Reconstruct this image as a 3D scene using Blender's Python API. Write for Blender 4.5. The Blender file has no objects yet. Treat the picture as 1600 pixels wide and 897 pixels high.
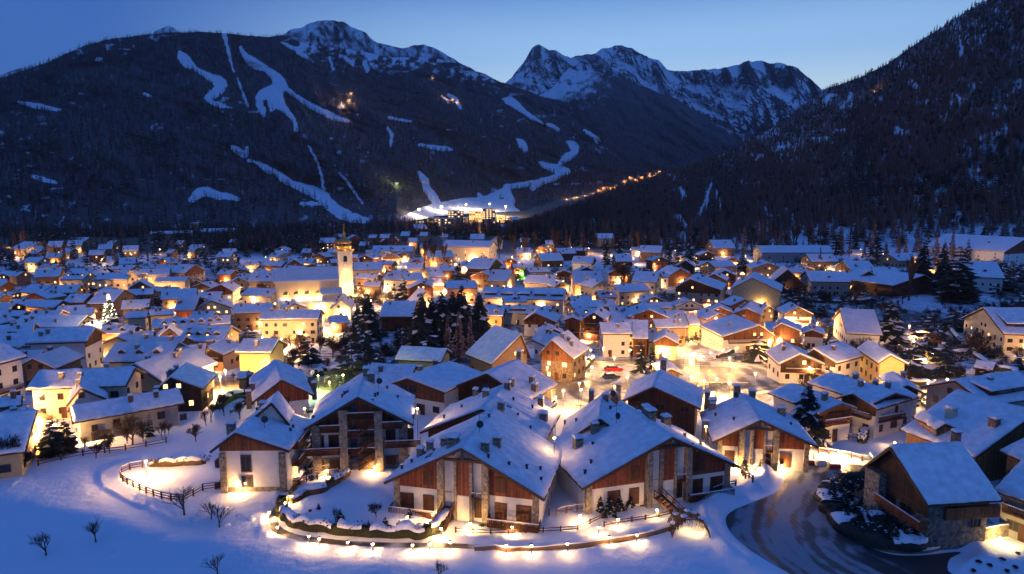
import bpy, bmesh, math, random
import numpy as np
from mathutils import Vector, Matrix
from mathutils.geometry import delaunay_2d_cdt
R = math.radians
rnd = random.Random(7)
C = bpy.context.scene.collection
SC = bpy.context.scene
# ------------------------------------------------------------------ camera
FPX, HOR, CAMZ = 1050.0, 302.0, 42.0
PITCH = math.atan((448.5 - HOR) / FPX)
cam_d = bpy.data.cameras.new('camera'); cam = bpy.data.objects.new('camera', cam_d); C.objects.link(cam)
cam_d.sensor_width = 36; cam_d.lens = 36 * FPX / 1600; cam_d.clip_start = 0.5; cam_d.clip_end = 40000
cam.location = (0, 0, CAMZ); cam.rotation_euler = (math.pi / 2 - PITCH, 0, 0)
SC.camera = cam
# ------------------------------------------------------------------ sky (dusk) and exposure
world = bpy.data.worlds.new('World'); SC.world = world; world.use_nodes = True
wn, wl = world.node_tree.nodes, world.node_tree.links
wn.clear()
def wnode(t, **k):
    n = wn.new(t)
    for a, b in k.items(): setattr(n, a, b)
    return n
tc = wnode('ShaderNodeTexCoord'); sep = wnode('ShaderNodeSeparateXYZ'); wl.new(tc.outputs['Generated'], sep.inputs[0])
# closeness to the afterglow (azimuth a little right of the view axis, on the horizon)
glow = wnode('ShaderNodeVectorMath', operation='DOT_PRODUCT'); wl.new(tc.outputs['Generated'], glow.inputs[0])
glow.inputs[1].default_value = (math.sin(R(14)), math.cos(R(14)), 0.0)
ramp = wnode('ShaderNodeValToRGB'); wl.new(sep.outputs['Z'], ramp.inputs[0])
ramp.color_ramp.interpolation = 'EASE'
while len(ramp.color_ramp.elements) > 1: ramp.color_ramp.elements.remove(ramp.color_ramp.elements[0])
e = ramp.color_ramp.elements[0]; e.position = 0.0; e.color = (0.055, 0.13, 0.31, 1)
for p, c in ((0.18, (0.036, 0.108, 0.34, 1)), (0.32, (0.024, 0.085, 0.31, 1)), (0.6, (0.028, 0.090, 0.33, 1)), (1.0, (0.030, 0.094, 0.35, 1))):
    e = ramp.color_ramp.elements.new(p); e.color = c
ramp2 = wnode('ShaderNodeValToRGB'); wl.new(sep.outputs['Z'], ramp2.inputs[0])
ramp2.color_ramp.interpolation = 'EASE'
while len(ramp2.color_ramp.elements) > 1: ramp2.color_ramp.elements.remove(ramp2.color_ramp.elements[0])
e = ramp2.color_ramp.elements[0]; e.position = 0.0; e.color = (0.46, 0.56, 0.60, 1)
for p, c in ((0.12, (0.42, 0.56, 0.65, 1)), (0.2, (0.25, 0.43, 0.68, 1)), (0.29, (0.10, 0.235, 0.52, 1)), (0.7, (0.034, 0.098, 0.34, 1)), (1.0, (0.030, 0.094, 0.35, 1))):
    e = ramp2.color_ramp.elements.new(p); e.color = c
gr = wnode('ShaderNodeMapRange', interpolation_type='SMOOTHSTEP'); wl.new(glow.outputs['Value'], gr.inputs[0])
gr.inputs[1].default_value = 0.68; gr.inputs[2].default_value = 1.0
mix = wnode('ShaderNodeMix', data_type='RGBA'); wl.new(gr.outputs[0], mix.inputs[0]); wl.new(ramp.outputs[0], mix.inputs[6]); wl.new(ramp2.outputs[0], mix.inputs[7])
bg = wnode('ShaderNodeBackground'); wl.new(mix.outputs[2], bg.inputs[0]); bg.inputs[1].default_value = 1.0
wo = wnode('ShaderNodeOutputWorld'); wl.new(bg.outputs[0], wo.inputs[0])
SC.view_settings.view_transform = 'Standard'; SC.view_settings.look = 'None'
SC.view_settings.exposure = 0.58; SC.view_settings.gamma = 1.0; SC.view_settings.use_curve_mapping = False
SC.cycles.use_denoising = True
SC.cycles.max_bounces = 4; SC.cycles.diffuse_bounces = 2; SC.cycles.glossy_bounces = 2; SC.cycles.transparent_max_bounces = 4
SC.cycles.sample_clamp_indirect = 3.0
SC.cycles.use_light_tree = True
LAMP_GAIN = 1.0
# ------------------------------------------------------------------ noise
_rs = np.random.RandomState(3)
_LAT = _rs.rand(256, 256)
def vnoise(x, y):
    x = np.asarray(x, float); y = np.asarray(y, float)
    xi = np.floor(x).astype(int); yi = np.floor(y).astype(int); fx = x - xi; fy = y - yi
    fx = fx * fx * (3 - 2 * fx); fy = fy * fy * (3 - 2 * fy)
    a = _LAT[xi & 255, yi & 255]; b = _LAT[(xi + 1) & 255, yi & 255]; c = _LAT[xi & 255, (yi + 1) & 255]; d = _LAT[(xi + 1) & 255, (yi + 1) & 255]
    return ((a * (1 - fx) + b * fx) * (1 - fy) + (c * (1 - fx) + d * fx) * fy) * 2 - 1
def fbm(x, y, o=4, ridged=False):
    s = 0; a = 1; t = 0
    for i in range(o):
        n = vnoise(x * 2 ** i + 17.3 * i, y * 2 ** i - 9.1 * i)
        if ridged: n = 1 - 2 * np.abs(n)
        s = s + a * n; t += a; a *= 0.5
    return s / t
def sstep(a, b, x):
    t = np.clip((np.asarray(x, float) - a) / (b - a), 0, 1); return t * t * (3 - 2 * t)
def seg_dist(px, py, poly, closed=False):
    """distance of many points to a polyline"""
    best = np.full(np.shape(px), 1e9)
    n = len(poly)
    for i in range(n if closed else n - 1):
        ax, ay = poly[i][0], poly[i][1]; bx, by = poly[(i + 1) % n][0], poly[(i + 1) % n][1]
        dx, dy = bx - ax, by - ay; L = dx * dx + dy * dy + 1e-9
        t = np.clip(((px - ax) * dx + (py - ay) * dy) / L, 0, 1)
        best = np.minimum(best, np.hypot(px - ax - t * dx, py - ay - t * dy))
    return best
def inside(px, py, poly):
    r = np.zeros(np.shape(px), bool); n = len(poly)
    for i in range(n):
        ax, ay = poly[i][0], poly[i][1]; bx, by = poly[(i + 1) % n][0], poly[(i + 1) % n][1]
        if ay == by: continue
        c = ((ay > py) != (by > py)) & (px < (bx - ax) * (py - ay) / (by - ay) + ax)
        r ^= c
    return r
def smooth_line(pts, n=6, closed=False):
    out = []; m = len(pts)
    for i in range(m if closed else m - 1):
        g = lambda k: pts[k % m] if closed else pts[min(max(k, 0), m - 1)]
        p0, p1, p2, p3 = g(i - 1), g(i), g(i + 1), g(i + 2)
        for k in range(n):
            t = k / n
            out.append(tuple(0.5 * ((2 * p1[j]) + (-p0[j] + p2[j]) * t + (2 * p0[j] - 5 * p1[j] + 4 * p2[j] - p3[j]) * t * t + (-p0[j] + 3 * p1[j] - 3 * p2[j] + p3[j]) * t ** 3) for j in range(len(p1))))
    if not closed: out.append(tuple(pts[-1]))
    return out
# ------------------------------------------------------------------ picture coordinates (1600 x 897) to the place
SP, CP = math.sin(PITCH), math.cos(PITCH)
def slopes(px, py):
    a = (px - 800.0) / FPX; b = (448.5 - py) / FPX; q = CP + b * SP
    return a / q, (-SP + b * CP) / q
def on_plane(px, py, z):
    a, b = slopes(px, py); d = (z - CAMZ) / b
    return (a * d, d)
def project(x, y, z):
    z = z - CAMZ; f = y * CP - z * SP; u = y * SP + z * CP
    return 800 + FPX * x / f, 448.5 - FPX * u / f
# the edge of the lamp-lit terrace: nearer than this the field falls away
CREST = [on_plane(x, y, 0) for x, y in ((-500, 700), (-150, 745), (0, 768), (160, 803), (290, 836), (460, 862), (600, 877), (700, 870), (860, 861), (1000, 848), (1130, 828), (1190, 850), (1240, 897), (1300, 960))]
CRX = np.array([c[0] for c in CREST]); CRY = np.array([c[1] for c in CREST])
ROAD = [on_plane(x, y, -0.6) for x, y in smooth_line([(1213, 728), (1226, 748), (1213, 768), (1180, 783), (1148, 796), (1134, 810), (1142, 832), (1168, 856), (1205, 880), (1262, 912), (1330, 960), (1700, 960), (1650, 905), (1500, 900), (1482, 876), (1500, 862), (1430, 868), (1385, 864), (1343, 847), (1312, 826), (1294, 802), (1287, 775), (1290, 752), (1310, 744), (1360, 742), (1352, 728), (1300, 722), (1255, 718)], 5, True)]
ISLAND = [on_plane(x, y, 0) for x, y in ((1290, 760), (1292, 800), (1312, 825), (1343, 846), (1385, 862), (1450, 862), (1475, 850), (1400, 780), (1380, 740), (1330, 735))]
PATH = [on_plane(x, y, 0) for x, y in smooth_line([(465, 752), (446, 776), (428, 800), (432, 822), (470, 836), (540, 846), (620, 850), (700, 851), (790, 855), (880, 853), (960, 843), (1030, 828), (1062, 812)], 4)]
GARDEN = [on_plane(x, y, 0) for x, y in ((452, 790), (455, 806), (480, 820), (540, 832), (610, 835), (668, 836), (690, 815), (650, 800), (600, 760), (540, 745), (490, 765))]
PLAZA_PX = smooth_line([(880, 545), (930, 562), (1000, 560), (1100, 565), (1180, 570), (1225, 590), (1260, 606), (1400, 606), (1600, 592), (1700, 586), (1700, 600), (1600, 606), (1440, 614), (1300, 618), (1215, 620), (1200, 640), (1190, 662), (1090, 650), (1000, 640), (900, 640), (850, 622), (858, 598), (893, 590), (905, 572), (868, 556)], 3, True)
def gz(x, y):
    x = np.asarray(x, float); y = np.asarray(y, float)
    z = -12 * sstep(108, 250, y) + np.maximum(0, y - 1500) * 0.047
    # the ground in front of the terrace falls towards the camera
    yc = np.interp(x, CRX, CRY); t = np.maximum(0, yc - y)
    z = z - 0.30 * (np.sqrt(t * t + 3) - 1.732) * np.clip(1 - sstep(55, 80, t), 0, 1) - 12 * sstep(45, 120, t)
    near = 1 - sstep(150, 260, y)
    z = z + near * (0.34 * fbm(x / 14, y / 14, 3) + 0.055 * fbm(x / 3.0, y / 1.8, 3)) + (1 - near) * 0.8 * fbm(x / 70, y / 70, 3)
    sel = (y > 45) & (y < 125) & (x > -60) & (x < 95)
    if np.any(sel):
        xs, ys = x[sel] if x.ndim else x, y[sel] if y.ndim else y
        zz = z[sel] if z.ndim else z
        d = seg_dist(xs, ys, ROAD, True); ins = inside(xs, ys, ROAD)
        flat = np.where(ins, 1.0, 1 - sstep(0.5, 2.4, d))
        zz = zz * (1 - flat) - 0.66 * flat
        isl = inside(xs, ys, ISLAND)
        bank = np.exp(-((d - 2.7) / 1.3) ** 2) * (0.95 + 0.5 * fbm(xs / 1.6, ys / 1.6, 3)) * np.where(ins, 0, 1) * np.where(isl, 0.25, 1)
        far_side = np.where((xs > 43), 0.25, 1.0)
        zz = zz + bank * far_side
        dp = seg_dist(xs, ys, PATH)
        ragged = 0.4 + 0.8 * fbm(xs / 0.9, ys / 0.9, 3)
        zz = zz + np.exp(-((dp - 1.55) / 0.55) ** 2) * 0.42 * ragged - np.exp(-(dp / 1.0) ** 4) * 0.28
        dg = seg_dist(xs, ys, GARDEN, True); ig = inside(xs, ys, GARDEN)
        zz = zz + np.where(ig, np.clip(dg / 1.5, 0, 1), 0) * 0.45
        if z.ndim: z = z.copy(); z[sel] = zz
        else: z = zz
    return z
_D = np.concatenate([np.geomspace(38, 400, 420), np.geomspace(402, 7000, 300)])
def at(px, py, h=0.0):
    """point on the ground (raised by h) seen at a pixel of the photograph"""
    a, b = slopes(px, py)
    zr = CAMZ + b * _D; g = gz(a * _D, _D) + h
    k = np.nonzero(zr <= g)[0]
    if len(k) == 0: i = len(_D) - 1; return Vector((a * _D[i], _D[i], float(g[i] - h)))
    i = max(int(k[0]), 1); e0 = zr[i - 1] - g[i - 1]; e1 = g[i] - zr[i]; t = e0 / (e0 + e1 + 1e-9)
    d = _D[i - 1] + (_D[i] - _D[i - 1]) * t
    return Vector((a * d, d, float(gz(np.array([a * d]), np.array([d]))[0])))
def g1(x, y): return float(gz(np.array([x]), np.array([y]))[0])
# ------------------------------------------------------------------ materials
MATS = {}
def mat(name, col, rough=0.8, var=0.0, vscale=2.0, bump=0.0, bscale=8.0, col2=None, emit=None, estr=0.0, metal=0.0, stripes=None, spec=0.3, voro=None, stripe_dark=0.55):
    m = bpy.data.materials.new(name); m.use_nodes = True; MATS[name] = m
    nt = m.node_tree; N, L = nt.nodes, nt.links; b = N['Principled BSDF']
    b.inputs['Base Color'].default_value = (*col, 1); b.inputs['Roughness'].default_value = rough; b.inputs['Metallic'].default_value = metal
    b.inputs['Specular IOR Level'].default_value = spec
    tcn = N.new('ShaderNodeTexCoord'); co = tcn.outputs['Object']
    last = None
    if var or col2:
        nz = N.new('ShaderNodeTexNoise'); nz.inputs['Scale'].default_value = vscale; nz.inputs['Detail'].default_value = 5; L.new(co, nz.inputs['Vector'])
        mr = N.new('ShaderNodeMapRange'); L.new(nz.outputs[0], mr.inputs[0]); mr.inputs[1].default_value = 0.3; mr.inputs[2].default_value = 0.7
        mx = N.new('ShaderNodeMix'); mx.data_type = 'RGBA'; L.new(mr.outputs[0], mx.inputs[0])
        c2 = col2 or tuple(min(1, c * (1 + var)) for c in col); c1 = col if col2 else tuple(c * (1 - var) for c in col)
        mx.inputs[6].default_value = (*c1, 1); mx.inputs[7].default_value = (*c2, 1); last = mx.outputs[2]
    hgt = None
    if voro:
        vo = N.new('ShaderNodeTexVoronoi'); vo.inputs['Scale'].default_value = voro; L.new(co, vo.inputs['Vector'])
        vd = N.new('ShaderNodeTexVoronoi'); vd.feature = 'DISTANCE_TO_EDGE'; vd.inputs['Scale'].default_value = voro; L.new(co, vd.inputs['Vector'])
        sc = N.new('ShaderNodeSeparateColor'); L.new(vo.outputs['Color'], sc.inputs[0])
        mx = N.new('ShaderNodeMix'); mx.data_type = 'RGBA'; mx.blend_type = 'MULTIPLY'; mx.inputs[0].default_value = 1.0
        if last is not None: L.new(last, mx.inputs[6])
        else: mx.inputs[6].default_value = (*col, 1)
        mr = N.new('ShaderNodeMapRange'); L.new(sc.outputs[0], mr.inputs[0]); mr.inputs[3].default_value = 0.45; mr.inputs[4].default_value = 1.15
        L.new(mr.outputs[0], mx.inputs[7]); last = mx.outputs[2]
        mr2 = N.new('ShaderNodeMapRange'); L.new(vd.outputs['Distance'], mr2.inputs[0]); mr2.inputs[1].default_value = 0; mr2.inputs[2].default_value = 0.12
        hgt = mr2.outputs[0]
    if stripes:
        # planks: stripes along local X and Y together
        sx = N.new('ShaderNodeSeparateXYZ'); L.new(co, sx.inputs[0]); ad = N.new('ShaderNodeMath'); ad.operation = 'ADD'
        if stripes[0] == 'z': L.new(sx.outputs['Z'], ad.inputs[0])
        else: L.new(sx.outputs['X'], ad.inputs[0]); L.new(sx.outputs['Y'], ad.inputs[1])
        if stripes[0] == 'z': ad.inputs[1].default_value = 0
        mu = N.new('ShaderNodeMath'); mu.operation = 'MULTIPLY'; mu.inputs[1].default_value = 1 / stripes[1]; L.new(ad.outputs[0], mu.inputs[0])
        fl = N.new('ShaderNodeMath'); fl.operation = 'FLOOR'; L.new(mu.outputs[0], fl.inputs[0])
        wn_ = N.new('ShaderNodeTexWhiteNoise'); wn_.noise_dimensions = '1D'; L.new(fl.outputs[0], wn_.inputs['W'])
        fr = N.new('ShaderNodeMath'); fr.operation = 'FRACT'; L.new(mu.outputs[0], fr.inputs[0])
        pp = N.new('ShaderNodeMath'); pp.operation = 'PINGPONG'; pp.inputs[1].default_value = 0.5; L.new(fr.outputs[0], pp.inputs[0])
        mr = N.new('ShaderNodeMapRange'); L.new(pp.outputs[0], mr.inputs[0]); mr.inputs[1].default_value = 0.0; mr.inputs[2].default_value = 0.08
        hgt = mr.outputs[0]
        mv = N.new('ShaderNodeMapRange'); L.new(wn_.outputs['Value'], mv.inputs[0]); mv.inputs[3].default_value = stripe_dark; mv.inputs[4].default_value = 1.25
        mx = N.new('ShaderNodeMix'); mx.data_type = 'RGBA'; mx.blend_type = 'MULTIPLY'; mx.inputs[0].default_value = 1.0
        if last is not None: L.new(last, mx.inputs[6])
        else: mx.inputs[6].default_value = (*col, 1)
        L.new(mv.outputs[0], mx.inputs[7]); last = mx.outputs[2]
    if last is not None: L.new(last, b.inputs['Base Color'])
    if bump or hgt is not None:
        bm_ = N.new('ShaderNodeBump'); bm_.inputs['Strength'].default_value = bump or 0.5; bm_.inputs['Distance'].default_value = 0.1
        if hgt is not None: L.new(hgt, bm_.inputs['Height']); bm_.inputs['Distance'].default_value = 0.03
        else:
            nb = N.new('ShaderNodeTexNoise'); nb.inputs['Scale'].default_value = bscale; nb.inputs['Detail'].default_value = 6; L.new(co, nb.inputs['Vector']); L.new(nb.outputs[0], bm_.inputs['Height'])
        L.new(bm_.outputs[0], b.inputs['Normal'])
    if emit: b.inputs['Emission Color'].default_value = (*emit, 1); b.inputs['Emission Strength'].default_value = estr
    return m
mat('snow', (0.80, 0.82, 0.86), 0.7, 0.06, 0.4, bump=0.5, bscale=1.5, spec=0.2)
mat('roof_snow', (0.84, 0.81, 0.83), 0.7, 0.14, 0.9, bump=0.8, bscale=3.0, spec=0.2)  # pinkish tint puts the warm village glow into the snow colour
mat('pink_roof_snow', (0.80, 0.73, 0.72), 0.7, 0.10, 0.8, bump=0.35, bscale=2.2, spec=0.2)  # stronger copy of the village glow painted into the snow
mat('wood', (0.17, 0.060, 0.026), 0.7, 0.25, 2.0, stripes=('xy', 0.17))
mat('red_wood', (0.22, 0.062, 0.028), 0.65, 0.2, 2.0, stripes=('xy', 0.17))
mat('dark_wood', (0.060, 0.032, 0.020), 0.75, 0.25, 2.0, stripes=('xy', 0.2))
mat('honey_wood', (0.30, 0.16, 0.07), 0.7, 0.25, 2.0, stripes=('xy', 0.2))
mat('beam_wood', (0.09, 0.04, 0.02), 0.7, 0.3, 6.0, bump=0.2)
mat('shutter_wood', (0.11, 0.038, 0.02), 0.6, 0.2, 6.0, stripes=('xy', 0.3))
mat('white_plaster', (0.72, 0.68, 0.60), 0.85, 0.06, 1.2, bump=0.1, bscale=30)
mat('cream_plaster', (0.62, 0.52, 0.36), 0.85, 0.08, 1.2, bump=0.1, bscale=30)
mat('ochre_plaster', (0.50, 0.36, 0.18), 0.85, 0.08, 1.2, bump=0.1, bscale=30)
mat('orange_lit_plaster', (0.52, 0.29, 0.15), 0.85, 0.08, 1.2, bump=0.1, bscale=30)  # orange lamp glow painted into the wall colour
mat('grey_plaster', (0.30, 0.29, 0.27), 0.85, 0.15, 1.0, bump=0.1, bscale=30)
mat('green_plaster', (0.36, 0.35, 0.22), 0.85, 0.12, 1.0, bump=0.1, bscale=30)
mat('brown_plaster', (0.20, 0.13, 0.09), 0.85, 0.12, 1.0, bump=0.1, bscale=30)
mat('stone', (0.32, 0.27, 0.20), 0.9, 0.2, 3.0, voro=3.0, bump=0.8)
mat('dark_stone', (0.20, 0.18, 0.16), 0.9, 0.2, 3.0, voro=2.6, bump=0.9)
mat('brick', (0.22, 0.15, 0.11), 0.9, 0.2, 3.0, voro=5.0, bump=0.5)
mat('metal', (0.06, 0.06, 0.065), 0.5, metal=0.6)
mat('glass', (0.02, 0.025, 0.035), 0.12, spec=0.6)
mat('sky_glass', (0.05, 0.09, 0.18), 0.08, spec=0.9)
mat('lit_glass', (0.5, 0.35, 0.15), 0.5, emit=(1.0, 0.60, 0.24), estr=2.2)
mat('bulb', (1, 0.9, 0.7), 0.5, emit=(1.0, 0.70, 0.36), estr=22)
mat('cold_bulb', (1, 1, 1), 0.5, emit=(0.75, 0.88, 1.0), estr=20)
mat('green_bulb', (1, 1, 1), 0.5, emit=(0.6, 1.0, 0.15), estr=14)
mat('bark', (0.055, 0.042, 0.034), 0.9, 0.3, 3.0)
mat('brown_bark', (0.10, 0.060, 0.040), 0.9, 0.3, 3.0)
mat('needles', (0.024, 0.033, 0.028), 0.8, 0.35, 2.0)
mat('larch_twigs', (0.24, 0.155, 0.13), 0.9, 0.35, 1.0)
mat('hedge_leaves', (0.030, 0.032, 0.014), 0.8, 0.5, 4.0)
mat('brown_leaves', (0.10, 0.065, 0.03), 0.8, 0.4, 4.0)
mat('red_paint', (0.55, 0.02, 0.012), 0.3, spec=0.5)
mat('dark_paint', (0.03, 0.035, 0.045), 0.3, spec=0.5)
mat('grey_paint', (0.25, 0.26, 0.28), 0.3, spec=0.5)
mat('white_paint', (0.7, 0.7, 0.7), 0.4)
mat('rubber', (0.02, 0.02, 0.02), 0.9)
mat('plastic_green', (0.03, 0.07, 0.045), 0.5)
mat('gold', (0.45, 0.30, 0.10), 0.45, metal=0.4)
mat('net_green', (0.05, 0.35, 0.05), 0.8)
M = MATS
# ------------------------------------------------------------------ mesh helpers
class MB:
    def __init__(s): s.v = []; s.f = []; s.m = []
    def add(s, vs, fs, mi=0):
        o = len(s.v); s.v.extend([tuple(p) for p in vs]); s.f.extend([tuple(o + i for i in f) for f in fs]); s.m.extend([mi] * len(fs)); return s
    def box(s, x0, x1, y0, y1, z0, z1, mi=0):
        return s.add([(x0, y0, z0), (x1, y0, z0), (x1, y1, z0), (x0, y1, z0), (x0, y0, z1), (x1, y0, z1), (x1, y1, z1), (x0, y1, z1)],
                     [(0, 3, 2, 1), (4, 5, 6, 7), (0, 1, 5, 4), (1, 2, 6, 5), (2, 3, 7, 6), (3, 0, 4, 7)], mi)
    def beam(s, p0, p1, w, hgt, mi=0, up=(0, 0, 1)):
        p0, p1 = Vector(p0), Vector(p1); d = (p1 - p0).normalized(); u = Vector(up)
        if abs(d.dot(u)) > 0.98: u = Vector((0, 1, 0))
        r = d.cross(u).normalized() * w / 2; t = r.cross(d).normalized() * hgt / 2
        vs = [p0 - r - t, p0 + r - t, p0 + r + t, p0 - r + t, p1 - r - t, p1 + r - t, p1 + r + t, p1 - r + t]
        return s.add(vs, [(0, 1, 2, 3), (7, 6, 5, 4), (0, 4, 5, 1), (1, 5, 6, 2), (2, 6, 7, 3), (3, 7, 4, 0)], mi)
    def tube(s, p0, p1, r0, r1, n=6, mi=0, cap=False):
        p0, p1 = Vector(p0), Vector(p1); d = (p1 - p0)
        if d.length < 1e-6: return s
        d.normalize(); a = d.orthogonal().normalized(); b = d.cross(a)
        vs = []
        for p, r in ((p0, r0), (p1, r1)):
            for k in range(n):
                t = 2 * math.pi * k / n; vs.append(p + a * math.cos(t) * r + b * math.sin(t) * r)
        fs = [(k, (k + 1) % n, n + (k + 1) % n, n + k) for k in range(n)]
        if cap: fs += [tuple(range(n))[::-1], tuple(range(n, 2 * n))]
        return s.add(vs, fs, mi)
    def lathe(s, prof, n=10, c=(0, 0, 0), mi=0):
        vs = []; fs = []
        for r, z in prof:
            for k in range(n):
                t = 2 * math.pi * k / n; vs.append((c[0] + r * math.cos(t), c[1] + r * math.sin(t), c[2] + z))
        for i in range(len(prof) - 1):
            for k in range(n): fs.append((i * n + k, i * n + (k + 1) % n, (i + 1) * n + (k + 1) % n, (i + 1) * n + k))
        return s.add(vs, fs, mi)
    def mesh(s, name, mats, smooth=False):
        me = bpy.data.meshes.new(name); me.from_pydata(s.v, [], s.f)
        if not isinstance(mats, (list, tuple)): mats = [mats]
        for m in mats: me.materials.append(MATS[m] if isinstance(m, str) else m)
        if len(mats) > 1: me.polygons.foreach_set('material_index', s.m)
        if smooth: me.polygons.foreach_set('use_smooth', [True] * len(me.polygons))
        me.update(); return me
    def build(s, name, mats, parent=None, smooth=False):
        return link(name, s.mesh(name, mats, smooth), parent)
def link(name, me, parent=None, loc=None, rotz=0, scale=None):
    o = bpy.data.objects.new(name, me); C.objects.link(o)
    if parent is not None: o.parent = parent
    if loc is not None: o.location = loc
    if rotz: o.rotation_euler = (0, 0, rotz)
    if scale is not None: o.scale = scale
    return o
def thing(name, label, cat, loc=(0, 0, 0), rotz=0, group=None):
    o = link(name, None, None, loc, rotz); o.empty_display_size = 0.5; return tag(o, label, cat, group)
def tag(o, label, cat, group=None):
    o['label'] = label; o['category'] = cat
    if group: o['group'] = group
    return o
def structure(o): o['kind'] = 'structure'; return o
def stuff(o, label=None, cat=None):
    o['kind'] = 'stuff'
    if label: o['label'] = label; o['category'] = cat
    return o
# ================================================================== ground
def grid_mesh(name, P, mats, snow=None, smooth=True):
    """P: (rows, cols, 3) array -> mesh; snow: optional per-vertex value stored as attribute"""
    r, c, _ = P.shape
    me = bpy.data.meshes.new(name)
    idx = np.arange(r * c).reshape(r, c)
    q = np.stack([idx[:-1, :-1], idx[:-1, 1:], idx[1:, 1:], idx[1:, :-1]], -1).reshape(-1, 4)
    me.vertices.add(r * c); me.vertices.foreach_set('co', P.reshape(-1).astype(np.float32))
    me.loops.add(len(q) * 4); me.loops.foreach_set('vertex_index', q.reshape(-1).astype(np.int32))
    me.polygons.add(len(q)); me.polygons.foreach_set('loop_start', (np.arange(len(q)) * 4).astype(np.int32)); me.polygons.foreach_set('loop_total', np.full(len(q), 4, np.int32))
    me.polygons.foreach_set('use_smooth', np.ones(len(q), bool))
    if snow is not None:
        a = me.attributes.new('snow', 'FLOAT', 'POINT'); a.data.foreach_set('value', snow.reshape(-1).astype(np.float32))
    me.materials.append(mats); me.update(); me.validate()
    return me
rows = np.concatenate([np.linspace(-60, 40, 14), np.geomspace(44, 300, 330), np.geomspace(306, 6500, 70)])
tn = np.linspace(-1.25, 1.25, 560)
GX = tn[None, :] * (rows[:, None] + 30); GY = np.repeat(rows[:, None], len(tn), 1)
GZ = gz(GX, GY)
ground_m = mat('ground_snow', (0.78, 0.80, 0.85), 0.75, 0.0, bump=0.0)
gn, gl = ground_m.node_tree.nodes, ground_m.node_tree.links; gb = gn['Principled BSDF']
ga = gn.new('ShaderNodeAttribute'); ga.attribute_name = 'snow'; gt = gn.new('ShaderNodeTexCoord'); gnz = gn.new('ShaderNodeTexNoise'); gnz.inputs['Scale'].default_value = 0.35; gnz.inputs['Detail'].default_value = 9; gnz.inputs['Roughness'].default_value = .65; gl.new(gt.outputs['Object'], gnz.inputs['Vector'])
gm = gn.new('ShaderNodeMath'); gm.operation = 'MULTIPLY_ADD'; gl.new(gnz.outputs[0], gm.inputs[0]); gm.inputs[1].default_value = 1.0; gl.new(ga.outputs['Fac'], gm.inputs[2])
gr_ = gn.new('ShaderNodeMapRange'); gl.new(gm.outputs[0], gr_.inputs[0]); gr_.inputs[1].default_value = 0.86; gr_.inputs[2].default_value = 1.12
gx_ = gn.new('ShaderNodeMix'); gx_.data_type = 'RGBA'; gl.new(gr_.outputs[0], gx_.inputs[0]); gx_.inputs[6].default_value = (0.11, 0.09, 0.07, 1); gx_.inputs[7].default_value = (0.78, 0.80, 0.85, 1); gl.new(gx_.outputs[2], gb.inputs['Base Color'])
gbp = gn.new('ShaderNodeBump'); gbp.inputs['Strength'].default_value = .6; gbp.inputs['Distance'].default_value = .25; gn2 = gn.new('ShaderNodeTexNoise'); gn2.inputs['Scale'].default_value = 0.9; gn2.inputs['Detail'].default_value = 8; gl.new(gt.outputs['Object'], gn2.inputs['Vector']); gl.new(gn2.outputs[0], gbp.inputs['Height']); gl.new(gbp.outputs[0], gb.inputs['Normal'])
GPX, GPY = project(GX, GY, GZ); GS = np.ones_like(GX)
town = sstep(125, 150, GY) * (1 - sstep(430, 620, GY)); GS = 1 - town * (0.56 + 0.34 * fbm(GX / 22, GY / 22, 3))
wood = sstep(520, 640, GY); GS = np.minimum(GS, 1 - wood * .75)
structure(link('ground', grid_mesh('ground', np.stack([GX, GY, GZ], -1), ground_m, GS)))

def drape(name, poly, matname, lift=0.02, step=1.0, attr=None):
    xs = [p[0] for p in poly]; ys = [p[1] for p in poly]
    gx, gy = np.meshgrid(np.arange(min(xs), max(xs), step), np.arange(min(ys), max(ys), step))
    gx, gy = gx.ravel(), gy.ravel(); k = inside(gx, gy, poly) & (seg_dist(gx, gy, poly, True) > step * 0.35)
    pts = [Vector((a, b)) for a, b in poly] + [Vector((float(a), float(b))) for a, b in zip(gx[k], gy[k])]
    n = len(poly)
    v, e_, f, *_ = delaunay_2d_cdt(pts, [(i, (i + 1) % n) for i in range(n)], [], 1, 1e-5)
    vx = np.array([p.x for p in v]); vy = np.array([p.y for p in v]); vz = gz(vx, vy) + lift
    me = bpy.data.meshes.new(name); me.from_pydata([tuple(t) for t in zip(vx.tolist(), vy.tolist(), vz.tolist())], [], [tuple(a) for a in f])
    if attr is not None:
        a = me.attributes.new('snow', 'FLOAT', 'POINT'); a.data.foreach_set('value', attr(vx, vy).astype(np.float32))
    me.materials.append(M[matname]); me.polygons.foreach_set('use_smooth', [True] * len(me.polygons)); me.update()
    return link(name, me)
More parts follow.
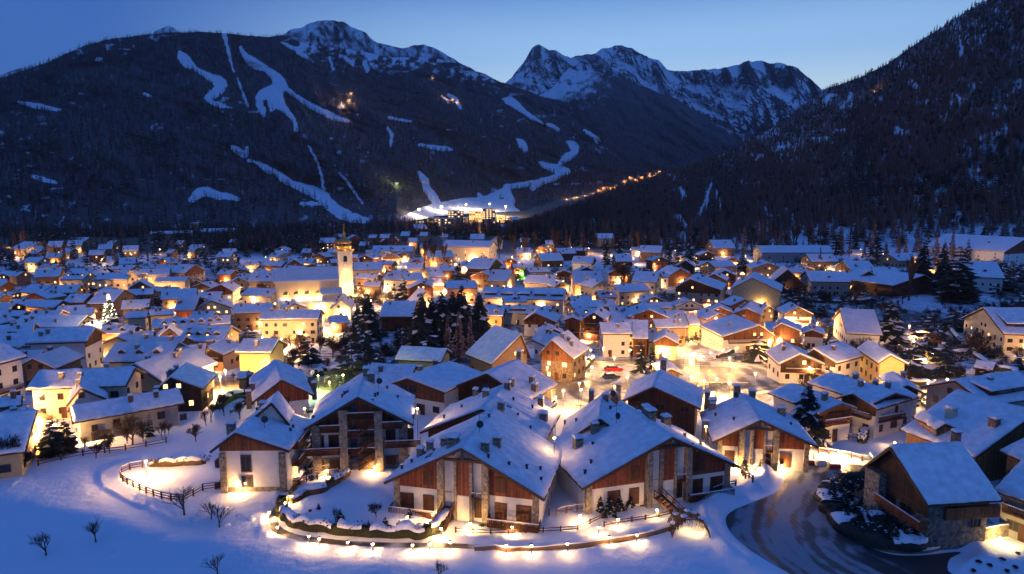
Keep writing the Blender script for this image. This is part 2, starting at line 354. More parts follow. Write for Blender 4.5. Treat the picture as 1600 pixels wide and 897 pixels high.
# road surface: dark wet asphalt with curved bands of packed snow left by the tyres
def tracks_material(name, dark, light, lo, hi):
    m = bpy.data.materials.new(name); m.use_nodes = True; MATS[name] = m; N, L = m.node_tree.nodes, m.node_tree.links; b = N['Principled BSDF']
    at_ = N.new('ShaderNodeAttribute'); at_.attribute_name = 'snow'
    tcn = N.new('ShaderNodeTexCoord'); nz = N.new('ShaderNodeTexNoise'); nz.inputs['Scale'].default_value = 0.6; nz.inputs['Detail'].default_value = 6; L.new(tcn.outputs['Object'], nz.inputs['Vector'])
    ad = N.new('ShaderNodeMath'); ad.operation = 'MULTIPLY_ADD'; L.new(nz.outputs[0], ad.inputs[0]); ad.inputs[1].default_value = 0.9; L.new(at_.outputs['Fac'], ad.inputs[2])
    mr = N.new('ShaderNodeMapRange'); mr.interpolation_type = 'SMOOTHSTEP'; L.new(ad.outputs[0], mr.inputs[0]); mr.inputs[1].default_value = lo; mr.inputs[2].default_value = hi
    mx = N.new('ShaderNodeMix'); mx.data_type = 'RGBA'; L.new(mr.outputs[0], mx.inputs[0]); mx.inputs[6].default_value = (*dark, 1); mx.inputs[7].default_value = (*light, 1)
    L.new(mx.outputs[2], b.inputs['Base Color'])
    rr = N.new('ShaderNodeMapRange'); L.new(mr.outputs[0], rr.inputs[0]); rr.inputs[3].default_value = 0.42; rr.inputs[4].default_value = 0.75; L.new(rr.outputs[0], b.inputs['Roughness'])
    return m
tracks_material('asphalt', (0.040, 0.038, 0.040), (0.24, 0.28, 0.32), 0.74, 1.16)
tracks_material('dirty_snow', (0.075, 0.06, 0.045), (0.60, 0.57, 0.52), 0.62, 1.12)
ROAD_C = [on_plane(x, y, -0.6) for x, y in smooth_line([(1262, 722), (1245, 760), (1225, 800), (1225, 840), (1260, 880), (1340, 930)], 5)]
def road_attr(x, y):
    d = seg_dist(x, y, ROAD_C); a = np.interp(x, [20, 60], [0, 3])
    s = 0.5 + 0.5 * np.sin(d * 2.6 + 1.5 * vnoise(x / 4, y / 4)) * np.sin(d * 1.13 + 0.8)
    return 1.25 * s * np.clip(1.25 - d / 10, 0.0, 1) + 0.12 * vnoise(x / 2, y / 2)
structure(drape('road', ROAD, 'asphalt', 0.03, 0.55, road_attr))
plaza = [tuple(at(x, y)[:2]) for x, y in PLAZA_PX]
structure(drape('village_road', plaza, 'dirty_snow', 0.05, 1.3, lambda x, y: 0.42 + 0.55 * fbm(x / 9, y / 9, 3) + 0.25 * np.sin(seg_dist(x, y, plaza, True) * 1.6)))
def ribbon(poly_px, w, n=6):
    c = smooth_line([tuple(at(x, y)[:2]) for x, y in poly_px], n); L_ = []; R_ = []
    for i, p in enumerate(c):
        q = Vector(c[min(i + 1, len(c) - 1)]) - Vector(c[max(i - 1, 0)]); q.normalize(); nrm = Vector((-q.y, q.x))
        L_.append(tuple(Vector(p) + nrm * w / 2)); R_.append(tuple(Vector(p) - nrm * w / 2))
    return L_ + R_[::-1]
for nm, line, w in (('lane', [(1220, 512), (1262, 545), (1290, 580), (1300, 600)], 4.5), ('lane', [(150, 560), (160, 530), (172, 505), (165, 480)], 6),
                    ('lane', [(1375, 495), (1430, 530), (1480, 570), (1530, 600)], 4), ('lane', [(860, 560), (915, 545), (925, 520), (960, 480), (930, 450), (960, 420)], 6), ('lane', [(1040, 560), (1090, 535), (1100, 500)], 6),
                    ('street', [(700, 470), (735, 440), (720, 415), (800, 402), (880, 392), (1000, 392), (1150, 400)], 9)):
    structure(drape(nm, ribbon(line, w), 'dirty_snow', 0.06, 2.0, lambda x, y: 0.5 + 0.5 * fbm(x / 5, y / 5, 3)))
structure(drape('footpath', [(p[0], p[1]) for p in (lambda c: [tuple(Vector(c[i]) + Vector((-(c[min(i+1,len(c)-1)][1]-c[max(i-1,0)][1]), c[min(i+1,len(c)-1)][0]-c[max(i-1,0)][0])).normalized() * 0.6) for i in range(len(c))] + [tuple(Vector(c[i]) - Vector((-(c[min(i+1,len(c)-1)][1]-c[max(i-1,0)][1]), c[min(i+1,len(c)-1)][0]-c[max(i-1,0)][0])).normalized() * 0.6) for i in range(len(c) - 1, -1, -1)])(PATH)], 'dirty_snow', 0.03, 0.5, lambda x, y: 0.3 + 0.6 * fbm(x / 2, y / 2, 3)))

# ================================================================== mountains
def mountain_material(name, forest, forest2, snowc, rock=None, bs=0.02, bd=12):
    m = bpy.data.materials.new(name); m.use_nodes = True; MATS[name] = m; N, L = m.node_tree.nodes, m.node_tree.links; b = N['Principled BSDF']
    b.inputs['Roughness'].default_value = 0.85; b.inputs['Specular IOR Level'].default_value = 0.15
    a = N.new('ShaderNodeAttribute'); a.attribute_name = 'snow'
    tcn = N.new('ShaderNodeTexCoord')
    mp = N.new('ShaderNodeMapping'); mp.inputs['Scale'].default_value = (1, 0.5, 0.22); L.new(tcn.outputs['Object'], mp.inputs[0])
    nz = N.new('ShaderNodeTexNoise'); nz.inputs['Scale'].default_value = bs * 4; nz.inputs['Detail'].default_value = 8; nz.inputs['Roughness'].default_value = 0.7; L.new(mp.outputs[0], nz.inputs['Vector'])
    ad = N.new('ShaderNodeMath'); ad.operation = 'MULTIPLY_ADD'; L.new(nz.outputs[0], ad.inputs[0]); ad.inputs[1].default_value = 0.5; L.new(a.outputs['Fac'], ad.inputs[2])
    mr = N.new('ShaderNodeMapRange'); L.new(ad.outputs[0], mr.inputs[0]); mr.inputs[1].default_value = 0.62; mr.inputs[2].default_value = 0.86
    fm = N.new('ShaderNodeMix'); fm.data_type = 'RGBA'; L.new(nz.outputs[0], fm.inputs[0]); fm.inputs[6].default_value = (*forest, 1); fm.inputs[7].default_value = (*forest2, 1)
    mx = N.new('ShaderNodeMix'); mx.data_type = 'RGBA'; L.new(mr.outputs[0], mx.inputs[0]); L.new(fm.outputs[2], mx.inputs[6]); mx.inputs[7].default_value = (*snowc, 1)
    L.new(mx.outputs[2], b.inputs['Base Color'])
    bp = N.new('ShaderNodeBump'); bp.inputs['Strength'].default_value = 0.7; bp.inputs['Distance'].default_value = bd; L.new(nz.outputs[0], bp.inputs['Height']); L.new(bp.outputs[0], b.inputs['Normal'])
    return m
mountain_material('forest_floor', (0.03, 0.03, 0.036), (0.11, 0.10, 0.11), (0.72, 0.75, 0.8), bs=0.006, bd=6)
mountain_material('near_forest_floor', (0.07, 0.06, 0.06), (0.28, 0.25, 0.25), (0.72, 0.75, 0.8), bs=0.02, bd=3)
mountain_material('alpine', (0.035, 0.035, 0.04), (0.13, 0.12, 0.12), (0.78, 0.80, 0.84), bs=0.0022, bd=40)

class Mountain:
    def __init__(s, sil, foot, df, dr, amp, seed, jag, fx, rough_near=0):
        s.sil, s.foot, s.df, s.dr, s.amp, s.seed, s.jag, s.fx = [np.array(a, float) if not np.isscalar(a) else a for a in (sil, foot, df, dr, amp, seed, jag, fx)]
    def rowcol(s, u, t):
        f = np.interp(u, s.foot[:, 0], s.foot[:, 1]); r = np.interp(u, s.sil[:, 0], s.sil[:, 1])
        r = r + s.jag * (fbm(u / 13 + s.seed, u * 0 + s.seed, 5)) 
        return f + (r - f) * t
    def P(s, u, t):
        row = s.rowcol(u, t)
        a, b = slopes(u, row)
        df = np.interp(u, s.df[:, 0], s.df[:, 1]); dr = np.interp(u, s.dr[:, 0], s.dr[:, 1])
        D = df * (dr / df) ** t
        fx = s.fx
        n = fbm(u / fx + s.seed + t * 0.9, t * 3.2 + s.seed + u / fx * 0.35, 6, True)
        D = D * (1 + s.amp * n * np.clip(t * 5, 0, 1) * np.clip((1 - t) * 6 + 0.15, 0, 1))
        return np.stack([a * D, D, CAMZ + b * D], -1), row
    def grid(s, u0, u1, nu, nt, back=True):
        u = np.linspace(u0, u1, nu); t = np.linspace(0, 1, nt)
        U, T = np.meshgrid(u, t); P, row = s.P(U, T)
        if back:
            last = P[-1]; ex = []
            for k, (dd, dz) in enumerate(((1.03, 0.97), (1.12, 0.8), (1.3, 0.3))):
                q = last.copy(); q[:, 0] *= dd; q[:, 1] *= dd; q[:, 2] = last[:, 2] - (1 - dz) * np.abs(last[:, 2] + 20) - 2; ex.append(q)
            P = np.concatenate([P, np.array(ex)], 0); U = np.concatenate([U, np.repeat(U[-1:], 3, 0)], 0); row = np.concatenate([row, np.repeat(row[-1:], 3, 0)], 0); T = np.concatenate([T, np.ones((3, nu))], 0)
        return P, U, row, T
# ---- left mountain with the ski runs
SIL1 = [(-700, 330), (-400, 235), (-200, 165), (0, 122), (40, 110), (80, 95), (130, 72), (150, 66), (165, 62), (250, 52), (300, 50), (350, 52), (360, 53), (420, 58), (440, 55), (470, 66), (500, 72), (540, 76), (600, 88), (640, 90), (680, 90), (712, 99), (760, 122), (800, 133), (850, 152), (900, 163), (950, 176), (1000, 192), (1060, 216), (1100, 238), (1130, 244), (1180, 250), (1300, 262), (1500, 270)]
FOOT1 = [(-700, 356), (0, 358), (500, 356), (620, 350), (680, 338), (760, 332), (820, 330), (880, 322), (950, 305), (1020, 296), (1100, 292), (1500, 290)]
DF1 = [(-700, 950), (0, 980), (500, 1050), (620, 1150), (680, 1450), (760, 1600), (820, 1700), (880, 2100), (950, 2800), (1020, 3300), (1500, 3500)]
DR1 = [(-700, 1900), (0, 2600), (350, 3600), (600, 4600), (800, 5200), (1000, 6200), (1500, 6600)]
MT1 = Mountain(SIL1, FOOT1, DF1, DR1, 0.13, 3.1, 1.6, 120.0)
RUNS = [  # ski runs and clearings: centre lines in picture coordinates, each point with its own half width
    [(281, 82, 3), (286, 90, 7), (293, 98, 8), (303, 104, 3)], [(303, 104, 2), (314, 113, 4), (328, 120, 6), (340, 127, 9), (346, 134, 9), (338, 144, 8), (328, 150, 5), (322, 153, 3), (332, 160, 3), (345, 165, 3), (364, 169, 1)],
    [(350, 54, 4), (354, 66, 3), (358, 84, 2.4), (365, 112, 1.6)], [(371, 122, 1.6), (378, 142, 1.6), (387, 166, 1.4)], [(376, 74, 3), (384, 88, 5), (398, 100, 8), (412, 106, 5), (424, 114, 6), (434, 124, 9), (440, 134, 9)],
    [(440, 134, 8), (426, 142, 9), (412, 148, 9), (404, 155, 6), (408, 168, 6), (414, 180, 3)], [(436, 138, 9), (432, 150, 11), (436, 162, 9), (446, 172, 5), (454, 182, 3)], [(424, 150, 8), (426, 164, 6), (424, 172, 3)], [(454, 178, 2), (460, 190, 3), (463, 203, 4)],
    [(446, 138, 3), (462, 150, 3), (480, 162, 4), (500, 172, 5), (520, 182, 5), (545, 190, 2)], [(363, 230, 3), (372, 236, 6), (384, 242, 4), (386, 230, 2)], [(388, 250, 2), (404, 256, 3), (420, 266, 6), (432, 270, 4), (444, 280, 6), (458, 288, 5)],
    [(456, 287, 5), (474, 294, 7), (490, 300, 9), (505, 308, 9), (515, 320, 9), (532, 332, 9), (550, 340, 8), (575, 345, 3)], [(482, 228, 1.3), (494, 250, 1.8), (502, 274, 2), (506, 298, 2)], [(530, 270, 1.5), (548, 292, 2), (566, 318, 1.5)],
    [(470, 62, 3), (476, 72, 6), (466, 80, 5), (480, 90, 3)], [(440, 66, 2), (455, 74, 3), (470, 78, 3)], [(540, 92, 3), (552, 100, 3)], [(570, 98, 3), (574, 110, 4)], [(515, 90, 2), (520, 108, 2)],
    [(786, 155, 2), (796, 158, 6), (808, 165, 6), (818, 174, 4), (832, 184, 4), (848, 194, 2)], [(856, 196, 4), (872, 202, 3)], [(808, 218, 2), (815, 224, 6), (822, 234, 4)], [(886, 222, 2), (896, 228, 7), (898, 238, 6), (886, 246, 7), (876, 254, 4)], [(842, 254, 2), (856, 260, 6), (872, 264, 7), (886, 268, 5)], [(884, 268, 4), (866, 278, 5), (848, 284, 5), (832, 294, 4)],
    [(912, 204, 2), (926, 212, 3), (936, 222, 4), (952, 230, 3), (982, 238, 2)], [(955, 213, 2), (970, 217, 4), (990, 224, 2)], [(1024, 234, 2), (1036, 244, 7), (1054, 250, 8), (1070, 254, 5), (1084, 256, 2)], [(1002, 250, 2), (1020, 256, 4), (1042, 261, 6), (1062, 258, 6)], [(960, 200, 2), (985, 212, 2)], [(700, 148, 2), (712, 156, 3), (720, 170, 2)],
    [(654, 270, 3), (663, 282, 6), (668, 296, 6), (676, 306, 7), (682, 318, 7), (690, 330, 6)], [(628, 344, 5), (660, 334, 9), (700, 326, 12), (740, 322, 13), (780, 324, 13), (806, 334, 8)], [(740, 318, 6), (770, 308, 6), (790, 300, 6), (795, 314, 9)], [(790, 292, 4), (820, 288, 4), (850, 282, 4)], [(760, 322, 4), (748, 304, 3)], [(606, 200, 2), (612, 212, 3), (610, 228, 2)], [(690, 150, 1.5), (702, 162, 1.5)],
    [(300, 312, 5), (312, 302, 8), (325, 300, 7), (342, 306, 6), (356, 306, 5), (372, 312, 3)], [(50, 276, 2), (66, 280, 4), (88, 286, 2)], [(470, 318, 2), (500, 318, 3)], [(30, 160, 2), (60, 166, 4), (95, 172, 2)], [(608, 184, 2), (640, 190, 2)], [(655, 226, 2), (690, 232, 4), (706, 234, 2)], [(225, 146, 2), (236, 150, 2)]]
RUNS = [(smooth_line([(a, b) for a, b, w in r], 4), smooth_line([(w, 0) for a, b, w in r], 4)) for r in RUNS]
def run_field(u, row):
    best = np.full(u.shape, 1e9)
    for line, ws in RUNS:
        xs = [p[0] for p in line]; ys = [p[1] for p in line]; sel = (u > min(xs) - 16) & (u < max(xs) + 16) & (row > min(ys) - 16) & (row < max(ys) + 16)
        if not sel.any(): continue
        U_, R_ = u[sel], row[sel]; b = np.full(U_.shape, 1e9)
        for i in range(len(line) - 1):
            ax, ay = line[i]; bx, by = line[i + 1]; dx, dy = bx - ax, by - ay; L = dx * dx + dy * dy + 1e-9
            t = np.clip(((U_ - ax) * dx + (R_ - ay) * dy) / L, 0, 1); w = ws[i][0] * (1 - t) + ws[i + 1][0] * t
            b = np.minimum(b, np.hypot(U_ - ax - t * dx, R_ - ay - t * dy) / np.maximum(w, .8))
        best[sel] = np.minimum(best[sel], b)
    return best
def snow1(u, row, t):
    s = np.zeros_like(u)
    uj = u + 2.0 * fbm(u / 7, row / 5, 4); rj = row + 1.5 * fbm(u / 9 + 5, row / 7, 4)
    s = np.maximum(s, np.clip((1.22 - run_field(uj, rj)) * 2.4, 0, 1))
    # snow-dusted forest near the summits and on the lower slope
    hi = np.clip((t - 0.80) / 0.18, 0, 1) * np.clip((u - 430) / 60, 0, 1) * np.clip((860 - u) / 120, 0, 1)
    s = np.maximum(s, hi * (0.50 + 0.75 * fbm(u / 7, row / 4, 5)))
    s = np.maximum(s, 0.55 * np.clip(fbm(u / 14, row / 7, 5) * 2.2 - 0.15, 0, 1) * (0.4 + 0.6 * np.clip(fbm(u / 90 + 3, row / 40, 2) * 3 + .4, 0, 1)))
    s = np.maximum(s, 0.12 + 0.42 * np.clip(fbm(u / 3.2, row / 12, 3) + .35 * fbm(u / 40, row / 30, 3), 0, 1))
    lo = np.clip(1 - t * 3.5, 0, 1); s = np.maximum(s, lo * (0.36 + 0.3 * fbm(u / 10, row / 20, 3)))
    return s
P1, U1, R1, T1 = MT1.grid(-500, 1350, 1150, 190)
S1 = snow1(U1, R1, T1)
structure(link('mountain', grid_mesh('mountain', P1, M['forest_floor'], S1)))
# ---- snowy summit behind it
MT2 = Mountain([(380, 90), (420, 66), (440, 56), (455, 47), (470, 44), (480, 38), (497, 33), (520, 32), (538, 36), (550, 41), (560, 47), (572, 51), (580, 60), (592, 67), (615, 74), (635, 75), (650, 70), (662, 69), (680, 76), (700, 87), (730, 104), (770, 122), (800, 136)], [(380, 150), (800, 200)], [(380, 5200), (800, 5800)], [(380, 7600), (800, 8200)], 0.12, 9.7, 2.6, 26.0)
P2, U2, R2, T2 = MT2.grid(380, 800, 300, 90)
structure(link('mountain', grid_mesh('snowy_summit', P2, M['alpine'], 0.55 + 0.35 * fbm(U2 / 6, R2 / 9, 4))))
for pk in ([(-60, 122), (0, 118), (30, 106), (45, 104), (62, 101), (90, 110)], [(225, 62), (246, 47), (255, 43), (262, 40), (272, 44), (290, 60)]):
    mt = Mountain(pk, [(pk[0][0], 150), (pk[-1][0], 150)], [(0, 6500), (1, 6500)], [(0, 8500), (1, 8500)], 0.05, 4.2, 1.0, 25.0)
    p, u, r, t = mt.grid(pk[0][0], pk[-1][0], 70, 30); structure(link('mountain', grid_mesh('far_summit', p, M['alpine'], 0.6 + 0.3 * fbm(u / 5, r / 5, 3))))
# ---- the range closing the valley
MT3 = Mountain([(700, 190), (760, 150), (780, 136), (796, 122), (806, 112), (818, 100), (826, 84), (834, 73), (842, 68), (850, 72), (858, 76), (868, 77), (880, 86), (892, 90), (905, 88), (925, 84), (940, 76), (952, 74), (962, 70), (975, 72), (985, 74), (1000, 83), (1012, 88), (1022, 92), (1030, 94), (1042, 108), (1060, 112), (1080, 110), (1110, 109), (1135, 104), (1160, 98), (1183, 95), (1205, 98), (1225, 99), (1245, 108), (1258, 117), (1272, 128), (1285, 142), (1320, 150), (1400, 130), (1500, 120)], [(700, 240), (900, 240), (1100, 262), (1250, 262), (1500, 250)], [(700, 5600), (1500, 5200)], [(700, 9000), (1000, 9500), (1200, 8500), (1500, 8000)], 0.15, 22.4, 4.2, 34.0)
P3, U3, R3, T3 = MT3.grid(700, 1500, 620, 190)
# snow lies where the face is not too steep
dPu = np.gradient(P3, axis=1); dPt = np.gradient(P3, axis=0); nrm = np.cross(dPu, dPt); nz3 = np.abs(nrm[..., 2]) / (np.linalg.norm(nrm, axis=-1) + 1e-9)
s3 = 0.66 + 1.0 * (nz3 - 0.58) + 0.35 * fbm(U3 / 7, R3 / 12, 5) - 0.35 * np.clip(fbm(U3 / 26 + 3, R3 / 16, 3), 0, 1)
s3 = s3 - 0.9 * np.clip(1 - np.hypot((U3 - 838) / 14, (R3 - 82) / 16), 0, 1) - 0.55 * np.clip((R3 - 165) / 60, 0, 1) * np.clip((U3 - 1050) / 60, 0, 1)
s3 = s3 - 0.35 * np.clip((U3 - 1120) / 60, 0, 1) * np.clip(fbm(U3 / 9, R3 / 9, 3) + 0.35, 0, 1)
structure(link('mountain', grid_mesh('closing_range', P3, M['alpine'], s3)))
# ---- dark wooded hill before the range
MT4 = Mountain([(760, 240), (800, 180), (840, 150), (862, 138), (880, 116), (892, 104), (904, 104), (914, 110), (930, 112), (948, 117), (965, 121), (990, 130), (1008, 136), (1030, 146), (1052, 152), (1085, 172), (1098, 180), (1108, 178), (1112, 192), (1130, 202), (1152, 218), (1180, 236), (1230, 262), (1300, 280)], [(760, 300), (1300, 300)], [(760, 3600), (1300, 3800)], [(760, 5600), (900, 6900), (1300, 6000)], 0.07, 13.0, 2.0, 70.0)
P4, U4, R4, T4 = MT4.grid(760, 1300, 420, 130)
s4 = 0.22 + 0.25 * fbm(U4 / 14, R4 / 8, 4) + 0.75 * np.clip((T4 - 0.62) / 0.3, 0, 1) * np.clip((960 - U4) / 60, 0, 1) * (0.7 + 0.6 * fbm(U4 / 7, R4 / 5, 4)) - 0.4 * np.clip(1 - np.hypot((U4 - 896) / 12, (R4 - 104) / 9), 0, 1)
structure(link('mountain', grid_mesh('wooded_hill', P4, M['forest_floor'], s4)))
# ---- the near slope on the right
SIL5 = [(760, 377), (800, 366), (830, 350), (860, 338), (900, 322), (940, 306), (980, 292), (1010, 286), (1050, 268), (1080, 262), (1100, 250), (1150, 234), (1180, 214), (1230, 188), (1270, 152), (1290, 138), (1320, 130), (1350, 118), (1390, 98), (1420, 76), (1450, 56), (1500, 24), (1530, 6), (1570, -12), (1620, -40), (1750, -110), (1900, -170), (2300, -260)]
FOOT5 = [(760, 378), (830, 374), (900, 380), (1000, 384), (1100, 390), (1250, 394), (1400, 398), (1600, 402), (2300, 420)]
DF5 = [(760, 770), (830, 790), (900, 730), (1000, 700), (1100, 650), (1250, 625), (1400, 600), (1600, 580), (2300, 500)]
DR5 = [(760, 850), (830, 1000), (900, 1300), (1000, 1700), (1100, 2000), (1280, 2300), (1400, 2000), (1530, 1700), (1600, 1600), (2300, 1300)]
MT5 = Mountain(SIL5, FOOT5, DF5, DR5, 0.06, 31.7, 1.2, 130.0)
PATCH5 = [([(1062, 300), (1072, 318)], 9), ([(1110, 292), (1104, 318), (1092, 345)], 9), ([(1118, 300), (1128, 340)], 5), ([(1300, 150), (1290, 160)], 9), ([(1330, 150), (1318, 168)], 6), ([(1305, 206), (1318, 204)], 5), ([(1400, 204), (1420, 208)], 7), ([(1500, 62), (1500, 86)], 5), ([(1425, 128), (1432, 138)], 5), ([(1215, 236), (1230, 228)], 6), ([(1185, 250), (1192, 246)], 5), ([(925, 345), (935, 362)], 8), ([(1060, 345), (1075, 365), (1060, 380)], 14), ([(1365, 142), (1372, 144)], 3), ([(1430, 310), (1432, 330)], 7), ([(1325, 240), (1330, 246)], 6), ([(1060, 150), (1064, 150)], 1), ([(1190, 330), (1205, 345)], 8)]
def snow5(u, row, t):
    s = 0.36 + 0.62 * fbm(u / 30, row / 20, 5)
    uj = u + 5 * fbm(u / 9, row / 14, 3); rj = row + 5 * fbm(u / 8 + 5, row / 9, 3)
    for line, w in PATCH5:
        s = np.maximum(s, np.clip(1.35 - seg_dist(uj, rj, line) / w, 0, 1) * 0.9)
    lo = np.clip(1 - t * 2.8, 0, 1); return np.maximum(s, lo * (0.85 + 0.4 * fbm(u / 12, row / 12, 3)))
P5, U5, R5, T5 = MT5.grid(760, 2200, 620, 190)
S5 = snow5(U5, R5, T5)
structure(link('slope', grid_mesh('right_slope', P5, M['near_forest_floor'], S5)))
# ================================================================== buildings
def snow_slab(name, T, a1, a2, z1, z2, b1, b2, th, parent, seed, fine, mname):
    """snow lying on one roof slope: a1/z1 is the eave, a2/z2 the ridge; b1..b2 along the ridge"""
    na, nb = (18, 46) if fine == 2 else (5, 8) if fine == 1 else (2, 2)
    ia = 0.10; vs = []; fs = []
    L_ = math.hypot(a2 - a1, z2 - z1)
    I, J = np.meshgrid(np.arange(na + 1), np.arange(nb + 1), indexing='ij'); S_, T_ = I / na, J / nb
    A_ = a1 + (a2 - a1) * S_; Z_ = z1 + (z2 - z1) * S_; B_ = b1 + ia + (b2 - b1 - 2 * ia) * T_; H_ = np.full(A_.shape, float(th))
    if fine:
        H_ = H_ * (1 + 0.34 * vnoise(A_ * 0.45 + seed, B_ * 0.45) + 0.16 * vnoise(A_ * 1.7 + seed, B_ * 1.3))
    if fine == 2:
        # long slide ridges running down the slope, and thin windblown spots
        H_ = H_ * (1 - 0.5 * np.maximum(0, vnoise(B_ * 0.5 + seed * 3, A_ * 0.10)) * (1 - S_)) + 0.26 * np.clip(vnoise(B_ * 1.1 + seed, A_ * 0.05 + seed) * 3.4 - 1.5, 0, 1) * np.clip(1.3 - S_, 0, 1)
        # rounded lip at the eave and the verges
        ed = np.minimum(np.minimum(S_ * L_, T_ * (b2 - b1)), (1 - T_) * (b2 - b1)); H_ = H_ * (0.72 + 0.28 * np.clip(ed / 0.6, 0, 1)); B_ = B_ + 0.05 * vnoise(A_ * 1.9, seed) * (np.abs(T_ - .5) > .49); A_ = A_ + 0.09 * vnoise(B_ * 1.4, seed + A_ * 0) * (S_ < .01)
    vs = [tuple(q) for q in np.stack([A_, B_, Z_ + H_], -1).reshape(-1, 3).tolist()]
    top = len(vs)
    for i in range(na):
        for j in range(nb):
            p = i * (nb + 1) + j; fs.append((p, p + 1, p + nb + 2, p + nb + 1))
    ring = [i * (nb + 1) for i in range(na + 1)] + [na * (nb + 1) + j for j in range(1, nb + 1)] + [i * (nb + 1) + nb for i in range(na - 1, -1, -1)] + [j for j in range(nb - 1, 0, -1)]
    k0 = len(vs)
    for r in ring:
        a, b, z = vs[r]; s = 0 if abs(a2 - a1) < 1e-6 else (a - a1) / (a2 - a1)
        vs.append((a, b, z1 + (z2 - z1) * s + 0.01))
    n = len(ring)
    for q in range(n): fs.append((ring[q], ring[(q + 1) % n], k0 + (q + 1) % n, k0 + q))
    return [T(*p) for p in vs], fs
def recalc(me):
    bm = bmesh.new(); bm.from_mesh(me); bmesh.ops.recalc_face_normals(bm, faces=bm.faces); bm.to_mesh(me); bm.free(); return me
HOUSES = []
WINDOW_MESH = {}
def window_mesh(kind, lit):
    k = (kind, lit)
    if k not in WINDOW_MESH:
        m = MB(); f = 0.09
        m.box(-.5, .5, -.07, .02, .5 - f, .5, 0).box(-.5, .5, -.07, .02, -.5, -.5 + f, 0).box(-.5, -.5 + f, -.07, .02, -.5 + f, .5 - f, 0).box(.5 - f, .5, -.07, .02, -.5 + f, .5 - f, 0)
        m.box(-.03, .03, -.05, .02, -.5 + f, .5 - f, 0)
        if kind == 'shutter':
            m.box(-.5 + f, -.03, -.06, .02, -.5 + f, .5 - f, 1).box(.03, .5 - f, -.06, .02, -.5 + f, .5 - f, 1)
            WINDOW_MESH[k] = m.mesh('window', ['beam_wood', 'shutter_wood'])
        elif kind == 'open_shutters':
            m.box(-.5 + f, .5 - f, -.01, .02, -.5 + f, .5 - f, 1); m.box(-.95, -.52, -.09, -.03, -.5, .5, 2).box(.52, .95, -.09, -.03, -.5, .5, 2)
            WINDOW_MESH[k] = m.mesh('window', ['beam_wood', 'lit_glass' if lit else 'glass', 'shutter_wood'])
        else:
            m.box(-.5 + f, .5 - f, -.01, .02, -.5 + f, .5 - f, 1)
            WINDOW_MESH[k] = m.mesh('window', ['beam_wood', 'lit_glass' if lit else 'glass'])
    return WINDOW_MESH[k]
def add_window(parent, x, y, z, w, h, face, kind='plain', lit=False, name='window'):
    o = link(name, window_mesh(kind, lit), parent, (x, y, z), 0, (w, 1, h)); o.rotation_euler = (0, 0, face); return o
def rail_mesh(w, dep, matn='beam_wood', hgt=0.95, step=0.22, solid=False):
    m = MB()
    m.box(-w / 2, w / 2, -dep, 0, -0.14, 0, 0)
    for (x0, y0, x1, y1) in ((-w / 2, -dep, w / 2, -dep), (-w / 2, 0, -w / 2, -dep), (w / 2, 0, w / 2, -dep)):
        m.beam((x0, y0, hgt), (x1, y1, hgt), 0.10, 0.09); m.beam((x0, y0, 0.14), (x1, y1, 0.14), 0.06, 0.06)
        L_ = math.hypot(x1 - x0, y1 - y0)
        if solid:
            for zz in (0.32, 0.55, 0.78): m.beam((x0, y0, zz), (x1, y1, zz), 0.04, 0.17)
        else:
            n = max(2, int(L_ / step))
            for k in range(n + 1):
                t = k / n; px, py = x0 + (x1 - x0) * t, y0 + (y1 - y0) * t; m.box(px - .03, px + .03, py - .03, py + .03, 0.1, hgt)
    m.box(-w / 2 - .05, w / 2 + .05, -dep - .08, -dep + .08, hgt + .045, hgt + .12, 1)
    return m.mesh('balcony', [matn, 'roof_snow'])
def add_balcony(parent, x, y, z, w, dep=1.2, face=0.0, matn='beam_wood', solid=False, name='balcony'):
    return link(name, rail_mesh(w, dep, matn, solid=solid), parent, (x, y, z), face)
CHIM = {}
def chimney(parent, x, y, z, w=0.8, hh=1.6, matn='stone', fine=False):
    m = MB().box(-w / 2, w / 2, -w / 2, w / 2, -1.6, hh - 0.25)
    if fine:
        for sx in (-1, 1):
            for sy in (-1, 1): m.box(sx * w * .4 - .07, sx * w * .4 + .07, sy * w * .4 - .07, sy * w * .4 + .07, hh - .25, hh)
        m.box(-w * .3, w * .3, -w * .3, w * .3, hh - .25, hh - .1); m.box(-w * .62, w * .62, -w * .62, w * .62, hh, hh + .1)
    else: m.box(-w * .6, w * .6, -w * .6, w * .6, hh - .25, hh + .05)
    o = link('chimney', m.mesh('chimney', matn), parent, (x, y, z))
    r = w * .6; c = MB(); zt = hh + (.1 if fine else .05)
    c.add([(-r, -r, zt), (r, -r, zt), (r, r, zt), (-r, r, zt), (-r * .8, -r * .8, zt + .28), (r * .8, -r * .8, zt + .28), (r * .8, r * .8, zt + .28), (-r * .8, r * .8, zt + .28)], [(0, 1, 5, 4), (1, 2, 6, 5), (2, 3, 7, 6), (3, 0, 4, 7), (4, 5, 6, 7)])
    c.build('snow_cap', 'roof_snow', o)
    return o
def gable_box(m, T, a1, a2, b1, b2, zb, ze1, ze2, ap, zr, mi=0):
    v = [T(a1, b1, zb), T(a2, b1, zb), T(a2, b1, ze2), T(ap, b1, zr), T(a1, b1, ze1), T(a1, b2, zb), T(a2, b2, zb), T(a2, b2, ze2), T(ap, b2, zr), T(a1, b2, ze1)]
    m.add(v, [(0, 1, 2, 3, 4), (9, 8, 7, 6, 5), (0, 5, 6, 1), (1, 6, 7, 2), (4, 3, 8, 9), (3, 2, 7, 8), (0, 4, 9, 5)], mi); return m
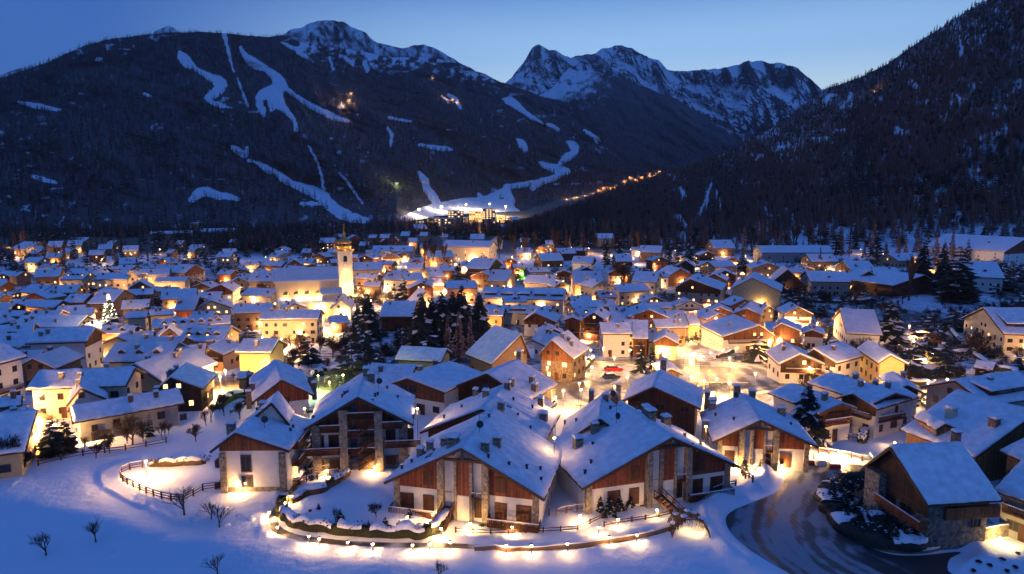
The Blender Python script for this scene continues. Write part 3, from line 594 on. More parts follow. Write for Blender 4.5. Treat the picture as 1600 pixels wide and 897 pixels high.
def house(kind, xL, yL, xR, yR, ytop, h=6.0, dep=None, xa=None, wall='cream', clad=None, lit=0.15, win='auto', label=None, cat='house', name='house', fine=None, roofm='roof_snow',
          pitch=24, over=0.7, back=None, nchim=None, balcony=0, dormers=0, base=None, group=None, winkind=None, th=0.38, landmark=None, cladz=None, rooflights=0):
    # frame from the eave corners (true size found from where the building stands)
    PL0 = at(xL, yL, h); PR0 = at(xR, yR, h); zg = (PL0.z + PR0.z) / 2; ze = zg + h
    if zg < -5 and abs(PL0.y - PR0.y) > 0:
        # far houses: a row or two of slope in the picture would swing them round too much
        ym = (yL + yR) / 2; lim = 0.42
        for _ in range(30):
            L2 = Vector(on_plane(xL, yL, ze)); R2 = Vector(on_plane(xR, yR, ze))
            if abs(math.atan2(R2.y - L2.y, R2.x - L2.x)) <= lim: break
            yL = ym + (yL - ym) * .88; yR = ym + (yR - ym) * .88
    L2 = Vector(on_plane(xL, yL, ze)); R2 = Vector(on_plane(xR, yR, ze)); U = (R2 - L2); w = U.length; U.normalize(); N = Vector((-U.y, U.x)); mid = (L2 + R2) / 2
    rot = math.atan2(U.y, U.x); W2 = lambda x, y: mid + U * x + N * y
    if kind == 'g':
        T = lambda a, b, z: (a, b, z)
        A1, A2 = -w / 2, w / 2; ap = 0.0
        bz = slopes((xL + xR) / 2, ytop)[1]
        if xa is None: xa = (xL + xR) / 2
        for _ in range(6):
            q = W2(ap, 0); a_, bz = slopes(xa, ytop); zr = CAMZ + bz * q.y
            pxn = project(q.x, q.y, zr)[0]; ap += (xa - pxn) * q.y / FPX; ap = max(-w * .42, min(w * .42, ap))
        zr -= zg
        if back is not None:   # row of the far end of the ridge
            bb = slopes(xa, back)[1]; yq = (zr + zg - CAMZ) / bb; dep = max(4, (yq - W2(ap, 0).y) / max(0.2, N.y))
        dep = dep or w * 1.1; B1, B2 = 0.0, dep
    else:
        T = lambda a, b, z: (b, a, z)
        lo, hi = 1.0, 40.0; tp = math.tan(R(pitch)); xm = (xL + xR) / 2
        for _ in range(40):
            hd = (lo + hi) / 2; q = W2(0, hd); r_ = project(q.x, q.y, ze + hd * tp)[1]
            if r_ > ytop: lo = hd
            else: hi = hd
        A1, A2 = 0.0, 2 * hd; ap = hd; zr = h + hd * tp; B1, B2 = -w / 2, w / 2
        if dep: A2 = dep
    dist = mid.y; pxm = FPX / dist
    if fine is None: fine = 2 if dist < 125 else 1 if dist < 240 else 0
    eave2 = h if kind == 'g' or not dep else h
    t = thing(name, label or '', cat, (mid.x, mid.y, zg), rot, group)
    rec = dict(o=t, px=(xL + xR) / 2, py=(yL + yR) / 2, w=w, wall=wall, clad=clad, kind=kind, lit=lit, nwin=0, label=label, dist=dist, wpx=xR - xL, dormers=dormers, balcony=balcony, h=h)
    HOUSES.append(rec)
    wallm = {'cream': 'cream_plaster', 'white': 'white_plaster', 'ochre': 'ochre_plaster', 'orange': 'orange_lit_plaster', 'grey': 'grey_plaster', 'green': 'green_plaster', 'brown': 'brown_plaster', 'wood': 'wood', 'red': 'red_wood', 'dark': 'dark_wood', 'stone': 'stone', 'dstone': 'dark_stone', 'brick': 'brick', 'honey': 'honey_wood'}
    rt = 0.2 if fine == 2 else 0.32   # roof deck
    s1 = (zr - h) / (ap - A1); s2 = (zr - h) / (A2 - ap)
    o1 = min(over, (A2 - A1) * .12); fo = min(over * 1.2, (B2 - B1) * .1)
    a1, a2 = A1 + o1, A2 - o1; b1, b2 = B1 + fo, B2 - fo
    zw1, zw2 = h + s1 * o1 - rt, h + s2 * o1 - rt; zrw = zr - rt
    m = MB(); gable_box(m, T, a1, a2, b1, b2, -3.0, zw1, zw2, ap, zrw)
    me = recalc(m.mesh('wall', wallm[wall])); link('wall', me, t)
    if clad:   # timber cladding on the gable, proud of the wall
        zc = cladz if cladz is not None else min(zw1, zw2) * (0.55 if h < 5 else 0.8)
        for (bb, bo) in ((b1, -0.07), (b2, 0.07)):
            mm = MB(); p = [(a1 - .03, zc), (a2 + .03, zc), (a2 + .03, zw2), (ap, zrw), (a1 - .03, zw1)]
            v = [T(a, bb + bo, z) for a, z in p] + [T(a, bb + bo * .1, z) for a, z in p]
            mm.add(v, [(0, 1, 2, 3, 4), (0, 5, 6, 1), (1, 6, 7, 2), (4, 9, 5, 0)])
            link('cladding', recalc(mm.mesh('cladding', wallm[clad])), t)
    # roof deck: two slopes
    m = MB()
    for (ae, az, s_) in ((A1, h, s1), (A2, h, s2)):
        v = [T(ae, B1, h), T(ap, B1, zr), T(ap, B2, zr), T(ae, B2, h), T(ae, B1, h - rt), T(ap, B1, zr - rt), T(ap, B2, zr - rt), T(ae, B2, h - rt)]
        m.add(v, [(0, 1, 2, 3), (7, 6, 5, 4), (0, 3, 7, 4), (0, 4, 5, 1), (3, 2, 6, 7)])
    ro = link('roof', recalc(m.mesh('roof', 'beam_wood')), t)
    m = MB(); seed = (xL * 7.3 + yL) % 50
    if fine == 0: th = 0.30
    for (ae, sgn) in ((A1, 1), (A2, -1)):
        v, f = snow_slab('s', T, ae + sgn * .06, ap, h, zr, B1 + .05, B2 - .05, th, None, seed, fine, roofm)
        m.add(v, f)
    link('roof_snow', recalc(m.mesh('roof_snow', roofm, smooth=(fine == 2))), ro)
    if fine == 2:   # fascia boards
        for bb in (B1, B2):
            for (ae, az) in ((A1, h), (A2, h)): MB().beam(T(ae, bb, h - .1), T(ap, bb, zr - .1), 0.10, 0.34).build('fascia', 'beam_wood', ro)
    # windows
    r_ = random.Random(int(xL * 13 + yL * 7))
    rows = max(1, int((h - 0.6) / 2.7)); wk = winkind or ('shutter' if clad and r_.random() < .5 else 'plain')
    camv = Vector((-mid.x, -mid.y))
    if win == 'auto' and pxm > 1.6:
        maxn = 7 if pxm > 3 else 5
        for face in range(4):
            if face == 0: length, fn = (w - 2 * (o1 if kind == 'g' else fo)), lambda s: (s, (b1 if kind == 'g' else a1)); ang = 0
            elif face == 1: ang = math.pi / 2; length = (b2 - b1) if kind == 'g' else (a2 - a1); xx = (a2 if kind == 'g' else b2); fn = lambda s, xx=xx: (xx, s + ((b1 + b2) / 2 if kind == 'g' else (a1 + a2) / 2))
            elif face == 3: ang = -math.pi / 2; length = (b2 - b1) if kind == 'g' else (a2 - a1); xx = (a1 if kind == 'g' else b1); fn = lambda s, xx=xx: (xx, s + ((b1 + b2) / 2 if kind == 'g' else (a1 + a2) / 2))
            else: continue
            nd = Vector((math.sin(ang), -math.cos(ang))); nw = U * nd.x + N * nd.y
            px_, py_ = fn(0); wc = W2(px_, py_)
            if nw.dot(Vector((-wc.x, -wc.y)).normalized()) < 0.12: continue
            if face == 0 and kind == 'g': cx0 = (a1 + a2) / 2
            else: cx0 = 0
            n = max(1, min(maxn, int(length / 3.0)))
            for k in range(n):
                s = (k - (n - 1) / 2) * length / n + (cx0 if face == 0 and kind == 'g' else 0)
                for q in range(rows):
                    zz = (1.6 if rows == 1 else 1.5 + q * 2.75)
                    if zz + .8 > min(zw1, zw2): continue
                    if r_.random() < .12: continue
                    x_, y_ = fn(s); add_window(t, x_ + nd.x * .02, y_ + nd.y * .02, zz, 1.0 if r_.random() < .8 else 1.5, 1.25, ang, wk, r_.random() < lit); rec['nwin'] += 1
            isg = (face == 0 and kind == 'g') or (face in (1, 3) and kind == 'e')
            if isg and zrw - max(zw1, zw2) > 1.9:
                ctr = ap; x_, y_ = (ctr, b1) if kind == 'g' else (b2 if face == 1 else b1, ap)
                nn = 2 if (A2 - A1) > 9 else 1
                for k in range(nn):
                    off = (k - (nn - 1) / 2) * 2.4
                    pos = (x_ + off, y_) if kind == 'g' else (x_, y_ + off)
                    add_window(t, pos[0] + nd.x * .09, pos[1] + nd.y * .09, max(zw1, zw2) + .75 - (0.3 if nn > 1 else 0), 1.0, 1.1, ang, wk, r_.random() < lit * 1.5)
            if balcony and pxm > 2 and ((face == 0)):
                for q in range(int(balcony)):
                    bw = length * .8; add_balcony(t, fn(cx0 if kind == 'g' else 0)[0], (b1 if kind == 'g' else a1) - .02, 2.75 * (q + 1) + .1 if rows > 1 else h * .62, bw, 1.0, 0, 'shutter_wood', solid=pxm < 4)
        if pxm > 2.2 and face is not None:   # a door on the front
            s = r_.uniform(-.2, .2) * w; d = MB().box(-.5, .5, -.08, .02, 0, 2.1, 0).box(-.6, .6, -.06, .02, 2.1, 2.2, 0)
            y_ = b1 if kind == 'g' else a1
            d.build('door', 'shutter_wood', t).location = (s, y_ - .01, 0)
    # chimneys and little roof vents
    nc = nchim if nchim is not None else r_.choice((1, 1, 2, 2, 3) if pxm > 2.5 else (1, 1, 2))
    for k in range(nc):
        sd = r_.choice((-1, 1)) if kind == 'g' else (-1 if r_.random() < .8 else 1)
        fr = r_.uniform(.15, .6); aa = ap + sd * fr * ((A2 - ap) if sd > 0 else (ap - A1)); zz = zr - fr * (zr - h); bb = B1 + (B2 - B1) * r_.uniform(.15, .85)
        p = T(aa, bb, zz); chimney(t, p[0], p[1], p[2], 0.75 if pxm > 3 else 0.9, 1.3, 'stone' if r_.random() < .6 else 'brick', fine == 2)
    for k in range(dormers):
        f_ = (k + .5) / dormers; bb = B1 + (B2 - B1) * (.1 + .8 * f_); aa = A1 + (ap - A1) * .35; zz = h + (zr - h) * .35
        q = T(aa, bb, zz); d = MB(); dw = 0.8
        # little gabled dormer facing the eave; its ridge runs back into the roof
        sg = 1
        TT = lambda l, dd, z: T(aa + dd, bb + l, zz + z)
        dd_ = 2.6
        d.add([TT(-dw, 0, -.3), TT(dw, 0, -.3), TT(dw, 0, .8), TT(0, 0, 1.35), TT(-dw, 0, .8), TT(-dw, dd_, .8), TT(dw, dd_, .8), TT(0, dd_, 1.35)], [(0, 1, 2, 3, 4), (4, 3, 7, 5), (3, 2, 6, 7), (0, 4, 5), (1, 6, 2)], 0)
        dm = link('dormer', recalc(d.mesh('dormer', 'wood')), t)
        sn = MB(); sn.add([TT(-dw - .3, -.3, .75), TT(0, -.3, 1.5), TT(dw + .3, -.3, .75), TT(-dw - .3, dd_, .75), TT(0, dd_, 1.5), TT(dw + .3, dd_, .75), TT(-dw - .3, -.3, 1.0), TT(0, -.3, 1.8), TT(dw + .3, -.3, 1.0), TT(-dw - .3, dd_, 1.0), TT(0, dd_, 1.8), TT(dw + .3, dd_, 1.0)], [(0, 1, 7, 6), (1, 2, 8, 7), (6, 7, 10, 9), (7, 8, 11, 10), (0, 6, 9, 3), (2, 5, 11, 8), (0, 3, 4, 1), (1, 4, 5, 2)])
        link('roof_snow', recalc(sn.mesh('roof_snow', 'roof_snow')), dm)
        p = TT(0, -.03, .25); add_window(dm, p[0], p[1], p[2], .85, .85, 0 if kind == 'e' else -math.pi / 2, 'plain', r_.random() < lit)
    if rooflights:
        for k in range(rooflights):
            f_ = (k + .5) / rooflights; bb = B1 + (B2 - B1) * f_; L_ = (B2 - B1) / rooflights * .36
            a_, b_ = A1 + (ap - A1) * .25, A1 + (ap - A1) * .8
            zlo = h + (zr - h) * .25 + th; zhi = h + (zr - h) * .8 + th
            d = MB(); v = [T(a_, bb - L_, zlo - .5), T(a_, bb + L_, zlo - .5), T(a_, bb + L_, zlo + 1.0), T(a_, bb - L_, zlo + 1.0), T(b_, bb - L_, zhi + .1), T(b_, bb + L_, zhi + .1)]
            d.add(v, [(0, 1, 2, 3), (0, 3, 4), (1, 5, 2)], 0); dm = link('dormer', recalc(d.mesh('dormer', 'dark_wood')), t)
            c = MB(); v = [T(a_ - .4, bb - L_ - .2, zlo + .95), T(a_ - .4, bb + L_ + .2, zlo + .95), T(b_, bb + L_ + .2, zhi + .1), T(b_, bb - L_ - .2, zhi + .1)]; v += [(x, y, z + .35) for x, y, z in v]
            c.add(v, [(0, 1, 5, 4), (4, 5, 6, 7), (1, 2, 6, 5), (0, 4, 7, 3), (0, 3, 2, 1)]); link('roof_snow', recalc(c.mesh('roof_snow', 'roof_snow')), dm)
            p = T(a_ - .03, bb, zlo + .45); add_window(dm, p[0], p[1], p[2], L_ * 1.5, .8, 0, 'plain', False)
    rec.update(T=T, A1=A1, A2=A2, B1=B1, B2=B2, ap=ap, zr=zr, a1=a1, a2=a2, b1=b1, b2=b2, zw=min(zw1, zw2), zrw=zrw, s1=s1, s2=s2, rot=rot, U=U, N=N, mid=mid, zg=zg, h_=h, roof=ro)
    return rec
def roof_z(rec, x):   # top of the deck of a gable-front house
    return rec['zr'] - (rec['ap'] - x) * rec['s1'] if x < rec['ap'] else rec['zr'] - (x - rec['ap']) * rec['s2']
def vents(rec, spots, kind='snow_vent'):
    for (x, y) in spots:
        z = roof_z(rec, x) + .30
        m = MB().box(-.13, .13, -.13, .13, -.3, .42).box(-.2, .2, -.2, .2, .42, .5); m.build('roof_vent', 'metal', rec['o']).location = (x, y, z)
def antenna(rec, x, y):
    z = roof_z(rec, x) + .2
    m = MB().tube((0, 0, -.3), (0, 0, 3.0), .035, .03, 5); m.beam((-.8, 0, 2.9), (.8, 0, 2.9), .04, .04)
    for k in range(-3, 4): m.beam((k * .22, -.25, 2.9), (k * .22, .25, 2.9), .025, .025)
    o = m.build('antenna', 'metal', rec['o']); o.location = (x, y, z)
    d = MB(); n = 12; d.add([(0, 0, 0)] + [(.5 * math.cos(2 * math.pi * k / n), -.12, .5 * math.sin(2 * math.pi * k / n)) for k in range(n)], [(0, 1 + k, 1 + (k + 1) % n) for k in range(n)])
    q = link('satellite_dish', d.mesh('satellite_dish', 'metal'), o, (.1, -.1, 1.4)); q.rotation_euler = (R(-20), 0, R(20))
# ------------------------------------------------------------------ trees
def fir_mesh(name, seed, levels=12, per=9, snow=.22, wr=.24, droop=.25, mats=('needles', 'roof_snow', 'bark')):
    """one metre tall conifer; branches are drooping fans of narrow blades"""
    r = random.Random(seed); crown = MB()
    for i in range(levels):
        f = i / levels; z0 = .10 + .88 * f ** .92; rad = wr * (1 - f) ** .85 * r.uniform(.85, 1.12) + .012
        n = max(4, int(per * (1 - f * .55)))
        for k in range(n):
            a = 2 * math.pi * (k + r.random() * .7) / n + i * .7; L_ = rad * r.uniform(.7, 1.2); ca, sa = math.cos(a), math.sin(a)
            dz = -L_ * droop * r.uniform(.5, 1.6); wd = L_ * r.uniform(.20, .34) + .006
            z = z0 + r.uniform(-.015, .015)
            # a spray: centre line and two side fins hanging
            p0 = (0.0, 0.0, z); pm = (ca * L_ * .6, sa * L_ * .6, z + dz * .35 + .008); p1 = (ca * L_, sa * L_, z + dz)
            l = (pm[0] - sa * wd, pm[1] + ca * wd, pm[2] - wd * .55); q = (pm[0] + sa * wd, pm[1] - ca * wd, pm[2] - wd * .55)
            mi = 1 if r.random() < snow else 0
            crown.add([p0, l, p1, pm], [(0, 1, 3), (1, 2, 3)], mi); crown.add([p0, q, p1, pm], [(3, 1, 0), (3, 2, 1)], mi if r.random() < .5 else 0)
            crown.add([(ca * L_ * .25, sa * L_ * .25, z), p1, (pm[0], pm[1], pm[2] - L_ * .22)], [(0, 1, 2)], 0)
    crown.add([(-.006, 0, .93), (.006, 0, .93), (0, 0, 1.01)], [(0, 1, 2)], 0)
    me = crown.mesh(name, [mats[0], mats[1]])
    tr = MB().tube((0, 0, -.06), (0, 0, .95), .016, .003, 6); return me, tr.mesh('trunk', mats[2])
def bare_mesh(name, seed, depth=5, spread=.55, nb=3, matn='bark', r0=.022, up=.25, first=.22, thin=.62, n0=5):
    r = random.Random(seed); tr = MB(); cr = MB()
    def grow(p, d, L_, rad, lev):
        q = p + d * L_; 
        (tr if lev <= 1 else cr).tube(p, q, rad, rad * .68, max(3, n0 - lev))
        if lev >= depth: return
        k = nb + (1 if r.random() < .35 else 0)
        for i in range(k):
            a = r.uniform(0, 2 * math.pi); o = d.orthogonal().normalized(); o2 = d.cross(o); sp = spread * r.uniform(.5, 1.3)
            nd = (d + (o * math.cos(a) + o2 * math.sin(a)) * sp + Vector((0, 0, up * .4))).normalized()
            st = p + d * L_ * r.uniform(.45, 1.0) if lev > 0 else p + d * L_ * r.uniform(.6, 1)
            grow(st, nd, L_ * r.uniform(.62, .88), max(rad * thin, .0016), lev + 1)
        if lev <= 1: grow(q, (d + Vector((r.uniform(-.15, .15), r.uniform(-.15, .15), .1))).normalized(), L_ * .8, rad * .68, lev + 1)
    grow(Vector((0, 0, -.03)), Vector((r.uniform(-.06, .06), r.uniform(-.06, .06), 1)).normalized(), first, r0, 0)
    return cr.mesh(name, matn), tr.mesh('trunk', matn)
def larch_mesh(name, seed, matn='larch_twigs', levels=16, per=5, wr=.13, snow=.06):
    r = random.Random(seed); cr = MB()
    for i in range(levels):
        f = i / levels; z = .16 + .82 * f; rad = wr * (1 - f * .85) * r.uniform(.7, 1.2)
        for k in range(per):
            a = r.uniform(0, 2 * math.pi); L_ = rad * r.uniform(.6, 1.25); ca, sa = math.cos(a), math.sin(a); dz = L_ * r.uniform(-.2, .55); w_ = .010
            p1 = (ca * L_, sa * L_, z + dz)
            cr.add([(0, 0, z), (ca * L_ * .6 - sa * w_ * 2.2, sa * L_ * .6 + ca * w_ * 2.2, z + dz * .5 + .02), p1, (ca * L_ * .6 + sa * w_ * 2.2, sa * L_ * .6 - ca * w_ * 2.2, z + dz * .5 - .02)], [(0, 1, 2, 3)], 1 if r.random() < snow else 0)
            cr.add([(ca * L_ * .4, sa * L_ * .4, z + dz * .4 - .02), (ca * L_ * .7, sa * L_ * .7, z + dz * .7 + .05), (ca * L_ * .75 + .01, sa * L_ * .75, z + dz * .7 - .03)], [(0, 1, 2)], 0)
    return cr.mesh(name, [matn, 'roof_snow']), MB().tube((0, 0, -.05), (0, 0, 1), .013, .002, 4).mesh('trunk', 'bark')
PROTO = {
    'fir': [fir_mesh('crown', 1, 15, 11), fir_mesh('crown', 2, 14, 11, wr=.28, snow=.28), fir_mesh('crown', 3, 17, 10, wr=.20, snow=.16)],
    'fir_big': [fir_mesh('crown', 11, 26, 17, wr=.27, snow=.30, droop=.3), fir_mesh('crown', 12, 24, 16, wr=.30, snow=.26, droop=.35)],
    'dark_fir': [fir_mesh('crown', 21, 24, 15, wr=.22, snow=.06), fir_mesh('crown', 22, 22, 14, wr=.26, snow=.05)],
    'group_fir': [fir_mesh('crown', 23, 28, 20, wr=.24, snow=.05, droop=.35), fir_mesh('crown', 24, 26, 20, wr=.27, snow=.04, droop=.4)],
    'shrub_fir': [fir_mesh('crown', 33, 12, 16, wr=.36, snow=.10, droop=.15), fir_mesh('crown', 34, 11, 16, wr=.40, snow=.06, droop=.1)],
    'spreading_pine': [fir_mesh('crown', 31, 13, 15, wr=.40, snow=.10, droop=.1)],
    'larch': [larch_mesh('crown', 5), larch_mesh('crown', 6, wr=.16), larch_mesh('crown', 7, levels=20, wr=.11)],
    'bare': [bare_mesh('crown', 8, 6, spread=.5, up=.5, r0=.017, thin=.56, first=.2), bare_mesh('crown', 9, 6, spread=.6, up=.4, r0=.017, thin=.56, first=.18), bare_mesh('crown', 10, 6, spread=.42, up=.7, r0=.016, thin=.56)],
    'sapling': [bare_mesh('crown', 108, 4, spread=.52, up=.9, r0=.013, thin=.55, first=.26), bare_mesh('crown', 109, 4, spread=.46, up=1.0, r0=.013, thin=.55, first=.24)],
    'bare_brown': [bare_mesh('crown', 14, 6, matn='brown_bark', spread=.75, thin=.66), bare_mesh('crown', 15, 6, matn='brown_bark', spread=.65)],
    'poplar': [bare_mesh('crown', 16, 5, matn='brown_bark', spread=.22, up=1.2, first=.3), bare_mesh('crown', 17, 5, matn='brown_bark', spread=.25, up=1.2, first=.3)],
    'bush': [bare_mesh('crown', 18, 5, spread=.9, first=.12, nb=4, r0=.02, matn='bark')],
}
TREES = []
WORD = {'sapling': ('bare sapling', 'tree', 'bare_tree'), 'group_fir': ('dark tall conifer', 'conifer', 'conifer_tree'), 'fir': ('snow-dusted fir', 'fir tree', 'fir_tree'), 'fir_big': ('big snow-laden spruce', 'spruce', 'spruce_tree'), 'dark_fir': ('dark narrow conifer', 'conifer', 'conifer_tree'), 'spreading_pine': ('wide spreading dark pine', 'pine', 'pine_tree'),
        'larch': ('leafless brown larch', 'larch', 'larch_tree'), 'bare': ('bare leafless tree', 'tree', 'bare_tree'), 'bare_brown': ('bare brown broad-crowned tree', 'tree', 'bare_tree'), 'poplar': ('slender bare poplar', 'poplar', 'poplar_tree'), 'bush': ('bare winter shrub', 'shrub', 'shrub')}
def tree(kind, px, py, hpx, label=None, parts=True, lean=0, wide=1.0, pos=None, hm=None, group=None):
    p = Vector(pos) if pos is not None else at(px, py); hgt = hm or hpx * p.y / FPX * 1.02
    cr, tr = rnd.choice(PROTO[kind]); wd = WORD[kind]
    t = thing(wd[2], label or '', wd[1], p, rnd.uniform(0, 6.28), group); t.scale = (hgt * wide, hgt * wide, hgt)
    if lean: t.rotation_euler = (0, lean, 0.3)
    link('crown', cr, t); link('trunk', tr, t)
    TREES.append(dict(o=t, px=px, py=py, kind=kind, label=label, hm=hgt, hpx=hpx, word=wd[0], group=group)); return t
# ------------------------------------------------------------------ lamps
LAMPS = []
def lamp_light(loc, power, col=(1.0, 0.53, 0.17), rad=.15, parent=None, name='lamp_light'):
    d = bpy.data.lights.new(name, 'POINT'); d.energy = power * LAMP_GAIN; d.color = col; d.shadow_soft_size = rad
    o = bpy.data.objects.new(name, d); C.objects.link(o); o.parent = parent; o.location = loc; return o
_lm = {}
def lamp_meshes(kind, hgt):
    k = (kind, hgt)
    if k not in _lm:
        if kind == 'bollard':
            pole = MB().tube((0, 0, -.4), (0, 0, hgt - .05), .05, .05, 6, cap=True).mesh('pole', 'metal')
            head = MB().lathe([(0, hgt - .1), (.12, hgt - .06), (.14, hgt + .06), (.09, hgt + .16), (0, hgt + .2)], 8).mesh('lantern', 'bulb')
            cap = MB().lathe([(.2, hgt + .2), (.17, hgt + .26), (0, hgt + .34)], 8).mesh('lamp_cap', 'metal')
        else:
            pole = MB().tube((0, 0, -.5), (0, 0, hgt), .06, .04, 6, cap=True).mesh('pole', 'metal')
            head = MB().lathe([(0, hgt + .02), (.11, hgt + .05), (.19, hgt + .16), (.13, hgt + .32), (0, hgt + .36)], 8).mesh('lantern', 'bulb')
            cap = MB().lathe([(.26, hgt + .34), (.16, hgt + .42), (0, hgt + .48)], 8).mesh('lamp_cap', 'metal')
        _lm[k] = (pole, head, cap)
    return _lm[k]
def lamp(px, py, power, kind='post', hgt=None, col=None, label=None, pos=None):
    hgt = hgt or {'bollard': 0.9, 'post': 4.0, 'garden': 2.6}[kind]
    p = at(px, py, hgt) if pos is None else Vector(pos)
    pole, head, cap = lamp_meshes('bollard' if kind == 'bollard' else 'post', hgt)
    t = thing('garden_light' if kind == 'bollard' else 'street_lamp', label or '', 'garden light' if kind == 'bollard' else 'street lamp', p)
    link('pole', pole, t); link('lantern', head, t); link('lamp_cap', cap, t)
    off = .42 if kind == 'bollard' else .3
    lamp_light((0.0, -.32, hgt - .15) if kind == 'bollard' else (0, -.45, hgt - .35), power, col or (1.0, 0.53, 0.17), .10 if kind == 'bollard' else .25, t)
    LAMPS.append(dict(o=t, px=px, py=py, kind=kind, label=label)); return t

def skylight(rec, x, y, w=1.3, l=1.6):
    s_ = rec['s1'] if x < rec['ap'] else -rec['s2']; z = roof_z(rec, x); m = MB(); v = []
    for zz in (.15, .44):
        for (a, b) in ((-w / 2, -l / 2), (w / 2, -l / 2), (w / 2, l / 2), (-w / 2, l / 2)): v.append((x + a, y + b, z + a * s_ + zz))
    m.add(v, [(0, 1, 5, 4), (1, 2, 6, 5), (2, 3, 7, 6), (3, 0, 4, 7), (4, 5, 6, 7)]); link('skylight', recalc(m.mesh('skylight', 'sky_glass')), rec['o'])
# ================================================================== the foreground chalets
def duplex_front(r, s=1.0, mirror=1, detailed=True, side='full'):
    """front of a wide chalet: white ground floor, brown boarded gable, stone pillars and an open stair bay in the middle"""
    o = r['o']; b = r['b1']; a1, a2 = r['a1'], r['a2']; ap = r['ap']; zt = lambda x: roof_z(r, x) - .22
    zc = r.get('zc', 3.5)
    bay = 3.0 * s
    def prism(name, xs, z0f, z1f, y0, y1, mt):
        m = MB(); n = len(xs)
        v = [(x, y0, z0f(x)) for x in xs] + [(x, y0, z1f(x)) for x in xs] + [(x, y1, z0f(x)) for x in xs] + [(x, y1, z1f(x)) for x in xs]
        f = []
        for i in range(n - 1): f += [(i, i + 1, n + i + 1, n + i), (2 * n + i + 1, 2 * n + i, 3 * n + i, 3 * n + i + 1), (n + i, n + i + 1, 3 * n + i + 1, 3 * n + i), (i + 1, i, 2 * n + i, 2 * n + i + 1)]
        f += [(0, n, 3 * n, 2 * n), (n - 1, 3 * n - 1, 4 * n - 1, 2 * n - 1)]
        m.add(v, f); return link(name, recalc(m.mesh(name, mt)), o)
    # boarded gable halves
    prism('cladding', [a1 + .1, ap - bay - .3], lambda x: min(zc, zt(a1 + .1) - .1), zt, b - .10, b + .02, 'red_wood')
    prism('cladding', [ap + bay + .3, a2 - .1], lambda x: min(zc, zt(a2 - .1) - .1), zt, b - .10, b + .02, 'red_wood')
    # stone pillars
    for x, pw, pro in ((a1 + .35, .75, .35), (a2 - .35, .75, .35), (ap - bay, .8, .9), (ap + bay, .8, .9)):
        prism('stone_pillar', [x - pw / 2, x + pw / 2], lambda q: -2.5, lambda q: zt(q) - .02, b - pro, b + .3, 'stone')
    for x in (ap - bay * .22, ap + bay * .42): prism('stone_pillar', [x - .22, x + .22], lambda q: -2.5, lambda q: zr_cap, b - .45, b + .05, 'stone') if False else None
    zbeam = zt(ap - bay) + .05
    # the middle bay: plaster pier and brown panel
    prism('bay_panel', [ap - .85 * s, ap + .85 * s], lambda q: 3.2, lambda q: zbeam - .1, b - .42, b + .0, 'red_wood')
    prism('bay_pier', [ap - .85 * s, ap + .85 * s], lambda q: -2, lambda q: 3.15, b - .40, b + .0, 'white_plaster')
    prism('stone_pillar', [ap - 1.25 * s, ap - .85 * s - .01], lambda q: -2.4, lambda q: zbeam - .1, b - .6, b + .0, 'stone')
    prism('stone_pillar', [ap + .85 * s + .01, ap + 1.25 * s], lambda q: -2.4, lambda q: zbeam - .1, b - .6, b + .0, 'stone')
    for sg in (-1, 1):  # dark panel on the wall stands for the shade inside an opening
        prism('opening_shade_panel', sorted([ap + sg * (1.35 * s), ap + sg * (bay - .5)]), lambda q: (0.2 if sg > 0 else 3.3), lambda q: (2.4 if sg > 0 else 3.34), b - .05, b + .0, 'dark_wood')
    MB().beam((ap - bay - .5, b - .75, zbeam), (ap + bay + .5, b - .75, zbeam), .28, .32).beam((ap, b - .75, zbeam), (ap, b - .75, zt(ap)), .24, .24).build('tie_beam', 'beam_wood', o)
    # landing rail between the right pillars
    add_balcony(o, ap + 2.1 * s, b - .05, 2.9, 1.7 * s, .7, 0, 'shutter_wood')
    # shutters
    wz = 1.25
    for x, z, w_, h_ in ((ap - bay - 1.9 * s, zc + 1.5, 1.35, 2.0), (ap + bay + 1.9 * s, zc + 1.5, 1.35, 2.0)):
        if zt(x - .7) > z + 1.0 and zt(x + .7) > z + 1.0: add_window(o, x, b - .11, z, w_, h_, 0, 'shutter')
    for x, w_ in ((ap - bay - 1.9 * s, 1.5), (ap - bay - 4.9 * s, 1.9), (ap + bay + 1.9 * s, 1.6), (ap + bay + 4.9 * s, 2.0)):
        if a1 + 1.4 < x < a2 - 1.4: add_window(o, x, b - .03, wz + .15, w_, 2.35, 0, 'shutter')
    # ring of eave brackets
    n = 7
    for k in range(n):
        for sg in (-1, 1):
            x = ap + sg * (k + .8) * (r['A2'] - r['A1']) / 2 / (n + 1.2)
            MB().box(-.1, .1, 0, 1.1, -.13, .13).build('purlin_end', 'beam_wood', r['roof']).location = (x, r['B1'] + .02, roof_z(r, x) - .36)
def stair(o, x0, y0, z0, x1, y1, z1, w=1.5, name='stair'):
    m = MB(); n = 9; d = Vector((x1 - x0, y1 - y0, 0)); L_ = d.length; d.normalize(); s = Vector((-d.y, d.x, 0)) * w / 2
    for k in range(n):
        t = (k + .5) / n; c = Vector((x0, y0, z0)).lerp(Vector((x1, y1, z1)), t); m.beam(c - s, c + s, L_ / n * .95, .12)
    for sg in (-1, 1):
        a = Vector((x0, y0, z0)) + s * sg; b_ = Vector((x1, y1, z1)) + s * sg; m.beam(a, b_, .1, .3); m.beam(a + Vector((0, 0, .95)), b_ + Vector((0, 0, .95)), .1, .1); m.beam(a + Vector((0, 0, .5)), b_ + Vector((0, 0, .5)), .06, .08)
        for k in range(6): p = a.lerp(b_, k / 5); m.box(p.x - .05, p.x + .05, p.y - .05, p.y + .05, p.z, p.z + .98)
    return m.build(name, 'beam_wood', o)
K = dict(name='chalet', cat='chalet')
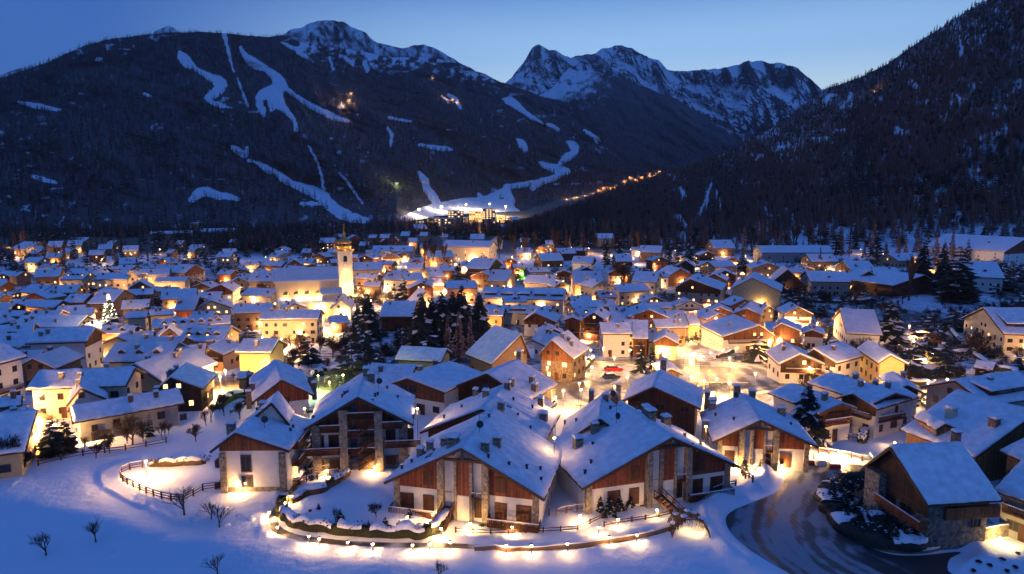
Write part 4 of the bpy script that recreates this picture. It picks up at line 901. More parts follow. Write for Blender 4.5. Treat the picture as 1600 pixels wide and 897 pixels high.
# C: the chalet in the middle of the front row
rC = house('g', 600, 754, 851, 781, 701, 4.2, xa=720, back=640, wall='white', win='none', nchim=0, over=1.0, label='large white and brown chalet with stone pillars, directly above the lit curved hedge', **K)
rC['zc'] = 3.5; duplex_front(rC)
for x, y, w_ in ((-3.6, 4, .95), (-2.0, 2.6, 1.35), (3.2, 5.5, .95), (2.4, 2.4, .95), (-6.5, 6, .8), (-7.3, 4.4, .8)): chimney(rC['o'], x, y, roof_z(rC, x), w_, 1.5, 'stone', True)
vents(rC, [(-9, 2), (-8, 3), (-6.6, 4.2), (-5, 3.5), (3.2, 1.2), (5.6, 2.4), (7.5, 4.4), (9, 6), (9.6, 3.4), (0.3, 12)]); antenna(rC, .6, 6)
add_balcony(rC['o'], rC['ap'] - 6.6, rC['b1'] - .05, .1, 6.6, 1.5, 0, 'beam_wood'); add_balcony(rC['o'], rC['ap'] + 6.8, rC['b1'] - .05, .0, 6.6, 1.5, 0, 'beam_wood')
stair(rC['o'], rC['ap'] - 2.2, -2.6, -.4, rC['ap'] - 1.9, .7, 1.6)
# D behind it
rD = house('g', 656, 676, 850, 694, 640, 4.5, xa=752, back=601, wall='cream', clad='red', win='none', nchim=0, over=1.0, label='snowy chalet roof directly behind the middle front chalet, only a strip of brown gable showing', **K)
for x, y, w_ in ((2.5, 3, .95), (-1.2, 7, .9), (1.2, 12, 1.0), (6.8, 13, .9), (-4.5, 12, .8), (8.4, 7.5, 1.2)): chimney(rD['o'], x, y, roof_z(rD, x), w_, 1.5, 'stone', True)
vents(rD, [(5, 4), (7.5, 2), (-5, 6), (-7, 3), (3, 9), (6, 10)]); antenna(rD, -2.5, 11)
# E: the chalet at the right of the front row
rE = house('g', 910, 764, 1157, 730, 684, 4.0, xa=1051, back=631, wall='white', win='none', nchim=0, over=1.0, label='large front-row chalet whose wooden stair comes down by a lit bush near the road bend', **K)
rE['zc'] = 3.2; duplex_front(rE)
for x, y, w_ in ((-8.6, 9.6, 1.2), (-5.4, 11, .9), (2.2, 8.2, 1.2), (3.0, 11.0, 1.0), (5.2, 9.0, 1.1)): chimney(rE['o'], x, y, roof_z(rE, x), w_, 1.7, 'stone', True)
vents(rE, [(-9, 4), (-7, 8), (6, 5), (8, 4), (-1, 15), (3, 14), (-10.5, 2.5)]); antenna(rE, -2.4, 10)
add_balcony(rE['o'], rE['ap'] + 6.4, rE['b1'] - .05, .1, 7.0, 1.4, 0, 'beam_wood')
stair(rE['o'], rE['ap'] + .2, -4.2, -.7, rE['ap'] - 1.9, .2, 1.5)
# F behind it, G the dark one, H to the right
rF = house('g', 872, 698, 1005, 706, 655, 4.5, xa=938, back=618, wall='cream', clad='red', win='none', nchim=0, over=1.0, label='low chalet squeezed behind the right front chalet, showing the snowy left slope of its roof', **K)
for x, y, w_ in ((0.5, 9, .9), (3, 10, .9), (2, 13, .9), (-2, 14, .8)): chimney(rF['o'], x, y, roof_z(rF, x), w_, 1.5, 'stone', True)
vents(rF, [(-4, 6), (-6, 9)]); antenna(rF, 1.5, 12)
rG = house('g', 971, 627, 1095, 639, 605, 6.0, xa=1021, back=579, wall='dark', win='none', nchim=0, over=1.0, label='dark brown timber chalet with an unlit gable, between the right front chalet and the square', **K)
for x, y, w_ in ((-1, 14, 1.1), (7.5, 6, .9), (8.5, 3, 1.2), (-8.5, 8, .8), (-9.5, 4, .9)): chimney(rG['o'], x, y, roof_z(rG, x), w_, 1.6, 'stone', True)
for x in (-3.5, -.2, 4): add_window(rG['o'], x, rG['b1'] - .03, 5.3, 1.7, 1.2, 0, 'plain')
rH = house('g', 1113, 691, 1279, 699, 657, 4.2, xa=1189, back=615, wall='white', win='none', nchim=0, over=1.0, label='brown-gabled chalet with two bright lamps at its right corner, above the road bend', **K)
rH['zc'] = 3.3; duplex_front(rH, .85)
for x, y, w_ in ((-1.5, 15, 1.0), (.6, 13, 1.0), (4.8, 10, 1.1), (-6, 12, .8), (-8, 6, 1.0)): chimney(rH['o'], x, y, roof_z(rH, x), w_, 1.5, 'stone', True)
vents(rH, [(-6, 9), (5, 5), (8, 4), (-4, 4), (9.4, 3)]); antenna(rH, -2.6, 11)
# I, J, K
rI = house('g', 394, 629, 491, 618, 594, 5.5, xa=440, back=562, wall='white', clad='red', cladz=4.6, nchim=0, win='none', over=.9, label='white chalet with a brown gable and one square brown shutter, behind the small white one', **K)
add_window(rI['o'], .3, rI['b1'] - .1, 4.8, 1.4, 1.5, 0, 'shutter'); add_balcony(rI['o'], 5.2, rI['b1'], 2.4, 2.6, 1, 0, 'shutter_wood')
for x, y, w_ in ((-5.0, 6, .9), (-5.8, 3, .9), (5.5, 8, .8), (5.8, 4, .8)): chimney(rI['o'], x, y, roof_z(rI, x), w_, 1.6, 'brick', True)
rJ = house('g', 610, 600, 695, 614, 592, 5.5, xa=636, back=565, wall='white', clad='wood', cladz=3.2, nchim=2, label='chalet with a glazed brown gable reflecting blue sky, behind the four-storey chalet', winkind='plain', lit=0, **K)
for x in (-3.2, -1.0): add_window(rJ['o'], rJ['ap'] + x + 1.8, rJ['b1'] - .1, 4.9, 1.7, 1.3, 0, 'plain')
rJ2 = house('e', 566, 597, 640, 600, 571, 4.5, wall='white', nchim=2, win='none', label='long plain snowy roof joined to the left of the glazed-gable chalet, left of centre', **K)
rK = house('g', 704, 606, 827, 627, 584, 5.0, xa=760, back=562, wall='dark', win='none', nchim=0, over=1.0, label='dark brown unlit chalet left of the village square, second behind the middle front chalet', **K)
for x, y, w_ in ((6.0, 6, .9), (7.6, 4, 1.0), (-.5, 13, 1.1), (4.5, .8, .8)): chimney(rK['o'], x, y, roof_z(rK, x), w_, 1.6, 'stone', True)
rK2 = house('e', 828, 650, 868, 634, 616, 3.2, wall='dark', win='none', nchim=0, label='small low roof with dark eaves tucked between the dark chalet and the frozen stream bridge', **K)
# A: small white chalet at left
rA = house('g', 328, 706, 452, 705, 677, 6.6, xa=367, dep=12.5, wall='white', clad='wood', cladz=6.3, nchim=0, win='none', over=.9, label='small white chalet at the left end of the front row, two glazed windows under its gable', **K)
o = rA['o']; b = rA['b1']
for x in (rA['a1'] + .45, rA['a2'] - .45): MB().box(x - .45, x + .45, b - .4, b + .3, -2, 6.0).build('stone_pillar', 'stone', o)
MB().box(rA['a1'], rA['a2'], b - .12, b - .0, -2, .9).build('stone_base', 'stone', o)
for z, hh in ((4.4, 2.6), (1.75, 1.7)): add_window(o, -1.0, b - .03, z, 1.5, hh, 0, 'plain')
chimney(o, -4.0, 4, roof_z(rA, -4.0), 1.0, 1.6, 'stone', True); chimney(o, -1.5, 10, roof_z(rA, -1.5), .8, 1.3, 'stone', True); antenna(rA, .8, 4); vents(rA, [(4, 7), (4, 5.6), (-2, 9), (1.5, 11)])
for z in (.2, 3.6): add_balcony(o, rA['a1'] - .02, b + 3.5, z, 5.5, 1.1, -math.pi / 2, 'shutter_wood', True)
for z in (.2, 3.0, 5.6): add_balcony(o, rA['a2'] + .02, b + 6, z, 7, 1.1, math.pi / 2, 'shutter_wood', True)
# cross roof over the back of it
rA2 = house('g', 378, 668, 452, 664, 630, 7.4, xa=424, dep=6, wall='white', nchim=0, win='none', over=.8, label='taller rear wing of the small white chalet, its roof peaking behind', **K)
# B: four storeys
rB = house('g', 475, 671, 646, 664, 621, 7.2, xa=559, back=581, wall='white', clad='red', cladz=6.6, nchim=0, win='none', over=.9, label='four-storey stone and wood chalet with stacked balconies and an open zigzag stair, left of centre', **K)
o = rB['o']; b = rB['b1']; ap = rB['ap']; zt = lambda x: roof_z(rB, x) - .24
def pil(x, w_, pro, mt='stone', z1=None): return MB().box(x - w_ / 2, x + w_ / 2, b - pro, b + .2, -2, min(zt(x - w_ / 2), zt(x + w_ / 2)) if z1 is None else z1).build('stone_pillar', mt, o)
pil(ap - 2.3, 1.2, 1.3); pil(ap + 2.9, 1.2, 1.3); pil(rB['a1'] + .7, 1.3, .5); pil(rB['a2'] - .7, 1.3, .5)
MB().box(rB['a1'], rB['a2'], b - .15, b, -2, 2.2).build('stone_base', 'stone', o)
MB().box(ap - 1.7, ap + 2.3, b - .05, b - .01, 0, 11.2).build('stair_recess', 'stone', o)
for z in (.4, 3.2, 6.0, 8.8): add_window(o, ap - .9, b - .07, z + 1.0, 1.1, 2.0, 0, 'plain')
for z0, s_ in ((.5, 1), (3.2, 1), (5.9, 1)): stair(o, ap - .2, b - .7, z0, ap + 2.1, b - .7, z0 + 1.6, .9)
for z in (2.9, 5.7, 8.4): add_balcony(o, ap + .3, b, z, 4.0, 1.0, 0, 'shutter_wood')
add_balcony(o, ap - 5.6, b, 3.2, 5.6, 1.3, 0, 'shutter_wood', True); add_balcony(o, ap + 6.4, b, 3.9, 5.4, 1.3, 0, 'shutter_wood', True)
add_balcony(o, ap - 4.2, b, 6.7, 3.0, 1.3, 0, 'shutter_wood', True); add_balcony(o, ap + 4.9, b, 6.9, 3.0, 1.3, 0, 'shutter_wood', True)
for x, z, w_, hh in ((-6.3, 4.7, 2.0, 2.2), (-3.9, 4.7, 1.5, 2.2), (-6.3, 1.2, 1.9, 1.4), (-3.9, 1.2, 1.5, 1.4), (4.6, 5.2, 1.5, 2.2), (7.2, 5.2, 1.8, 2.3), (4.6, 1.4, 1.5, 1.4), (7.2, 1.4, 1.8, 1.4), (-4.2, 8.0, 1.5, 1.9), (5.0, 8.0, 1.3, 1.8)):
    add_window(o, ap + x, b - (.16 if z < 2.5 else .1 if z > 7 else .03), z, w_, hh, 0, 'shutter')
for x, y, w_ in ((.2, 11, 1.0), (1.1, 9.6, 1.1)): chimney(o, x, y, roof_z(rB, x), w_, 1.7, 'stone', True)
vents(rB, [(-7, 2), (-3, 5), (-2.8, 6), (2.5, 4.5), (2.2, 3.6), (5.4, 8), (8, 2.2), (3.6, 10)]); antenna(rB, 2.4, 8)
# ---- right-hand group
K2 = dict(name='chalet', cat='chalet')
rN1 = house('g', 1280, 647, 1341, 639, 631, 5.6, xa=1317, back=600, wall='white', clad='dark', cladz=4.0, balcony=1, lit=0, nchim=1, label='white chalet with a dark carved balcony beside the big snow-laden spruce on the right', **K2)
rN1b = house('g', 1306, 622, 1371, 640, 616, 5.6, xa=1332, dep=13, wall='white', clad='dark', cladz=4.0, balcony=1, lit=0, nchim=2, label='dark-gabled white chalet wing between two dark-balconied chalets on the right', **K2)
rN2 = house('g', 1364, 632, 1425, 622, 615, 6.2, xa=1400, back=583, wall='white', clad='dark', cladz=6.4, balcony=1, lit=0, nchim=2, label='white chalet with a black balcony, left of the very wide roof', **K2)
rN2b = house('g', 1395, 610, 1442, 613, 603, 5.4, dep=10, wall='white', clad='dark', nchim=1, lit=0, label='small dark gable peeping over the arched-window chalet on the right', **K2)
rM = house('e', 1405, 671, 1524, 716, 627, 4.5, wall='honey', nchim=0, win='none', label='very wide snowy roof with a cream chimney, just behind the stone chalet', roofm='roof_snow', **K2)
chimney(rM['o'], -2.0, 5.5, 7.0, 1.2, 1.8, 'cream_plaster', True); chimney(rM['o'], 4.0, 6.5, 7.3, 1.1, 1.6, 'brick', True)
rO = house('e', 1530, 692, 1645, 697, 650, 5.0, wall='honey', nchim=0, lit=0, win='none', label='honey-coloured timber chalet with its gable facing left, behind the stone chalet near the right edge', **K2)
rMd = house('g', 1463, 672, 1499, 672, 663, 6.6, xa=1478, dep=6, wall='honey', nchim=0, win='none', label='small glazed dormer gable sitting low on the wide right-hand roof', **K2)
rEh = house('e', 1545, 635, 1645, 618, 588, 6.0, wall='grey', nchim=1, lit=0, rooflights=1, label='grey house with dark roof windows at the right edge, above the honey timber chalet', **K2)
rP = house('e', 1560, 704, 1665, 752, 668, 5.4, wall='honey', nchim=0, lit=0, win='none', label='timber chalet roof cut by the right edge, right behind the stone chalet', **K2)
rP2 = house('e', 1551, 766, 1665, 806, 736, 5.4, wall='grey', nchim=0, lit=0, balcony=1, label='grey-walled chalet with a wooden balcony and one small white window at the lower right edge', **K2)
rS = house('e', 1449, 790, 1567, 782, 696, 6.0, dep=11.5, wall='dstone', clad='dark', cladz=3.9, pitch=33, nchim=0, win='none', over=.9, th=.45, label='stone-walled chalet beside the hedge island, its lower wall washed by cold white light', **K2)
o = rS['o']; a = rS['a1']
chimney(o, 5.2, 8, 9.6, .8, 2.0, 'brick', True); add_window(o, 2.6, a - .03, 2.9, 1.2, 1.2, 0, 'plain')
MB().box(-2, 5.2, a - .5, a - .02, 3.7, 5.2).build('timber_band', 'wood', o)
add_balcony(o, rS['b1'] - .02, (rS['a1'] + rS['a2']) / 2 - 1, 2.6, 8, 1.2, -math.pi / 2, 'red_wood', True)
MB().box(rS['b1'] - 1.1, rS['b1'] + .02, rS['a2'] - 2.4, rS['a2'] + .4, -2, 6.2).build('stone_pillar', 'stone', o)
for y in (3.5, 6.5): add_window(o, rS['b1'] - .03, rS['a1'] + y, 3.8, 2.2, 2.2, -math.pi / 2, 'plain')

skylight(rC, -4.8, 7.5, 1.0, 2.6); skylight(rC, -5.4, 2.6, .8, 1.4); skylight(rB, -2.6, 6.5, .8, 1.2); skylight(rB, 2.4, 2.6, .9, 1.5); skylight(rA, -3.0, 8.0, .9, 2.0); skylight(rD, 3.2, 5.6, .8, .9); skylight(rE, -6.0, 5.0, .6, .8); skylight(rS, 3.0, 3.0, .8, .8) if rS['kind'] == 'g' else None
# ================================================================== the church
def church():
    # nave seen along its long side; tower at its right end
    h = 15.5; L0 = at(430, 441, h); zg = L0.z; L_ = Vector(on_plane(430, 441, zg + h)); Rr = Vector(on_plane(530, 437, zg + h)); U = (Rr - L_).normalized(); N = Vector((-U.y, U.x)); w = (Rr - L_).length
    t = thing('church', 'long floodlit church nave with arched windows, standing against the bell tower', 'church', (L_.x, L_.y, zg), math.atan2(U.y, U.x))
    wm = 'cream_plaster'
    m = MB(); m.add([(0, 0, -2), (w, 0, -2), (w, 16, -2), (0, 16, -2), (0, 0, h), (w, 0, h), (w, 16, h), (0, 16, h), (0, 8, h + 4.5), (w, 8, h + 4.5)], [(0, 1, 5, 4), (1, 2, 6, 9, 5), (2, 3, 7, 6), (3, 0, 4, 8, 7), (4, 5, 9, 8), (7, 8, 9, 6)])
    link('nave_wall', recalc(m.mesh('nave_wall', wm)), t)
    m = MB(); v = [(-.8, -.8, h - .1), (w, -.8, h - .1), (w, 8, h + 4.9), (-.8, 8, h + 4.9), (-.8, 16.8, h - .1), (w, 16.8, h - .1)]; v2 = [(a, b, c + .45) for a, b, c in v]
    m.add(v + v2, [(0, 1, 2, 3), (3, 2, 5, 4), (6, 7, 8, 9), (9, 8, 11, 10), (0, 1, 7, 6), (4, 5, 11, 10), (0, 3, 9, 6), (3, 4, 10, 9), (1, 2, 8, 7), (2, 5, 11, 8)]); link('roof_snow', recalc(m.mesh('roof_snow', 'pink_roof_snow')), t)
    # lean-to aisle with its own roof
    m = MB(); m.add([(1, -5, -2), (w - 3, -5, -2), (w - 3, 0.02, -2), (1, 0.02, -2), (1, -5, 6.2), (w - 3, -5, 6.2), (w - 3, 0.02, 8), (1, 0.02, 8)], [(0, 1, 5, 4), (1, 2, 6, 5), (3, 0, 4, 7), (4, 5, 6, 7)]); link('aisle_wall', recalc(m.mesh('aisle_wall', wm)), t)
    m = MB(); v = [(.6, -5.5, 6.1), (w - 2.6, -5.5, 6.1), (w - 2.6, 0, 8.1), (.6, 0, 8.1)]; v += [(a, b, c + .4) for a, b, c in v]; m.add(v, [(0, 1, 2, 3), (4, 5, 6, 7), (0, 1, 5, 4), (1, 2, 6, 5), (0, 3, 7, 4)]); link('roof_snow', recalc(m.mesh('roof_snow', 'roof_snow')), t)
    m = MB(); m.box(-.3, w, -.35, -.02, h - .9, h - .2); m.build('cornice', wm, t)
    for k in range(6): MB().box(k * w / 6 + .4, k * w / 6 + 1.1, -.25, -.02, 8.2, h - .9).build('pilaster', wm, t)
    for k in range(5):   # half-round clerestory windows
        c = (k + .62) * w / 6 + 1.6; m = MB(); n = 9; m.add([(c + 1.5 * math.cos(math.pi * i / n), -.06, 9.6 + 1.5 * math.sin(math.pi * i / n)) for i in range(n + 1)], [tuple(range(n + 1))], 1)
        for i in range(n):
            a0, a1 = math.pi * i / n, math.pi * (i + 1) / n; m.beam((c + 1.55 * math.cos(a0), -.1, 9.6 + 1.55 * math.sin(a0)), (c + 1.55 * math.cos(a1), -.1, 9.6 + 1.55 * math.sin(a1)), .2, .16, 0, (0, 1, 0))
        m.build('window', ['stone', 'glass'], t)
    for x in (w * .42, w * .66): m = MB().box(x - .9, x + .9, -5.12, -4.98, 1.0, 4.4, 0).box(x - .7, x + .7, -5.16, -5.1, 1.2, 4.2, 1); m.build('window', ['stone', 'glass'], t)
    # apse block by the tower
    m = MB(); m.box(w - 8, w + 1, -3.5, 0.5, -2, 9.5); m.build('choir_wall', wm, t); m = MB(); m.add([(w - 8.6, -4, 9.5), (w + 1, -4, 9.5), (w + 1, .4, 11.6), (w - 8.6, .4, 11.6), (w - 8.6, -4, 9.9), (w + 1, -4, 9.9), (w + 1, .4, 12), (w - 8.6, .4, 12)], [(0, 1, 5, 4), (4, 5, 6, 7), (1, 2, 6, 5), (0, 4, 7, 3)]); link('roof_snow', recalc(m.mesh('roof_snow', 'roof_snow')), t)
    for x, y, p in ((4, -1.2, 420), (10, -1.2, 900), (w * .5, -1.2, 600), (w * .68, -1.2, 900), (w * .86, -1.6, 500)): lamp_light((x, y - .6, 8.9), p * 1.0, (1, .56, .16), .15, t, 'floodlight')
    for x in (2, w * .5, w - 6): lamp_light((x, -9.5, 1.5), 1200, (1, .56, .16), .3, t, 'floodlight')
    lamp_light((-3, 4, 1.5), 1600, (1, .56, .16), .3, t, 'floodlight')
    # the tower
    tb = Vector(on_plane(530.5, 462, zg)); te = Vector(on_plane(552, 462, zg)); tw = (te - tb).length
    zrow = lambda r: CAMZ + slopes(541, r)[1] * tb.y - zg
    q = thing('bell_tower', 'tall floodlit bell tower with a small domed lantern and needle spire', 'bell tower', (tb.x, tb.y, zg), math.atan2(U.y, U.x))
    zt = zrow(393); m = MB().box(0, tw, 0, tw, -2, zt); m.build('shaft', 'white_plaster', q)
    for z in (zrow(411), zrow(425), zt - .5): MB().box(-.25, tw + .25, -.25, tw + .25, z, z + .5).build('string_course', 'white_plaster', q)
    for (x, y, ang) in ((tw / 2, -.03, 0), (-.03, tw / 2, -math.pi / 2), (tw + .03, tw / 2, math.pi / 2)):
        m = MB(); n = 8; zz = zrow(405); m.add([(-1, 0, zz - 2.2), (1, 0, zz - 2.2)] + [(math.cos(math.pi * i / n), 0, zz + .8 + math.sin(math.pi * i / n)) for i in range(n + 1)], [tuple([0, 1] + list(range(2, n + 3)))], 1)
        m.box(-1.3, -1.02, -.2, .02, zz - 2.4, zz + .9, 0).box(1.02, 1.3, -.2, .02, zz - 2.4, zz + .9, 0).box(-1.5, 1.5, -.3, .02, zz - 2.8, zz - 2.42, 0)
        b = m.build('belfry_opening', ['white_plaster', 'glass'], q); b.location = (x, y, 0); b.rotation_euler = (0, 0, ang)
        m = MB(); zc = zrow(415); n = 18; m.add([(0, -.12, zc)] + [(1.25 * math.cos(2 * math.pi * i / n), -.12, zc + 1.25 * math.sin(2 * math.pi * i / n)) for i in range(n)], [(0, 1 + i, 1 + (i + 1) % n) for i in range(n)], 0)
        for i in range(n):
            a0, a1 = 2 * math.pi * i / n, 2 * math.pi * (i + 1) / n; m.beam((1.3 * math.cos(a0), -.12, zc + 1.3 * math.sin(a0)), (1.3 * math.cos(a1), -.12, zc + 1.3 * math.sin(a1)), .16, .2, 1, (0, 1, 0))
        m.beam((0, -.16, zc), (.1, -.16, zc + .95), .05, .12, 1, (0, 1, 0)); m.beam((0, -.16, zc), (.6, -.16, zc - .3), .05, .14, 1, (0, 1, 0))
        b = m.build('clock', ['white_paint', 'dark_wood'], q); b.location = (x, y, 0); b.rotation_euler = (0, 0, ang)
    for k in range(4): MB().box(-.06, .0, 0, .5, 0, 1).build('pilaster', 'white_plaster', q) if False else None
    c = (tw / 2, tw / 2, 0); z0 = zt; u = (zrow(350) - zt) / 43.0 * 1.0   # metres per picture row
    MB().lathe([(tw * .70, z0), (tw * .70, z0 + .5), (tw * .52, z0 + .8), (tw * .46, z0 + u * 4), (tw * .50, z0 + u * 4.5), (tw * .50, z0 + u * 8)], 8, c).build('lantern_base', 'gold', q)
    for k in range(8):
        a = 2 * math.pi * k / 8 + .4; MB().tube((c[0] + tw * .42 * math.cos(a), c[1] + tw * .42 * math.sin(a), z0 + u * 8), (c[0] + tw * .42 * math.cos(a), c[1] + tw * .42 * math.sin(a), z0 + u * 12), .2, .2, 5).build('column', 'gold', q)
    MB().lathe([(tw * .5, z0 + u * 12), (tw * .52, z0 + u * 13), (tw * .46, z0 + u * 16), (tw * .28, z0 + u * 19), (tw * .14, z0 + u * 21), (tw * .10, z0 + u * 25), (tw * .14, z0 + u * 27), (.28, z0 + u * 30), (.16, z0 + u * 36), (.05, z0 + u * 40)], 12, c).build('dome', 'gold', q, True)
    m = MB().lathe([(0, -.5), (.45, 0), (0, .5)], 8, (c[0], c[1], z0 + u * 37)); m.beam((c[0], c[1], z0 + u * 38), (c[0], c[1], z0 + u * 43), .12, .12).beam((c[0] - .8, c[1], z0 + u * 41.2), (c[0] + .8, c[1], z0 + u * 41.2), .12, .12); m.build('cross', 'gold', q)
    for x, y in ((tw / 2 + 1, -4), (tw + 3, tw / 2), (-2.5, -3)): lamp_light((x, y, 2.5), 1300, (1, .56, .16), .3, q, 'floodlight')
    lamp_light((tw * .5, -2.6, zrow(447)), 450, (1,.58,.18), .2, q, 'floodlight')
    for x, y in ((tw / 2, -1.6), (-1.6, tw / 2), (tw + 1.6, tw / 2)): lamp_light((x, y, zt + 1.2), 520, (1, .55, .16), .15, q, 'floodlight'); lamp_light((x, y, zrow(425)), 300, (1, .56, .16), .15, q, 'floodlight')
church()
# ================================================================== the town, house by house
def H(*a, **k): return house(*a, **k)
E_, G_ = 'e', 'g'
# --- far left
H(E_, 52, 434, 94, 432, 420, 10, wall='brown', lit=.1); H(E_, 93, 437, 130, 437, 420, 10, wall='cream', lit=.5, dormers=4)
H(E_, 147, 437, 199, 437, 427, 10, wall='cream', lit=.5, balcony=1, label='long cream hotel wing washed by warm light behind the illuminated tree'); H(G_, 128, 432, 150, 432, 424, 11, dep=14, wall='white', lit=.6)
H(G_, 197, 430, 214, 430, 424, 12, dep=12, wall='cream', lit=.6); H(E_, 215, 434, 265, 427, 421, 9, wall='ochre', lit=.4); H(E_, 263, 426, 289, 427, 414, 9, wall='grey', clad='wood', balcony=1)
H(E_, 240, 441, 291, 440, 433, 8, wall='cream', lit=.4); H(E_, 28, 457, 62, 459, 445, 7, wall='ochre', lit=.5, nchim=2); H(E_, 63, 459, 118, 458, 446, 7, wall='dark', balcony=1)
H(E_, 96, 473, 130, 473, 460, 6, wall='red', clad='red'); H(E_, 8, 479, 85, 481, 469, 6, wall='brown'); H(E_, 135, 475, 175, 475, 453, 7, wall='brown')
H(E_, -10, 494, 33, 495, 486, 6, wall='brown'); H(E_, 15, 512, 120, 512, 494, 6, wall='ochre', lit=.1, nchim=4); H(E_, 108, 495, 145, 490, 482, 8, wall='white', lit=.3)
H(E_, 85, 490, 130, 488, 478, 6, wall='brown'); H(E_, 40, 498, 90, 497, 486, 6, wall='brown', nchim=3)
H(E_, 39, 537, 136, 534, 514, 8.5, wall='white', lit=.05, balcony=0, nchim=2, label='wide pale three-storey house with a raised central roof, left of the illuminated tree', clad='dark')
H(E_, 103, 551, 138, 549, 545, 4, wall='white', nchim=0, lit=0, win='none', name='shed', cat='annex')
H(E_, 194, 498, 230, 496, 488, 10, wall='cream', lit=.1, label='cream three-storey house directly right of the illuminated tree'); H(E_, 231, 495, 271, 490, 484, 9, wall='cream', lit=.1)
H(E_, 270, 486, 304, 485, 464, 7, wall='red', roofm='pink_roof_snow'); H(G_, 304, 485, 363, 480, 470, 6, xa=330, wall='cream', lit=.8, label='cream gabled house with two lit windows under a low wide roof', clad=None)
H(G_, 315, 457, 365, 456, 445, 7, xa=345, wall='white', clad='red'); H(G_, 198, 452, 238, 450, 440, 7, xa=218, wall='brown', lit=.2); H(E_, 250, 470, 308, 464, 452, 6, wall='brown')
H(E_, 188, 485, 234, 480, 469, 6, wall='brown', nchim=2); H(E_, 200, 462, 240, 460, 452, 6, wall='brown')
H(E_, 236, 516, 361, 504, 497, 7, wall='ochre', dormers=7, lit=.3, nchim=2, label='long low house with a row of snowy dormers, second behind the dormered inn'); H(E_, 275, 534, 348, 534, 510, 7, wall='ochre', dormers=4, lit=.5, label='inn with four snow-capped dormers and a lit ground floor')
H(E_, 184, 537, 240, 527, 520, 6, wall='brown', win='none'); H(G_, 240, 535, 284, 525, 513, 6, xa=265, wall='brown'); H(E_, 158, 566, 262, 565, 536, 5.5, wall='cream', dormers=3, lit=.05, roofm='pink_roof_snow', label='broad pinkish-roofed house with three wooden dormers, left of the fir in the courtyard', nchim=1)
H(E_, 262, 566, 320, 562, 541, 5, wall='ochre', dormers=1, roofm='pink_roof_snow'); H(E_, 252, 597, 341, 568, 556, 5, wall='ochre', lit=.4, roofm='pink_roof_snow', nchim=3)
H(E_, 39, 609, 197, 603, 578, 6, wall='cream', lit=0, nchim=3, label='very long cream house with many shuttered windows at left, behind the grey farmhouse'); H(G_, 19, 578, 86, 577, 561, 5, xa=50, dep=12, wall='brown', lit=0, roofm='pink_roof_snow')
H(E_, -45, 580, 43, 557, 537, 9, wall='white', lit=.05, balcony=1, nchim=2); H(E_, -15, 547, 55, 538, 522, 7, wall='white', lit=0, nchim=3); H(E_, -30, 528, 50, 522, 508, 7, wall='brown', nchim=3)
rQ = H(E_, 113, 661, 289, 630, 622, 4.2, wall='grey', lit=0, nchim=3, win='none', over=.9, label='long unlit grey farmhouse with a ribbed snowy roof, above the dark snowfield on the left')
for x, z, w_, hh in ((-5.5, 2.4, 1.0, 1.2), (-2.2, 2.6, 1.2, 1.4), (4.8, 2.5, 1.3, 1.4), (8.4, 1.4, 1.2, 1.2), (-4.6, .9, 3.0, 1.7)): add_window(rQ['o'], x, rQ['a1'] - .03, z, w_, hh, 0, 'plain')
H(G_, 104, 634, 170, 625, 607, 4.5, xa=126, dep=9, wall='white', lit=0, nchim=1, label='pale lavender-white gable directly behind the left end of the grey farmhouse'); H(G_, 240, 612, 318, 608, 590, 4.5, xa=266, dep=11, wall='dark', lit=.5, nchim=4, label='dark house with a fire-lit doorway, behind the right end of the grey farmhouse')
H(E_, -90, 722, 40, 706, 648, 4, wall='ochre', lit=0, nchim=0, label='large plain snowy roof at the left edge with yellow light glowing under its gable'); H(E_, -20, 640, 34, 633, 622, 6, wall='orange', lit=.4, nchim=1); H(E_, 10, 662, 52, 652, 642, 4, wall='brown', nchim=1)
H(E_, 366, 551, 424, 552, 531, 7.5, wall='ochre', lit=0, win='none', nchim=1, label='plain windowless ochre block with a square snowy roof, left of the tennis courts'); H(E_, 370, 592, 392, 591, 582, 4, wall='brown', nchim=0, win='none', name='shed', cat='shed')
# --- around the church
H(E_, 336, 402, 360, 402, 394, 9, wall='grey', lit=.2); H(E_, 380, 414, 401, 414, 408, 7, wall='cream', lit=.6); H(E_, 386, 440, 426, 440, 424, 7, wall='ochre', lit=.05, dormers=2); H(E_, 375, 460, 422, 465, 451, 5, wall='cream', lit=.1)
H(G_, 360, 441, 385, 440, 434, 6, wall='ochre', lit=.2); H(E_, 400, 415, 440, 416, 408, 6, wall='dark', lit=.1); H(G_, 444, 416, 475, 415, 406, 6, wall='white', clad='dark'); H(E_, 470, 411, 489, 411, 404, 5, wall='brown')
H(E_, 361, 490, 425, 488, 475, 7, wall='brown', lit=0, nchim=2); H(E_, 404, 500, 498, 499, 485, 9, wall='cream', lit=0, nchim=2, label='broad beige villa with shuttered windows, in front of the church'); H(G_, 440, 485, 482, 482, 474, 5, wall='cream')
H(G_, 515, 483, 550, 482, 468, 5, xa=533, dep=18, wall='white', roofm='pink_roof_snow', label='white-gabled house leaning against the foot of the bell tower'); H(E_, 515, 506, 546, 504, 494, 4, wall='brown', win='none')
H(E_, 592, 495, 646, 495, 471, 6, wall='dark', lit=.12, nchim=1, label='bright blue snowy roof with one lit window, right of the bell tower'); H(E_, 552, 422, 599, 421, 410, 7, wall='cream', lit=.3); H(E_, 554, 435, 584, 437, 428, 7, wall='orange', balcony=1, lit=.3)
H(E_, 597, 437, 633, 438, 426, 7, wall='white', lit=0, roofm='pink_roof_snow'); H(E_, 632, 440, 664, 436, 427, 7, wall='ochre'); H(E_, 635, 421, 660, 421, 411, 6, wall='cream', lit=.4); H(E_, 660, 450, 695, 444, 436, 3, wall='brown', win='none', name='shed', cat='shed')
